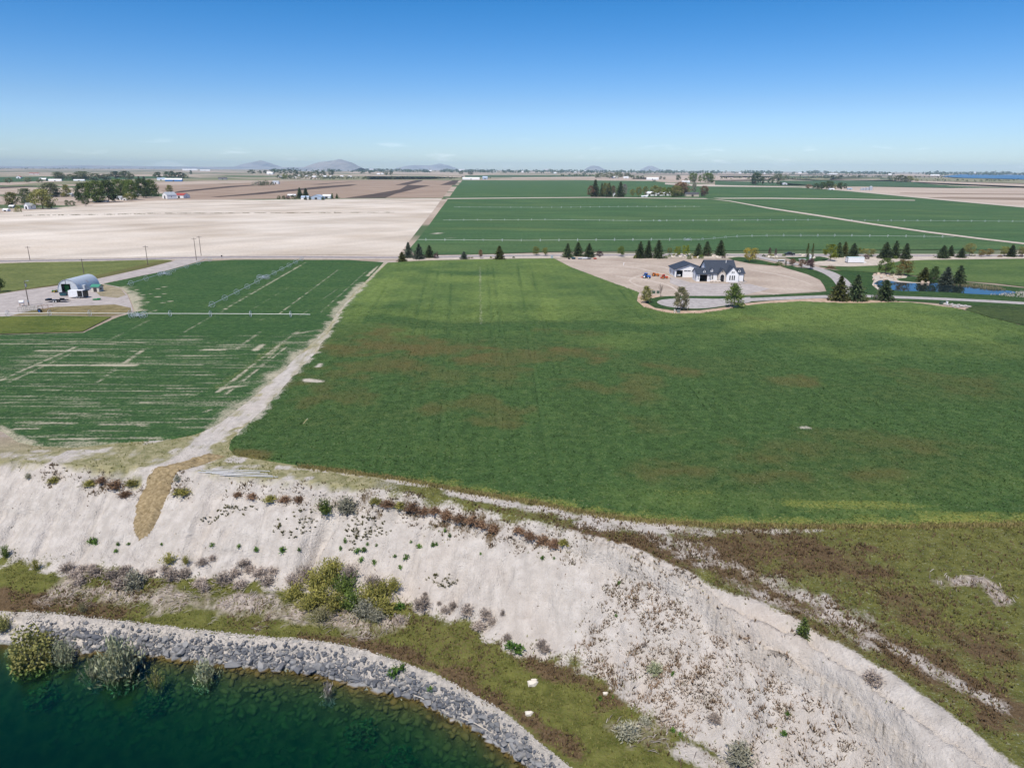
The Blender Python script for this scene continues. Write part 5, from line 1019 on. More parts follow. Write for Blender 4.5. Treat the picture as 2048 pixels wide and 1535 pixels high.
hp = G(1392.6, 563.2); s0 = mpp(hp) / 8.533 / .0239
house = empty('house', (hp.x, hp.y, .08), 0, s0); tag(house, 'white modern farmhouse with dark gabled roofs and arched entry', 'house')
wl_ = MB()      # siding walls: wing, main block, right wing
wl_.box(0, 1.25, 0, .25, 0, 3.1); wl_.box(4.35, 5.6, 0, .25, 0, 3.1); wl_.box(1.25, 4.35, 0, .25, 2.75, 3.1)
wl_.prismx([(0.25, 0), (6.9, 0), (6.9, 3.1), (3.45, 5.0), (.25, 3.18)], 0, .25); wl_.box(.25, 2.4, 6.7, 6.9, 0, 3.0)
wl_.prismx([(1.0, 0), (14, 0), (14, 3.4), (7.5, 7.75), (1.0, 3.4)], 4.6, 4.85); wl_.box(4.85, 16.4, 1.0, 1.25, 0, 3.4); wl_.box(4.85, 16.4, 13.8, 14, 0, 3.4); wl_.prismx([(1.0, 0), (14, 0), (14, 3.4), (7.5, 7.75), (1.0, 3.4)], 16.15, 16.4)
wl_.box(16.4, 19.6, 1.0, 1.25, 0, 3.3); wl_.prismx([(1.0, 0), (8, 0), (8, 3.3), (4.5, 5.0), (1.0, 3.3)], 19.35, 19.6)
wl_.build('wall', m_white, house)
MB().box(4.4, 4.6, .3, 6.7, 0, 3.0).box(2.4, 4.4, 6.7, 6.9, 0, 3.0).build('carport_wall', m_brick, house)
MB().box(.3, 4.4, .3, 6.7, 0, .06).build('carport_floor', m_inner, house)
MB().prism([(10.3 - 1.65, 0), (10.3 + 1.65, 0), (10.3 + 1.65, 3.3), (10.3, 5.15), (10.3 - 1.65, 3.3)], -.35, 1.0).build('entry_gable', m_stonew, house)
MB().prism([(14.3 - 2.45, 0), (14.3 + 2.45, 0), (14.3 + 2.45, 3.3), (14.3, 6.05), (14.3 - 2.45, 3.3)], -1.0, 1.0).build('front_gable', m_white, house)
arch = [(10.3 - .78, .1), (10.3 + .78, .1)] + [(10.3 + .78 * math.cos(a), 2.2 + .78 * math.sin(a)) for a in np.linspace(0, math.pi, 9)]
d = MB().prism(arch, -.42, -.34).build('door', m_black, house); MB().prism([(10.3 + (x - 10.3) * 1.18, z * 1.05) for x, z in arch], -.385, -.352).build('door_frame', m_trim, d)
MB().prism([(10.3 + .28 * math.cos(a), 4.2 + .3 * math.sin(a)) for a in np.linspace(0, 6.283, 9)[:-1]], -.42, -.34).build('round_window', m_glass, house)
for x in (13.25, 14.2, 15.0): window(house, x, -1.0, .85, .55, 1.8)
for x in (13.95, 14.65): window(house, x, -1.0, 3.6, .42, .7)
for x in (5.95, 6.75): window(house, x, 1.0, .9, .5, 2.0)
window(house, 17.2, 1.0, 1.2, .7, 1.3); window(house, .62, 0, .9, .3, 1.6); window(house, 5.1, 0, .9, .3, 1.6)
o = MB().box(-.06, .02, 2.0, 2.5, .8, 2.4).build('side_window', m_glass, house); o = MB().box(-.06, .02, 4.6, 5.1, .8, 2.4).build('side_window', m_glass, house)
rf = MB(); gable_roof(rf, 0, 5.2, 0, 6.9, 3.1, 5.0, .4); r1 = rf.build('roof', m_shing, house)
rf = MB(); gable_roof(rf, 4.6, 16.4, 1.0, 14, 3.4, 7.75, .42); r2 = rf.build('roof', m_shing, house)
rf = MB(); gable_roof(rf, 16.2, 19.6, 1.0, 8, 3.3, 5.0, .38); r3 = rf.build('roof', m_shing, house)
rf = MB(); gable_roof(rf, 10.3 - 1.65, 10.3 + 1.65, -.35, 3.6, 3.3, 5.2, .3, axis='y'); rf.build('roof', m_shing, house)
rf = MB(); gable_roof(rf, 14.3 - 2.45, 14.3 + 2.45, -1.0, 5.2, 3.3, 6.1, .3, axis='y'); rf.build('roof', m_shing, house)
def dormer(par_roof, x, y, z):
    dm = MB().prism([(x - .5, z - .2), (x + .5, z - .2), (x + .5, z + .8), (x, z + 1.25), (x - .5, z + .8)], y, y + 1.8).build('dormer', m_white, house)
    MB().box(x - .18, x + .18, y - .05, y + .02, z + .15, z + .75).build('pane', m_glass, dm)
    q = MB(); gable_roof(q, x - .5, x + .5, y, y + 1.9, z + .8, z + 1.3, .2, .1, 'y'); q.build('dormer_roof', m_shing, dm)
dormer(r1, 3.1, .55, 3.55); dormer(r2, 6.35, 1.35, 3.95); dormer(r3, 17.6, 1.5, 3.75)
MB().tube((13.2, 6.0, 6.2), (13.2, 6.0, 8.0), .12, n=8).build('vent_pipe', m_trim, r2)
for x0, x1, y0_, y1_, lb in [(12.3, 18.6, -4.4, -2.6, 'pale concrete pad in front of the tall white gable'), (16.6, 20.6, -.6, .4, 'narrow concrete step at the corner of the white house')]:
    o = MB().box(x0, x1, y0_, y1_, .0, .14).build('concrete_pad', m_conc); o.location = house.location; tag(o, lb, 'pad')
for k, (x, y) in enumerate([(5.9,-1.3),(6.5,-1.1),(7.1,-1.5),(7.8,-1.2),(8.4,-1.5),(9.2,-1.4)]):
    o = MB().blob((0, 0, .3), .6, .5, .42, 7, 4, k, .3).build('stone_pile', m_stonew); o.location = (hp.x + x, hp.y + y, .06); tag(o, 'heap of buff building stone beside the arched entry', 'stone pile', 'stone heaps at the house front')
# garage
gp = G(1349.2, 554.4); s1 = mpp(gp) / 8.533 / .0252
gar = empty('garage', (gp.x, gp.y, .08), 0, s1); tag(gar, 'white detached garage with dark roof, one door standing open', 'garage')
w_ = MB(); w_.box(0, .63, 0, .2, 0, 3.3).box(3.35, 3.7, 0, .2, 0, 3.3).box(6.85, 12.6, 0, .2, 0, 3.3).box(.63, 3.35, 0, .2, 2.95, 3.3).box(3.7, 6.85, 0, .2, 2.95, 3.3).prism([(0, 3.3), (12.6, 3.3), (6.3, 5.5)], 0, .2)
w_.box(0, .2, .2, 11.4, 0, 3.3).box(12.4, 12.6, .2, 11.4, 0, 3.3).box(0, 12.6, 11.4, 11.6, 0, 3.3).prism([(0, 3.3), (12.6, 3.3), (6.3, 5.5)], 11.4, 11.6); w_.build('wall', m_white, gar)
dd_ = MB().box(3.7, 6.85, .05, .15, 0, 2.95).build('garage_door', m_trim, gar)
for k in range(2): MB().box(3.85 + k * 1.5, 5.2 + k * 1.5, .02, .06, 2.45, 2.8).build('pane', m_glass, dd_)
for k in range(4): MB().box(3.7, 6.85, .035, .055, .55 * k + .5, .55 * k + .53).build('panel_joint', m_steel, dd_)
MB().box(.63, 3.35, .4, 4.5, .01, .05).build('floor', m_inner, gar)
for y in (2.2, 8.0): MB().box(-.05, .02, y, y + .9, .6, 2.3).build('side_window', m_glass, gar)
q = MB(); gable_roof(q, 0, 12.6, 0, 11.6, 3.3, 5.5, .5, .2, 'y'); q.build('roof', m_shing, gar)
for y in (1.5, 5, 9): o = MB().box(0, .35, 0, 1.8, 0, .25).build('timber_stack', mat('pale_timber', (.55, .47, .36), .8, .15, 4)); o.location = (gp.x - 1.0, gp.y + y, .07); tag(o, 'low stack of lumber along the side wall of the garage', 'lumber', 'lumber by the garage')

# ------------------------------------------------------------------ vehicles
def wheel_at(par, x, y, z, r_, wd_=.25, rimc=None, name='wheel'):
    w = MB().wheel((x, y, z), (0, 1, 0), r_, wd_, 16).build(name, m_tyre, par); MB().wheel((x, y, z), (0, 1, 0), r_ * .55, wd_ + .03, 12).build('rim', rimc or m_galv, w); return w
def tractor(x, yb, L, rot, body, label, rimc, cab=True, impl=None, name='tractor'):
    p = G(x, yb); t = empty(name, (p.x, p.y, .06), rot, L / 4.2); tag(t, label, 'tractor')
    for sy in (-1, 1): wheel_at(t, -1.0, sy * .85, .85, .85, .45, rimc); wheel_at(t, 1.35, sy * .75, .52, .52, .3, rimc)
    MB().box(.1, 1.9, -.38, .38, .75, 1.55).box(1.9, 2.05, -.34, .34, .8, 1.4).build('hood', body, t); MB().box(-1.3, 1.6, -.3, .3, .5, .85).build('chassis', m_black, t)
    for sy in (-1, 1): MB().prism([(-1.9, 1.35), (-1.75, 1.75), (-.9, 1.85), (-.25, 1.65), (-.1, 1.2), (-.3, 1.5), (-.95, 1.72), (-1.65, 1.62)], sy * .85 - .22, sy * .85 + .22).build('fender', body, t)
    MB().tube((1.0, .3, 1.5), (1.0, .3, 2.3), .045, n=6).build('exhaust', m_black, t)
    if cab:
        MB().box(-1.25, .1, -.62, .62, 1.2, 2.45).build('cab', m_glass, t); MB().box(-1.4, .25, -.72, .72, 2.45, 2.65).build('cab_roof', body, t)
        q = MB()
        for xx in (-1.27, .1):
            for yy in (-.63, .63): q.tube((xx, yy, 1.2), (xx, yy, 2.5), .05, n=5)
        q.build('cab_frame', m_black, t)
    else:
        MB().box(-1.1, -.55, -.3, .3, 1.0, 1.2).box(-1.15, -1.0, -.3, .3, 1.1, 1.6).build('seat', m_black, t); MB().tube((-1.3, -.5, 1.0), (-1.3, -.5, 2.3), .04).tube((-1.3, .5, 1.0), (-1.3, .5, 2.3), .04).tube((-1.3, -.5, 2.3), (-1.3, .5, 2.3), .04).build('roll_bar', m_black, t)
    if impl: impl(t)
    return t
m_blue = mat('blue_paint', (.02, .13, .50), .4, .1); m_or = mat('orange_paint', (.62, .19, .03), .45, .12); m_red = mat('red_paint', (.60, .07, .03), .45, .12); m_grn = mat('green_paint', (.02, .19, .05), .45, .15); m_yel = mat('yellow_paint', (.70, .50, .05), .45, .1); m_wht = mat('white_paint', (.75, .76, .78), .45, .06)
def arm_rear(t): MB().box(-2.9, -1.9, -.7, .7, .35, .6).tube((-2.2, 0, .6), (-1.3, 0, .9), .08).build('rear_implement', m_red, t)
tractor(1293.5, 556.5, 3.4, R(-35), m_blue, 'blue tractor with cab and white wheel rims on the bare lot', m_wht, True, arm_rear)
def boom(t):
    MB().tube((1.9, 0, .8), (3.0, -.2, 1.5), .12).tube((3.0, -.2, 1.5), (4.2, -.3, .5), .1).build('boom', m_or, t); MB().prism([(4.0, .1), (4.7, .1), (4.6, .6), (4.1, .5)], -.6, .1).build('bucket', m_black, t)
tractor(1311, 552.5, 3.2, R(-20), m_or, 'orange backhoe with its digging arm stretched out', m_or, False, boom, 'backhoe')
def loader(t):
    MB().box(-2.6, -1.6, -.6, .6, .4, 1.0).build('rear_box', m_red, t); MB().tube((1.9, -.3, .9), (3.4, -.3, .6), .09).tube((1.9, .3, .9), (3.4, .3, .6), .09).build('loader_arm', m_or, t); MB().prism([(3.4, .2), (4.0, .2), (3.5, .8)], -.8, .8).build('bucket', m_steel, t)
tractor(1329, 557.5, 2.9, R(-8), m_red, 'small red-orange tractor with loader arm beside the garage', m_or, True, loader)
tractor(109.5, 585, 2.2, R(160), m_grn, 'green tractor with yellow rims beside the arched shed', m_yel, False)
def pickup(px_, py_, L, rot, paint, label, name='pickup_truck', cat='truck', loc=None):
    p = G(px_, py_) if loc is None else Vector(loc); t = empty(name, (p.x, p.y, p.z + .06), rot, L / 5.4); tag(t, label, cat)
    for sx in (-1.7, 1.75):
        for sy in (-.85, .85): wheel_at(t, sx, sy, .38, .38, .26)
    MB().prism([(-2.7, .45), (2.7, .45), (2.75, .95), (2.6, 1.1), (1.3, 1.15), (-2.7, 1.12)], -.95, .95).build('body', paint, t)
    MB().prism([(-1.0, 1.12), (1.4, 1.12), (.75, 1.8), (-.75, 1.82)], -.82, .82).build('cab', paint, t)
    for sy in (-.84, .82): MB().prism([(-.8, 1.2), (1.1, 1.2), (.65, 1.68), (-.65, 1.7)], sy, sy + .02).build('side_window', m_glass, t)
    MB().prism([(1.05, 1.2), (1.41, 1.16), (.8, 1.77), (.72, 1.77)], -.7, .7).build('windscreen', m_glass, t)
    for sy in (-.75, .75): MB().cbox(2.72, sy, .8, .08, .3, .18).build('headlight', m_wht, t)
    return t
pickup(1579, 510.5, 5.3, R(175), m_black, 'black pickup truck parked at the entrance off the road')
pickup(0, 0, 4.4, R(-95), m_wht, 'white car parked inside the open garage bay', 'parked_car', 'car', (gp.x + 2.1, gp.y + 3.2, .08))
# ------------------------------------------------------------------ farmyard
qa, qb = G(116.2, 585), G(157.5, 585.2); ux = (qb - qa); wq = ux.length; rz = math.atan2(ux.y, ux.x); LQ = 14.0
quon = empty('arched_shed', (qa.x, qa.y, .06), rz); tag(quon, 'galvanised arched metal shed with a dark open doorway', 'shed')
m_corr, n, l, b = new_mat('corrugated_steel'); tcx = n.new('ShaderNodeTexCoord'); wv = n.new('ShaderNodeTexWave'); wv.bands_direction = 'Y'; wv.inputs['Scale'].default_value = 1.6; l.new(tcx.outputs['Object'], wv.inputs[0])
f_ = pos_noise(n, l, .5, 5, obj=True); c = mix(n, l, ramp(n, l, wv.outputs[1], 0, 1), (.47, .53, .59), (.58, .64, .69)); c = mix(n, l, ramp(n, l, f_, .58, .68, 0, .55), c, (.46, .37, .32)); l.new(c, b.inputs['Base Color']); b.inputs['Roughness'].default_value = .5; b.inputs['Metallic'].default_value = .35; bump(n, l, b, wv.outputs[1], .5, .06)
HQ = 4.7; an = np.linspace(0, math.pi, 19); prof = [(wq / 2 - wq / 2 * math.cos(a) * (1 if True else 0), HQ * math.sin(a) ** .85) for a in an]
V_, Fc = [], []
for x, z in prof: V_ += [(x, 0, z), (x, LQ, z)]
for i in range(len(prof) - 1): Fc.append((2 * i, 2 * i + 2, 2 * i + 3, 2 * i + 1))
mb = MB().add(V_, Fc); mb.build('roof', m_corr, quon, True)
mb = MB()
for y in np.arange(0, LQ + .1, LQ / 8):
    for i in range(len(prof) - 1): mb.tube((prof[i][0], y, prof[i][1] + .01), (prof[i + 1][0], y, prof[i + 1][1] + .01), .07, n=4)
    mb.build('rib', m_galv, quon); mb = MB()
m_qf = mat('grey_sheet_metal', (.48, .52, .56), .55, .12, 1.5); dx0, dx1, dz = wq * .19, wq * .64, 3.1
fr_ = [(x, z) for x, z in prof]
def clip(x0, x1, z0): # part of the end wall between x0 and x1 above z0
    xs = np.linspace(x0, x1, 10); top = [(x, np.interp(x, [q[0] for q in prof], [q[1] for q in prof])) for x in xs]; return [(x0, z0), (x1, z0)] + [(x, max(z, z0 + .01)) for x, z in top[::-1]]
mb = MB(); mb.prism(clip(.02, dx0, 0), .1, .2); mb.prism(clip(dx1, wq - .02, 0), .1, .2); mb.prism(clip(dx0, dx1, dz), .1, .2); mb.prism(clip(.02, wq - .02, 0), LQ - .2, LQ - .1); mb.build('end_wall', m_qf, quon)
MB().box(.3, wq - .3, .25, LQ - .3, .0, .05).build('floor', m_inner, quon); MB().box(wq * .42, wq * .44, .05, .1, dz, HQ).build('door_rail', m_black, quon)
MB().box(wq - .7, wq + .5, 3.2, 4.6, 0, 2.2).build('side_vent', m_qf, quon)
o = MB().box(0, 1.6, 0, 1.2, 0, 2.4).box(.2, .9, -.1, .1, 1.4, 2.6).build('green_machine', m_grn); o.location = qa + Vector((wq * .22, 1.6, .06)); tag(o, 'green machine standing inside the dark shed doorway', 'machine')
def hut(name, px_, py_, w_, d_, h_, hr, rot, wm, rm, label, cat, doors=1, group=None, parent_loc=None, wins=1, axis='y', ov=.25):
    p = G(px_, py_) if parent_loc is None else parent_loc; t = empty(name, (p.x, p.y, max(p.z, .06)), rot); tag(t, label, cat, group)
    mb = MB(); mb.box(-w_ / 2, w_ / 2, 0, d_, 0, h_)
    if axis == 'y': mb.prism([(-w_ / 2, h_), (w_ / 2, h_), (0, hr)], 0.01, d_ - .01)
    else: mb.prismx([(0.01, h_), (d_ - .01, h_), (d_ / 2, hr)], -w_ / 2 + .01, w_ / 2 - .01)
    mb.build('wall', wm, t); q = MB(); gable_roof(q, -w_ / 2, w_ / 2, 0, d_, h_ + .02, hr + .05, ov, .14, axis); q.build('roof', rm, t)
    for k in range(doors): c_ = (k + 1) / (doors + 1) - .5; MB().box(c_ * w_ - min(.22 * w_, 1.8), c_ * w_ + min(.22 * w_, 1.8), -.06, .0, 0, h_ * .78).build('door', m_inner if doors == 1 else m_steel, t)
    for k in range(wins): MB().box(w_ / 2 - .02, w_ / 2 + .05, d_ * (k + .7) / (wins + .6) - .4, d_ * (k + .7) / (wins + .6) + .4, h_ * .4, h_ * .75).build('window', m_glass, t)
    return t
m_groof = mat('green_metal_roof', (.05, .22, .15), .5, .1); m_cream = mat('cream_board', (.55, .52, .46), .7, .1)
hut('pump_house', 191, 584, 3.1, 2.4, 1.9, 2.5, R(-8), m_cream, m_groof, 'small cream hut with a green metal roof beside the arched shed', 'hut', 1, axis='x')
def cargo(px0, px1, py_, h_, rot, label):
    p = G((px0 + px1) / 2, py_); L = (px1 - px0) * mpp(p) * .95; t = empty('cargo_trailer', (p.x, p.y, .06), rot); tag(t, label, 'trailer')
    MB().box(-L / 2, L * .28, -1.1, 1.1, .45, h_).build('body', m_wht, t); MB().box(L * .0, L * .281, -1.106, 1.106, .5, h_ - .05).build('side_panel', m_black, t); MB().prism([(L * .28, .45), (L * .42, .45), (L * .42, h_ - .1), (L * .28, h_)], -1.1, 1.1).build('nose', m_black, t)
    MB().box(L * .272, L * .295, -1.13, 1.13, .45, h_ + .02).build('corner_trim', m_wht, t)
    for x in (-.3, .45):
        for sy in (-1.05, 1.05): wheel_at(t, x, sy, .36, .36, .22)
    MB().tube((L * .42, 0, .5), (L * .5, 0, .5), .07).build('tow_bar', m_black, t); return t
cargo(141, 178, 595.5, 2.7, R(3), 'white enclosed cargo trailer with black nose panels')
p = G(115, 604); t = empty('flatbed_trailer', (p.x, p.y, .06), R(2)); tag(t, 'low black flatbed trailer parked on the gravel', 'trailer'); L = 40 * mpp(p)
MB().box(-L / 2, L / 2, -1.0, 1.0, .62, .75).build('deck', m_black, t); MB().box(-L / 2, -L * .33, -1, 1, .75, 1.15).build('ramp', m_black, t); MB().box(.3, L * .28, -1.15, -1.0, .7, 1.15).box(.3, L * .28, 1.0, 1.15, .7, 1.15).build('fender', m_black, t); MB().tube((L / 2, 0, .6), (L / 2 + 1.2, 0, .5), .08).build('tow_bar', m_black, t)
for x in (-.7, .15):
    for sy in (-.95, .95): wheel_at(t, x, sy, .36, .36, .22, m_wht)
p = G(128, 591.5); t = empty('dumpster', (p.x, p.y, .06), R(4)); tag(t, 'dark blue-green dumpster in front of the arched shed', 'dumpster'); m_db = mat('dark_teal_paint', (.02, .07, .09), .5, .15)
MB().prism([(-1.0, 0.1), (1.0, .1), (1.15, 1.15), (-1.15, 1.15)], -.7, .7).build('bin', m_db, t); MB().box(-1.2, 1.2, -.75, .75, 1.15, 1.22).build('lid', m_black, t)
p = G(194, 600); t = empty('mower_deck', (p.x, p.y, .06), R(5)); tag(t, 'low green mower implement on the gravel edge', 'implement'); MB().box(-1.2, 1.0, -.6, .6, .15, .38).build('deck', m_grn, t); MB().box(.2, 1.3, -.3, .3, .38, .6).build('gearbox', m_grn, t); wheel_at(t, -1.1, 0, .2, .2, .12)
p = G(44, 612); t = empty('fuel_tank', (p.x, p.y, .06), R(20)); tag(t, 'white fuel tank raised on a rusty stand by the light pole', 'tank'); m_rust = mat('rusty_steel', (.24, .12, .08), .85, .25, 4)
MB().tube((-.55, 0, 1.35), (.75, 0, 1.35), .52, n=14).build('tank', m_wht, t)
mb = MB()
for x in (-.5, .6):
    for y in (-.4, .4): mb.tube((x, y * 1.3, 0), (x, y, 1.0), .05, n=5)
mb.box(-.55, .65, -.42, .42, .92, 1.0).build('stand', m_rust, t)
def cage(x0, x1, yb, h_, dp, mt, label):
    a, b_ = G(x0, yb), G(x1, yb); p = a; w_ = (b_ - a).length; t = empty('pen_frame', (a.x, a.y, .06), math.atan2((b_ - a).y, (b_ - a).x)); tag(t, label, 'pen')
    for y in (0, dp):
        mb = MB()
        for z in (.1, h_ * .5, h_): mb.tube((0, y, z), (w_, y, z), .04, n=4)
        for x in np.linspace(0, w_, max(3, int(w_ / 1.0))): mb.tube((x, y, 0), (x, y, h_), .03, n=4)
        mb.build('side_rail', mt, t)
    mb = MB()
    for x in np.linspace(0, w_, 4): mb.tube((x, 0, h_), (x, dp, h_), .035, n=4)
    mb.build('top_rail', mt, t)
cage(37, 76, 624.5, 1.5, 2.6, mat('old_green_steel', (.14, .17, .12), .8, .2), 'green-grey livestock pen of metal rails by the yard'); cage(77, 99, 623.5, 1.9, 2.2, m_rust, 'rusty open steel frame beside the green pen')
p = G(80, 624.5); t = empty('spare_tyre', (p.x, p.y, .5), 0); tag(t, 'big dark tractor tyre leaning inside the rusty frame', 'tyre'); MB().wheel((0, 0, 0), (.3, 1, .2), .75, .4, 16).build('tyre', m_tyre, t); MB().wheel((0, 0, 0), (.3, 1, .2), .35, .45, 12).build('rim', m_blue, t)
# ------------------------------------------------------------------ poles
m_pole = mat('weathered_pole', (.16, .13, .11), .9, .15, 3)
def pole(x, yb, yt, label, arm=True, lamp=False):
    p = G(x, yb); h_ = (yb - yt) * mpp(p) * 1.02; t = empty('power_pole' if not lamp else 'light_pole', (p.x, p.y, 0), 0); tag(t, label, 'pole', None if lamp else 'power poles along the road')
    MB().tube((0, 0, 0), (0, 0, h_), .17, .11, 7).build('post', m_pole, t)
    if arm:
        c_ = MB().box(-1.2, 1.2, -.07, .07, h_ - .7, h_ - .55).build('crossarm', m_pole, t)
        for xx in (-1.1, -.5, .5, 1.1): MB().tube((xx, 0, h_ - .55), (xx, 0, h_ - .3), .05, n=6).build('insulator', m_galv, c_)
    if lamp: MB().tube((0, 0, h_ - .3), (1.1, 0, h_), .04).cbox(1.2, 0, h_ - .08, .5, .25, .15).build('lamp', m_galv, t); MB().tube((.25, 0, h_ - 2.0), (.25, 0, h_ - 1.0), .25, n=8).build('transformer', m_steel, t); MB().cbox(.1, -.2, 1.2, .4, .25, .7).build('meter_box', m_steel, t)
for x, yb, yt, lb in [(60,520,493,'power pole beyond the road beside the pale tilled field'), (168,548,518,'power pole right behind the arched shed'), (296,531,492,'power pole on the grass point where the drive meets the road'), (393,520.5,477,'taller power pole at the corner of the drive and road'), (402.5,511.5,473,'power pole just across the road from another')]: pole(x, yb, yt, lb)
pole(58, 611, 562, 'yard light pole with transformer beside the white tank', False, True)
for x, yb, yt, lb in [(1064,395,385.5,'small pole beside the farm lane in the green field'), (1160,394,385,'small pole beside the lane next to the farmstead windbreak'), (1438,391,383,'white-topped pole right of the farmstead'), (1418,392,385,'thin pole at the end of the farmstead lane')]: pole(x, yb, yt, lb, False)
p = G(444, 517); t = empty('mailbox', (p.x, p.y, 0)); tag(t, 'dark box on a post at the roadside', 'mailbox'); MB().tube((0, 0, 0), (0, 0, 1.1), .08).build('post', m_pole, t); MB().cbox(0, 0, 1.1, .5, .6, .6).build('box', m_black, t)
# ------------------------------------------------------------------ wheel lines
mb = MB(); nsp = 20; RW = .96
for i in range(nsp):
    a0, a1 = 6.283 * i / nsp, 6.283 * (i + 1) / nsp; mb.tube((RW * math.cos(a0), 0, RW * math.sin(a0)), (RW * math.cos(a1), 0, RW * math.sin(a1)), .055, n=4)
for i in range(9): a = 6.283 * i / 9; mb.tube((0, 0, 0), (RW * math.cos(a), 0, RW * math.sin(a)), .022, n=3)
mb.tube((0, -.12, 0), (0, .12, 0), .12, n=8)
wm_ = bpy.data.meshes.new('wheel'); wm_.from_pydata(mb.v, [], mb.f); wm_.materials.append(m_galv)
def wheel_line(pts, wheels, mover, label, extra=0.0, r_=.075):
    """pts: px ground line; wheels: px x positions along it; axis of the wheels along the pipe"""
    P_ = [G(*q) for q in pts]; o = empty('wheel_line', (P_[0].x, P_[0].y, 0)); tag(o, label, 'sprinkler', 'wheel line sprinklers'); base = Vector((P_[0].x, P_[0].y, 0))
    loc = [Vector((q.x, q.y, RW + .12)) - base for q in P_]; mb = MB()
    for a, b_ in zip(loc[:-1], loc[1:]): mb.tube(a, b_, r_, n=6)
    mb.build('pipe', m_alu, o)
    cum = [0]
    for a, b_ in zip(loc[:-1], loc[1:]): cum.append(cum[-1] + (b_ - a).length)
    def at(sv):
        for i in range(len(loc) - 1):
            if sv <= cum[i + 1] or i == len(loc) - 2:
                f = (sv - cum[i]) / (cum[i + 1] - cum[i] + 1e-9); d = (loc[i + 1] - loc[i]).normalized(); return loc[i].lerp(loc[i + 1], f), d
    sv = wheels[0]
    while sv < cum[-1]:
        q, d = at(sv); k = link('wheel', wm_, None, o); k.location = q; k.rotation_euler = (0, random.uniform(-.05, .05), math.atan2(d.y, d.x) - R(90) + random.uniform(-.06, .06)); sv += wheels[1]
    if mover is not None:
        q, d = at(mover * cum[-1]); dr = MB(); dr.box(-1.3, 1.3, -.06, .06, -.1, 0).box(-1.3, 1.3, -.7, -.6, -.35, -.25).box(-1.3, 1.3, .6, .7, -.35, -.25).box(-.45, .45, -.35, .35, -.2, .35).tube((0, 0, .3), (0, 0, .8), .06)
        u = dr.build('drive_unit', m_galv, o); u.location = q; u.rotation_euler = (0, 0, math.atan2(d.y, d.x) - R(90))
        for sx in (-1.3, 1.3):
            for sy in (-.65, .65): k = link('drive_wheel', wm_, None, u); k.location = (sx, sy, -.25); k.scale = (.78, .78, .78)
    return o
wheel_line([(-330,632),(0,633.5),(108,632.5),(277,633.5),(440,634),(600,635),(621,635.5)], (3.4, 12.3), None, 'wheel line sprinkler with its drive unit crossing the barley beside the yard')
wl0 = bpy.data.objects['wheel_line']; 
def mover_at(o, px_, py_):
    q = G(px_, py_); dr = MB(); dr.box(-1.6, 1.6, -.06, .06, -.1, 0).box(-1.6, 1.6, -.7, -.6, -.3, -.2).box(-1.6, 1.6, .6, .7, -.3, -.2).box(-.5, .5, -.35, .35, -.25, .4).tube((0, 0, .3), (0, 0, .9), .07)
    u = dr.build('drive_unit', m_galv, o); u.location = Vector((q.x, q.y, RW + .12)) - o.location
    for sx in (-1.6, 1.6):
        for sy in (-.65, .65): k = link('drive_wheel', wm_, None, u); k.location = (sx, sy, -.12)
mover_at(wl0, 277, 636)
o = wheel_line([(417,619),(608,519.5)], (3.5, 12.3), None, 'wheel line sprinkler parked beside the pale bare stripe in the barley'); mover_at(o, 527, 558.5)
o = wheel_line([(255,574),(330,550),(425,522)], (3, 12.3), None, 'wheel line sprinkler running from the gravel yard to the road corner'); mover_at(o, 330, 551)
o = wheel_line([(836,482.5),(1050,484),(1250,482.5),(1400,482)], (5, 12), None, 'wheel line sprinkler in the irrigated field just beyond the roadside spruces'); mover_at(o, 1375, 482.3)
wheel_line([(1395,482.5),(1470,476),(1536,474),(1700,474),(1908,476.5)], (5, 12), None, 'wheel line sprinkler above the house, ending at the farm track')
wheel_line([(886,442.5),(1100,441.5),(1260,443.5),(1530,442.5),(1640,442)], (6, 12), .56, 'wheel line sprinkler in the middle of the large green field')
wheel_line([(1690,443),(1850,443.5),(2048,445),(2300,447)], (6, 12), None, 'wheel line sprinkler beyond the dirt track in the green field')
wheel_line([(908,416),(1100,416.5),(1250,415),(1400,414.6)], (6, 12), None, 'wheel line sprinkler running just below the farmstead lane')
# ------------------------------------------------------------------ entrance and lot things
p = G(1709, 525.5); L = 33 * mpp(p); t = empty('box_trailer', (p.x, p.y, .08), R(1)); tag(t, 'white box container with a dark-rimmed open end beside spruces', 'container')
MB().box(-L / 2, L / 2, -1.3, 1.3, .25, 2.75).build('body', m_wht, t); MB().box(-L / 2 - .12, -L / 2, -1.35, 1.35, .2, 2.8).build('end_frame', m_black, t); MB().box(-L / 2 - .2, -L / 2 - .1, -1.1, 1.1, .45, 2.5).build('end_door', m_wht, t); MB().box(-L / 2, L / 2, -1.34, 1.34, 2.75, 2.83).build('roof', mat('pale_teal_paint', (.45, .58, .58), .5, .06), t)
for k in range(14): MB().box(-L / 2 + .4 + k * (L - .8) / 13 - .05, -L / 2 + .4 + k * (L - .8) / 13 + .05, -1.335, -1.3, .3, 2.7).build('rib', m_wht, t)
MB().box(L / 2, L / 2 + 1.6, -.5, .5, .0, .35).build('step', m_wht, t)
for x, yb, lb in [(1562,525.5,'stone entrance kiosk with a pale flat roof by the drive island'), (1604,524,'stone entrance kiosk with a pale flat roof behind russet trees')]:
    p = G(x, yb); t = empty('entrance_kiosk', (p.x, p.y, .08), 0); tag(t, lb, 'kiosk', 'entrance kiosks'); MB().box(-1.4, 1.4, -.6, .6, 0, 1.2).build('wall', m_stonew, t); MB().box(-1.7, 1.7, -.9, .9, 1.25, 1.42).build('roof', mat('pale_roof', (.55, .60, .58), .6, .08), t); MB().box(-1.2, 1.2, -.63, -.6, .7, 1.1).build('opening', m_inner, t)
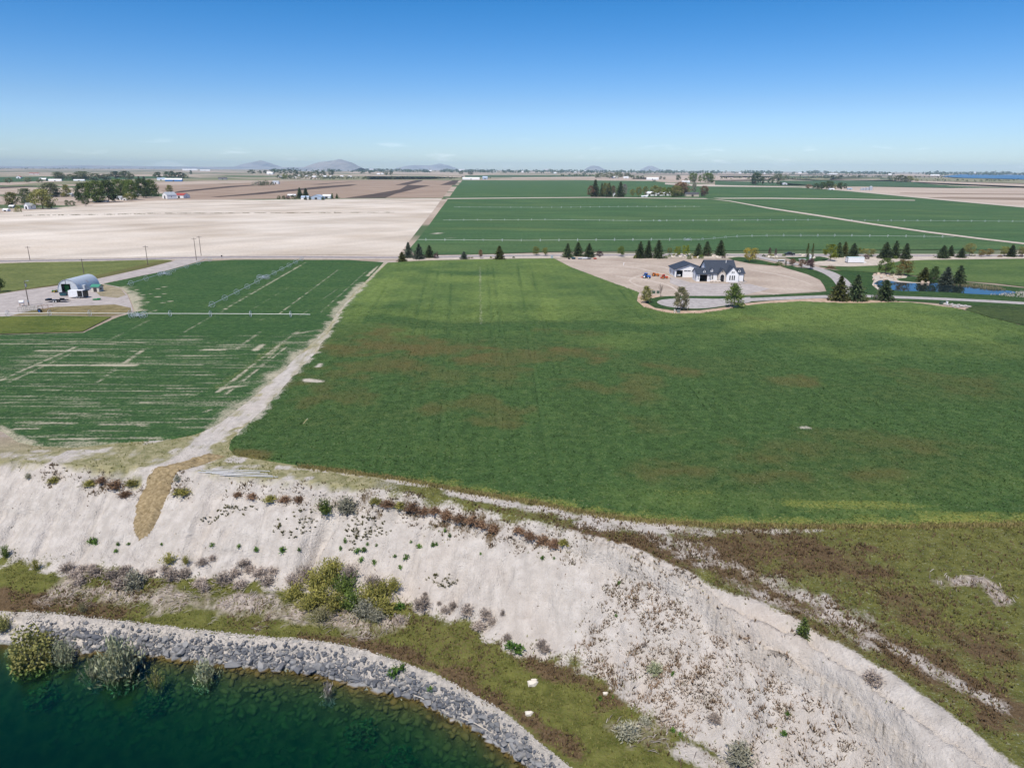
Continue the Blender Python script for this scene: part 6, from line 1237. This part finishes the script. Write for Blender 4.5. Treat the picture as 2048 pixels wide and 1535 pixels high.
p = G(1620, 519.5); t = empty('white_post', (p.x, p.y, .08)); tag(t, 'white gate post with a cap beside the columnar trees', 'post'); MB().box(-.4, .4, -.4, .4, 0, 2.2).build('shaft', m_trim, t); MB().box(-.5, .5, -.5, .5, 2.2, 2.4).build('cap', m_trim, t)
def box_unit(x, yb, w_, h_, mt, label, cat, nm='utility_box'):
    p = G(x, yb); t = empty(nm, (p.x, p.y, .07), R(random.uniform(-10, 10))); tag(t, label, cat); MB().box(-w_ / 2, w_ / 2, -.45, .45, 0, h_).build('case', mt, t); MB().box(-w_ / 2 - .05, w_ / 2 + .05, -.5, .5, h_, h_ + .1).build('lid', mt, t)
m_ug = mat('utility_green', (.06, .10, .07), .6, .12)
box_unit(1307, 587, 1.0, .85, m_ug, 'dark green utility box near the young yellow-green tree', 'box'); box_unit(1316, 587, 1.0, .85, m_ug, 'dark green utility box at the foot of the leafless tree', 'box'); box_unit(1356.5, 625.5, 1.0, .8, mat('utility_grey', (.18, .21, .19), .6, .12), 'grey utility box in the bark bed at the wheat edge', 'box'); box_unit(1349, 625.5, .35, .9, m_cream, 'slim cream post box in the bark bed at the wheat edge', 'box')
box_unit(1883.5, 608.5, 1.5, .9, m_ug, 'green utility box among rubble beside the drive', 'box'); box_unit(1104, 517.5, 1.2, 1.5, m_galv, 'grey pump cabinet at the corner of the wheat field', 'cabinet'); box_unit(1893, 609.5, .4, 1.0, m_trim, 'white post among rubble beside the drive', 'post')
m_rubb = mat('grey_rubble', (.36, .34, .33), .9, .25, 4)
for k, (x, y, s_) in enumerate([(1890,609,.7),(1898,611,.8),(1904,610,.7),(1911,612,.9),(1917,611,.6),(1923,613,.9),(1930,613,.8),(1937,614,.7),(1906,614,.6),(1915,615,.7)]):
    p = G(x, y); o = MB().blob((0, 0, .15), s_, s_ * .8, .4, 7, 4, k, .35).build('rubble_heap', m_rubb); o.location = (p.x, p.y, .06); tag(o, 'grey rubble heap at the end of the mulch bed', 'rubble', 'rubble heaps by the drive')
# low trailers and pallets by the road
for x, w_, h_, mt, lb in [(1147, 2.0, .9, m_db, 'dark teal skid tank among items stored by the road'), (1160, 2.4, .8, m_galv, 'grey low trailer among items stored by the road'), (1170, 2.8, .9, m_wht, 'white boat-like trailer among items stored by the road'), (1178, 2.0, .7, m_steel, 'dark low cart among items stored by the road'), (1190, 1.6, .6, m_red, 'orange-red bin among items stored by the road'), (1138, 1.0, .7, m_black, 'black drum among items stored by the road')]:
    p = G(x, 518.5); t = empty('stored_item', (p.x, p.y, .08), R(random.uniform(-20, 20))); tag(t, lb, 'equipment'); MB().prism([(-w_ / 2, .35), (w_ / 2, .35), (w_ / 2 * .9, h_), (-w_ / 2 * .9, h_)], -.6, .6).build('body', mt, t); MB().box(-w_ / 2 * .8, w_ / 2 * .8, -.5, .5, .05, .34).build('skid', m_black, t)
p = G(1247, 531); t = empty('hydrant', (p.x, p.y, .07)); tag(t, 'small white standpipe alone on the bare lot', 'standpipe'); MB().tube((0, 0, 0), (0, 0, 1.1), .14, n=8).build('pipe', m_trim, t); MB().tube((0, 0, 1.1), (.5, 0, 1.2), .09).build('spout', m_trim, t)
# boulders of the pond garden and the sandy bank by the road
m_bou = mat('tan_boulder', (.48, .38, .30), .9, .15, 3)
for x, y, s_ in [(1750,551,.8),(1757,549,.9),(1766,550,.8),(1775,553,.9),(1783,556,1.0),(1790,560,.9),(1747,560,.7),(1770,561,.9),(1800,556,.7),(1845,566,.8),(1856,567,.7),(1751,573,.6),(1762,556,.7)]:
    p = G(x, y); o = MB().blob((0, 0, .25), s_, s_ * .8, .55, 7, 5, int(x), .3).build('boulder', m_bou); o.location = (p.x, p.y, .1); tag(o, 'tan boulder in the rock garden at the pond', 'boulder', 'rock garden boulders')
for x, y, s_ in [(1345,515,1.0),(1352,513,.9),(1362,515,1.1),(1370,514,1.0),(1376,512,.8),(1397,516,.9),(1428,513,1.2),(1434,515,1.1),(1538,515,.9),(1546,516,1.0),(1553,515,.8),(1600,511,.8),(1606,512,.9),(1628,517,.7)]:
    p = G(x, y); o = MB().blob((0, 0, .3), s_, s_ * .8, .6, 7, 5, int(x), .3).build('boulder', mat('pale_boulder', (.58, .52, .44), .9, .12, 3)); o.location = (p.x, p.y, .07); tag(o, 'pale boulder of the planted bank ' + ('behind the garage roof' if x < 1410 else 'behind the house ridge' if x < 1500 else 'in the entrance island' if x < 1580 else 'beside the columnar evergreens'), 'boulder', 'roadside boulders')
# ------------------------------------------------------------------ farmsteads on the plain
m_tin = mat('tin_roof', (.42, .45, .48), .5, .1, .4, metal=.3); m_bl = mat('blue_sheet', (.05, .17, .42), .5, .08, .3); m_bgrey = mat('blue_grey_sheet', (.34, .42, .52), .5, .08, .3); m_tanw = mat('tan_siding', (.46, .40, .33), .7, .1, .3); m_dkr = mat('charcoal_roof', (.07, .07, .08), .8, .15, .5); m_redr = mat('red_roof', (.30, .06, .05), .7, .1, .5); m_whr = mat('white_roof', (.72, .73, .75), .5, .05, .3)
def barn(x, yb, wpx, hpx, label, wm=None, rm=None, rot=0, dep=1.0, axis='x', name='farm_building', cat='building', doors=1, group=None):
    p = G(x, yb); s = mpp(p); w_ = wpx * s; h_ = hpx * s
    return hut(name, 0, 0, w_, min(w_, 14) * dep, h_ * .58, h_, rot, wm or m_wht, rm or m_tin, label, cat, doors, group, Vector((p.x, p.y, .3)), 1, axis, .3)
for a in [(330,398,21,13,'white gambrel barn with a grey roof beside another white shed',m_wht,m_tin,R(-40),1,'y'), (358,396.5,22,9,'white machine shed with a wide dark door',m_wht,m_redr,R(-15),1,'x'), (53,419,15,12,'white farmhouse with grey roof under a big pale tree',m_wht,m_tin,R(-30),1,'y'), (22,416,13,5,'open carport with a white roof beside the white farmhouse',m_steel,m_whr,R(-20),.5,'x'), (10,423,14,5,'white parked camper shed at the edge of the tilled field',m_wht,m_whr,R(-20),.5,'x'),
          (113,394,20,8,'low house with a dark roof among grey trees',m_tanw,m_dkr,R(-10),.8,'x'), (136,393,14,6,'low house with green-grey roof beside another',m_cream,m_tin,0,.8,'x'), (200,405,28,4.5,'long low open shed along the grove',m_steel,m_dkr,0,.4,'x'), (237,400,14,7,'small white house under the green grove',m_wht,m_tin,R(-20),.8,'x'), (249,401,8,5,'small white tent roof beside the grove',m_wht,m_whr,0,.8,'y'), (275,393,16,5,'low buff house behind the dark tree',m_tanw,m_whr,0,.8,'x'),
          (347,363,34,6,'long bright blue metal shed',m_bl,m_whr,0,.5,'x'), (445,359.5,17,4.5,'dark grey container shed in the fallow field',m_steel,m_dkr,0,.4,'x'), (322,361,16,5,'low white and blue building beside the blue shed',m_wht,m_bgrey,0,.5,'x'), (632,399.5,22,9,'blue-grey metal barn among dark conifers',m_bgrey,m_bgrey,R(-10),1,'y'), (610,399.5,16,7,'pale lean-to shed joined by conifers to the blue-grey barn',m_wht,m_bgrey,0,.7,'x'), (653,397,16,7,'white house between the blue-grey barn and small conifers',m_wht,m_whr,0,.7,'x'), (583,393,16,4,'white trailer home behind the hedge of small conifers',m_wht,m_whr,0,.4,'x'),
          (551,368,12,6,'white cottage beside the dark thicket',m_wht,m_tin,0,.8,'x'), (540,349,13,5,'white round-roofed shed between far poplars',m_wht,m_whr,0,.7,'x'), (942,359.5,34,4.5,'long white shed at the head of the irrigated field',m_wht,m_whr,0,.3,'x'), (970,359,10,6,'pale blue silo shed beside the long white shed',m_bgrey,m_bgrey,0,.8,'x'), (1230,393.5,9,7,'small white shed between tall dark conifers',m_wht,m_tin,0,.8,'y'), (1299,392,16,8,'white round-topped shed behind orchard trees',m_wht,m_whr,0,.8,'x'), (1316,392,14,6,'white shed behind the yellow-green trees',m_wht,m_whr,0,.7,'x'), (1331,391.5,22,7,'widest white shed behind the bright green tree',m_wht,m_whr,0,.7,'x'),
          (1385,393.5,26,8,'dark-roofed bungalow at the end of the farmstead lane',m_tanw,m_dkr,0,.8,'x'), (1289,394.5,12,2.5,'low white slab shed at the lane',m_wht,m_whr,0,.4,'x'), (1305,360,24,4.5,'long white shed beside a dark conifer row',m_wht,m_whr,0,.4,'x'), (1230,356.5,14,4,'white far house under a long pale grove',m_wht,m_whr,0,.6,'x'), (1252,357,10,3.5,'small white shed at the end of the pale grove',m_wht,m_whr,0,.6,'x'), (1372,365.5,16,3.5,'low white sheds between two large trees',m_wht,m_whr,0,.5,'x'),
          (1570,369.5,9,4,'white hut beside dark trees at the field edge',m_wht,m_whr,0,.6,'y'), (1664,380,10,3,'white shed in front of the dark grove',m_wht,m_whr,0,.6,'x'), (1700,379.5,9,3,'low blue-grey shed beside the grove',m_bgrey,m_bgrey,0,.6,'x'), (380,341,30,3,'very long white shed near the horizon',m_wht,m_whr,0,.3,'x'), (410,342,20,2.5,'white shed ending a pair near the horizon',m_wht,m_whr,0,.3,'x'), (712,341,16,3,'white far shed, shorter of two on the plain',m_wht,m_whr,0,.3,'x'), (739,341,18,3,'white far shed, longer of two on the plain',m_wht,m_whr,0,.3,'x'), (922,341.5,16,3,'white far shed before the dark woodland',m_wht,m_whr,0,.3,'x'),
          (1095,341.5,14,3,'pale far shed under the wooded horizon',m_tanw,m_whr,0,.3,'x'), (1300,343,9,2.5,'tiny white far building beyond the pale grove',m_wht,m_whr,0,.4,'x'), (85,361.5,14,5,'tan house in the far pale trees',m_tanw,m_whr,0,.6,'x'), (110,362.5,26,4,'row of white sheds below the far grove',m_wht,m_whr,0,.3,'x'), (158,362,22,3,'white trailers parked along the far grove',m_wht,m_whr,0,.3,'x'), (68,349,20,3,'long white shed in a far tan field',m_wht,m_redr,0,.3,'x'), (37,357,9,5,'dark-roofed house with white gable on the far plain',m_wht,m_redr,0,.6,'y'), (1870,351.5,18,2.5,'long white far shed near the blue lake',m_wht,m_whr,0,.3,'x'), (1665,349,20,2,'long pale shed on the far plain',m_wht,m_whr,0,.3,'x')]:
    barn(*a)
for x, yb, w_, h_, lb in [(1741,381,6.5,9,'tallest grey grain bin at the end of the bins'), (1734,381,6,6,'grey grain bin next to the tallest one'), (1728,381,5.5,5.5,'third grey grain bin of the row'), (1723,381,5,5,'smallest grey grain bin of the row')]:
    p = G(x, yb); s = mpp(p); r_ = w_ * s / 2; t = empty('grain_bin', (p.x, p.y, .3)); tag(t, lb, 'grain bin', 'grain bins'); MB().tube((0, 0, 0), (0, 0, h_ * s * .75), r_, n=18).build('wall', m_galv, t); MB().tube((0, 0, h_ * s * .75), (0, 0, h_ * s), r_ * 1.04, .3, n=18).build('roof', m_tin, t)
far_t = [  # kind, leaf, x, base, top, width, label
 ('grove','spring',86,418,381,46,'large pale yellow-green cottonwood beside the white farmhouse'), ('grove','spring',26,414,386,24,'pale tree behind the open white-roofed carport'), ('grove','farpale',54,410,379,28,'thin grey-green tree behind the white farmhouse'), ('grove','farpale',103,394,367,38,'grey pale tree behind the dark-roofed house'), ('upright','spring',134,394,371,16,'tall thin pale tree between two low houses'), ('bush','spring',36,424,410,15,'low yellowish bush in front of the farmhouse'),
 ('grove','dark',168,404,368,30,'dark green cottonwood at the end of the grove'), ('grove','green',192,405,364,36,'broad green cottonwood in the grove above the long shed'), ('grove','dark',218,404,363,34,'dark cottonwood in the middle of the grove'), ('grove','green',243,399,361,34,'tallest green cottonwood in the grove behind white roofs'), ('grove','green',264,400,362,28,'paler cottonwood in the grove beside the small tent'), ('grove','dark',287,395,360,34,'dark cottonwood in the grove above the buff house'), ('grove','green',303,393,361,26,'last cottonwood of the grove beside the barn'), ('round','dark',292,396,378,18,'low dark tree under the grove'), ('round','dark',313,396,382,16,'dark bushy tree beside the white gambrel barn'),
 ('round','dark',156,404,384,10,'small green tree at the foot of the grove'), ('round','farpale',172,412,397,16,'grey-green small tree below the grove'), ('round','farpale',135,414,401,11,'small pale tree by the tilled field, shorter of two'), ('round','farpale',146,415,402,12,'small pale tree by the tilled field'), ('round','spring',258,402,388,22,'pale tree in front of the tent roof'), ('round','spring',340,388,371,14,'small green tree behind the white machine shed'),
 ('grove','farpale',118,360,345,26,'far rounded pale tree, first of the long grove'), ('grove','farpale',142,360.5,349,22,'far low pale tree in the long grove'), ('grove','farpale',165,360.5,344,36,'widest far pale tree in the long grove'), ('grove','farpale',192,361,348,26,'far pale tree in the long grove above white trailers'), ('grove','farpale',212,361,349,22,'far pale low tree ending the long grove'), ('round','far',232,359,344,22,'far dark green tree beside the long grove'), ('round','far',251,359,343,24,'far dark green tree, rounder neighbour of another'), ('round','farpale',262,362,348,20,'far mid green tree beside dark conifers'), ('spruce','spruce',278,362,353,9,'tiny dark conifer near far houses'), ('spruce','spruce',288,362,353,8,'second tiny dark conifer near far houses'),
 ('grove','far',316,357,345,16,'far green tree left of the blue shed'), ('grove','far',340,357.5,343,24,'far green tree right behind the blue shed'), ('grove','far',360,357.5,345,20,'far green tree beyond the end of the blue shed'), ('round','farpale',373,357.5,350,12,'far low pale tree beside the blue shed'), ('round','farpale',18,368,357,16,'far pale tree at the edge of a far green field'), ('round','farpale',57,367,356,16,'far pale tree beside tan houses'), ('round','farpale',80,366,357,14,'far pale tree between tan houses'), ('upright','far',382,349,341,5,'tiny far tree between white sheds'),
 ('spruce','spruce',600,397,376,12,'tall slim conifer behind the pale lean-to shed'), ('spruce','spruce',612,397,377,13,'tall conifer behind the roof of the blue-grey barn'), ('round','dark',558,399.5,392,9,'clipped conifer hedge tree at the end of the farm hedge'), ('round','dark',568,399.5,392,10,'hedge conifer beside the clipped one'), ('round','purple',576,400,391,10,'reddish dark tree in the farm hedge'), ('round','dark',588,400,390,11,'dark hedge tree before the white trailer home'), ('spruce','spruce',612,400,392,6,'small conifer in front of the lean-to shed'), ('spruce','spruce',620,400,392,6,'small conifer at the wall of the blue-grey barn'), ('spruce','dark',646,400,393,6,'small conifer in front of the white house'), ('spruce','dark',665,398,387,7,'pointed conifer beside the white house'), ('spruce','dark',674,397,388,8,'last conifer of the farm hedge'),
 ('bush','greysage',516,371,361,24,'dark grey thicket in the fallow field'), ('bush','far',530,371,360,22,'darker green part of a thicket in the fallow field'), ('bush','far',545,370,363,10,'small green bush beside the white cottage'),
 ('round','far',504,348.5,340,16,'far round poplar, first of a row'), ('round','far',520,348.5,341,8,'far round small poplar in a row'), ('round','far',531,348.5,341,10,'far poplar beside a white round-roofed shed'), ('round','far',547,349,339,12,'far poplar right of the white round-roofed shed'), ('round','far',559,349,340,12,'far tall poplar in the row'), ('round','far',571,349,340,12,'far dark poplar in the row'), ('round','far',581,349,339,9,'last far poplar of the row'),
 ('grove','far',592,353,341,12,'far green tree over hidden houses'), ('grove','farpale',606,354,344,16,'far pale tree over hidden houses'), ('round','far',620,354,344,14,'far dark tree over hidden houses'), ('round','far',633,353,341,14,'far rounded dark tree over parked cars'), ('round','far',646,353,342,14,'far green tree beside a rounder dark one'), ('round','far',663,352,341,14,'far green tree at the end of the hamlet'), ('round','far',558,357.5,350,12,'far dark bush tree in the hamlet front'), ('round','lime',571,358,348,12,'far yellow tree in the hamlet front'), ('round','far',582,358,350,12,'far dark tree beside the yellow one'),
 ('round','far',741,348,341,9,'far round tree alone on the plain'), ('round','far',771,351,344,10,'far dark tree beside a small house'), ('round','far',782,351,343,10,'far rounded tree of a pair on the plain'), ('round','far',725,348,343,10,'far low tree on the plain'), ('round','far',922,350,343,9,'far round tree above the long white shed'), ('round','far',941,351,344,12,'far pair of trees above the long white shed'),
 ('spruce','spruce',1190,394.5,361,18,'tallest dark conifer of the farmstead windbreak'), ('round','rust',1182,394.5,373,18,'brownish bare tree beside the tallest conifer'), ('spruce','spruce',1203,394,367,9,'thin dark conifer in the windbreak'), ('round','spring',1212,394.5,368,18,'yellow-green tree between dark conifers'), ('spruce','spruce',1218,394.5,367,13,'dark conifer beside the yellow-green tree'), ('round','rust',1226,393,373,12,'thin grey tree behind the small white shed'), ('spruce','spruce',1240,394.5,365,18,'broad dark conifer beside the small white shed'), ('round','grey',1248,393,370,14,'bare grey tree behind the broad conifer'),
 ('round','spring',1264,394,379,10,'low yellowish orchard tree'), ('round','spring',1277,394,375,14,'yellow-green orchard tree right of a low one'), ('round','spring',1290,393.5,374,11,'slim yellow-green tree before the round-topped shed'), ('round','spring',1309,394,372,20,'loose orange-green tree between white sheds'), ('round','spring',1319,394,375,12,'small pale tree between white sheds'), ('round','lime',1327,393,376,12,'green tree with spreading crown by the widest shed'), ('round','lime',1338,393,376,16,'bright green tree before the widest shed'), ('grove','spring',1352,394.5,373,24,'full yellow-green tree beside the bungalow'), ('grove','rust',1362,392,366,36,'large bare grey-brown tree behind the bungalow'), ('round','dark',1360,394.5,386,16,'dark evergreen bush under the large bare tree'), ('upright','greysage',1388,385,365,9,'slender grey poplar behind the bungalow'), ('round','rust',1408,391,373,18,'leafless brown tree beside a dark red bush'), ('round','purple',1408,394.5,383,15,'dark red rounded tree at the bungalow end'),
 ('grove','farpale',1200,356,346,22,'far pale grove tree, first of a long belt'), ('grove','farpale',1218,356.5,346,22,'far pale belt tree over a white house'), ('grove','farpale',1236,356.5,345,20,'far pale belt tree beside white sheds'), ('grove','farpale',1254,356.5,347,18,'far brownish belt tree'), ('spruce','far',1262,344,338,4,'far conifer tip on the skyline'), ('round','far',1266,359,351,9,'far dark hedge conifer'), ('round','far',1275,359,352,9,'far dark hedge conifer in mid row'), ('round','far',1284,359,352,9,'far dark hedge conifer near the long white shed'), ('round','far',1321,360,353,7,'far round tree right of the long white shed'), ('round','far',1328,360,354,6,'far small round tree beside a low shed'),
 ('round','far',1356,363,351,12,'far round green tree standing alone'), ('round','far',1372,364,357,7,'far low green tree between larger ones'), ('grove','green',1386,365,347,18,'large green cottonwood by the far lane'), ('upright','green',1399,365,352,7,'slim pale tree between two cottonwoods'), ('grove','green',1416,366,347,26,'broadest cottonwood by the far lane'), ('grove','far',1511,370,347,20,'tall dark tree at the corner of far fields'), ('round','far',1524,370,355,10,'dark tree beside the tall one at the field corner'), ('round','far',1541,370,357,14,'round dark tree in the field corner clump'), ('round','farpale',1556,364,349,26,'pale grey tree above the field corner clump'), ('round','far',1558,370,363,14,'low dark bush in the field corner clump'), ('round','farpale',1573,362,351,12,'pale tree at the end of the far grey trees'),
 ('round','rust',1618,378.5,369,14,'reddish tree at the end of the dark grove'), ('grove','far',1632,379,367,16,'dark tree in the far grove'), ('grove','dark',1645,379,365,16,'dark cone-topped tree in the far grove'), ('grove','dark',1658,379,363,18,'tallest tree of the dark grove'), ('round','spring',1668,379,369,9,'pale tree inside the dark grove'), ('grove','dark',1679,379,366,14,'dark tree near the end of the grove'), ('round','dark',1689,379,368,10,'last dark tree of the grove'),
 ('round','far',1652,358.5,351,14,'far hedge tree, first of three on the plain'), ('round','far',1667,358.5,351,14,'far hedge tree, middle of three'), ('round','far',1680,358.5,351,12,'far hedge tree, last of three'), ('round','far',1720,357.5,350,11,'far round dark tree alone by the track'), ('round','farpale',1708,356,351,10,'far pale tree beside a round dark one'), ('round','farpale',1780,363.5,354,12,'pale round tree at the end of a far clump'), ('grove','farpale',1800,364.5,351,26,'largest pale tree of the clump near the lake'), ('grove','spring',1818,364.5,353,18,'yellowish tree of the clump near the lake'), ('round','spring',1833,364,358,8,'small tree at the end of the clump near the lake'), ('bush','far',1309,363.5,359,8,'low dark bush at the field edge')]
for kd, c_, x, yb, yt, w_, lb in far_t:
    big_ = (yb - yt) > 14.5
    tree_px('spruce_tree' if kd == 'spruce' else ('shrub' if kd == 'bush' else 'tree'), kd, c_, x, yb, yt, w_, lb, 'shrub' if kd == 'bush' else 'tree', None, 1.0 if big_ else .45, parts=big_ or kd == 'spruce')
# hedge line of green tufts across the tilled field
p = []
for x in np.concatenate([np.arange(60, 780, 31) + rng.uniform(-4, 4, 24)]):
    yb = 431 - (x - 60) * .012 if x < 300 else 427 - (x - 300) * .004
    c_ = G(x, yb); p.append(np.column_stack([c_.x + rng.normal(size=40) * 3.2, c_.y + rng.normal(size=40) * 1.5, np.full(40, .06)]))
stuff(tri_tufts('field_weeds', np.vstack(p), rng.uniform(.3, .7, 40 * len(p)), rng.uniform(.4, 1.0, 40 * len(p)), leaf_mat('leaf_fw', (.05, .055, .02), (.17, .16, .07)), 4, .4, .25))
# ------------------------------------------------------------------ the wooded far plain, too far to tell trees apart
def wood(name, n_, fx, c_):
    PP, SS = [], []
    for k in range(n_):
        x, y, h_ = fx(); g0 = G(x, y); s = mpp(g0); q = 8; hh = h_ * s
        PP.append(np.column_stack([g0.x + rng.normal(size=q) * hh * .45, g0.y + rng.normal(size=q) * hh * .3, rng.uniform(.1, 1, q) * hh])); SS.append(np.full(q, hh * .42) * rng.uniform(.7, 1.2, q))
    stuff(link(name, leaf_mesh(name, np.vstack(PP), np.concatenate(SS), rng, .8), LMAT(c_)))
def fa():
    x = rng.uniform(540, 2100); base = 340.5 + (x - 540) * .0048
    while fbm(np.array([x * .03]), np.array([3.3]), 3, 8)[0] < .40 and rng.uniform() < .85: x = rng.uniform(540, 2100); base = 340.5 + (x - 540) * .0048
    return x, base + rng.uniform(-.6, 3.2) ** 1 , rng.uniform(1.5, 4.5)
wood('far_woodland', 1500, fa, 'far')
def fb():
    x = rng.uniform(-100, 560); return x, 337.5 + rng.uniform(-.3, .5), rng.uniform(.6, 2)
wood('far_woodland', 260, fb, 'far')
def fc_():
    a, b_, c0_ = [(640, 740, 357), (740, 990, 356.5), (1120, 1200, 352), (1440, 1640, 357), (1600, 1900, 354.5), (1840, 2100, 362), (560, 700, 357)][rng.integers(7)]; x = rng.uniform(a, b_); return x, c0_ + rng.uniform(-1.5, 1.8), rng.uniform(1.5, 4)
wood('far_scrub', 420, fc_, 'farpale')
k = 0
for x, y in [(600,352),(612,353),(628,355),(650,354),(662,354.5),(683,353.5),(700,354),(560,355),(590,356),(757,349),(765,349),(1045,345),(1110,347),(1150,346),(1340,345),(1420,346),(1480,347),(1530,348),(1170,344),(1250,344.5),(1390,349),(1600,347),(990,345),(860,343),(1780,350),(2000,347.5),(1950,347)]:
    barn(x, y, rng.uniform(4, 8), rng.uniform(2, 3), 'tiny pale building scattered among far trees on the plain', m_wht, m_whr, 0, .6, 'x', 'far_house', 'house', 0, 'far scattered houses')
# ------------------------------------------------------------------ buttes beyond the plain
m, n, l, b = new_mat('butte_slope'); f_ = pos_noise(n, l, .0018, 6, (1, 1, 2.5)); c = mix(n, l, ramp(n, l, f_, .38, .62), (.19, .215, .24), (.29, .30, .31)); l.new(c, b.inputs['Base Color']); b.inputs['Roughness'].default_value = .95; bump(n, l, b, f_, .8, 30); m_butte = m
def butte(name, xs, ys, D, label, dep=1900):
    """skyline px -> a solid hill at the distance D"""
    px_ = np.linspace(xs[0], xs[-1], 70); py_ = np.interp(px_, xs, ys); g = []
    rows_ = 15
    for i, (a, b_) in enumerate(zip(px_, py_)):
        d = ray(a, b_); t_ = D / d.y; X_, Z_ = d.x * t_, CAMZ + d.z * t_
        Z_ = max(Z_, -6) * (1 + .05 * (vn(np.array(i * .9), np.array(D), 3) - .5))
        for j in range(rows_):
            f = j / (rows_ - 1) * 2 - 1; hz_ = max(0, 1 - abs(f)) ** 1.1; rr = 1 + .25 * (vn(np.array(i * .35), np.array(j * .7), int(D)) - .5) * (1 if f != 0 else 0)
            g.append((X_, D + f * dep * (.25 + .75 * min(1, max(Z_, 0) / 200)), Z_ * hz_ * rr - 2))
    ii = np.arange(len(g)).reshape(-1, rows_); Q = np.stack([ii[:-1, :-1], ii[1:, :-1], ii[1:, 1:], ii[:-1, 1:]], -1).reshape(-1, 4)
    o = struct(link(name, mesh_np(name, np.array(g), Q, {}, True), m_butte)); return o
butte('butte', [612,625,640,655,668,680,690,700,712,722], [335,329,323.5,322.5,320.5,318.5,320.5,324,330,335], 11500, '')
butte('far_butte', [470,485,500,512,522,535,550,562], [335,328,325,323,321,324.5,330,335], 19000, '')
butte('far_butte', [1168,1175,1182,1188,1195,1203,1210], [340,335,331.5,331,332,335,340], 16500, '')
butte('far_butte', [1284,1290,1297,1304,1312,1318], [340,335,331.5,331.5,335,340], 20000, '')
butte('far_hills', [790,810,830,860,880,895,915], [337,332,330,331,327,330,337], 20500, '')
butte('low_hills', [-420,-200,0,60,130,170,250,330,470,620,760], [336,331.5,331.5,332.5,331,330.5,331.5,333,333.5,334.5,337], 17500, '')

# ------------------------------------------------------------------ the air of the far plain
m, n, l, b = new_mat('haze_air'); n.remove(b)
pv = n.new('ShaderNodeVolumePrincipled'); pv.inputs['Color'].default_value = (.64, .84, 1.0, 1); pv.inputs['Density'].default_value = 3.4e-5
pv.inputs['Anisotropy'].default_value = -0.4
l.new(pv.outputs[0], n['Material Output'].inputs['Volume'])
stuff(MB().box(-26500, 26500, -4000, 26500, -23.5, 240).build('haze', m))
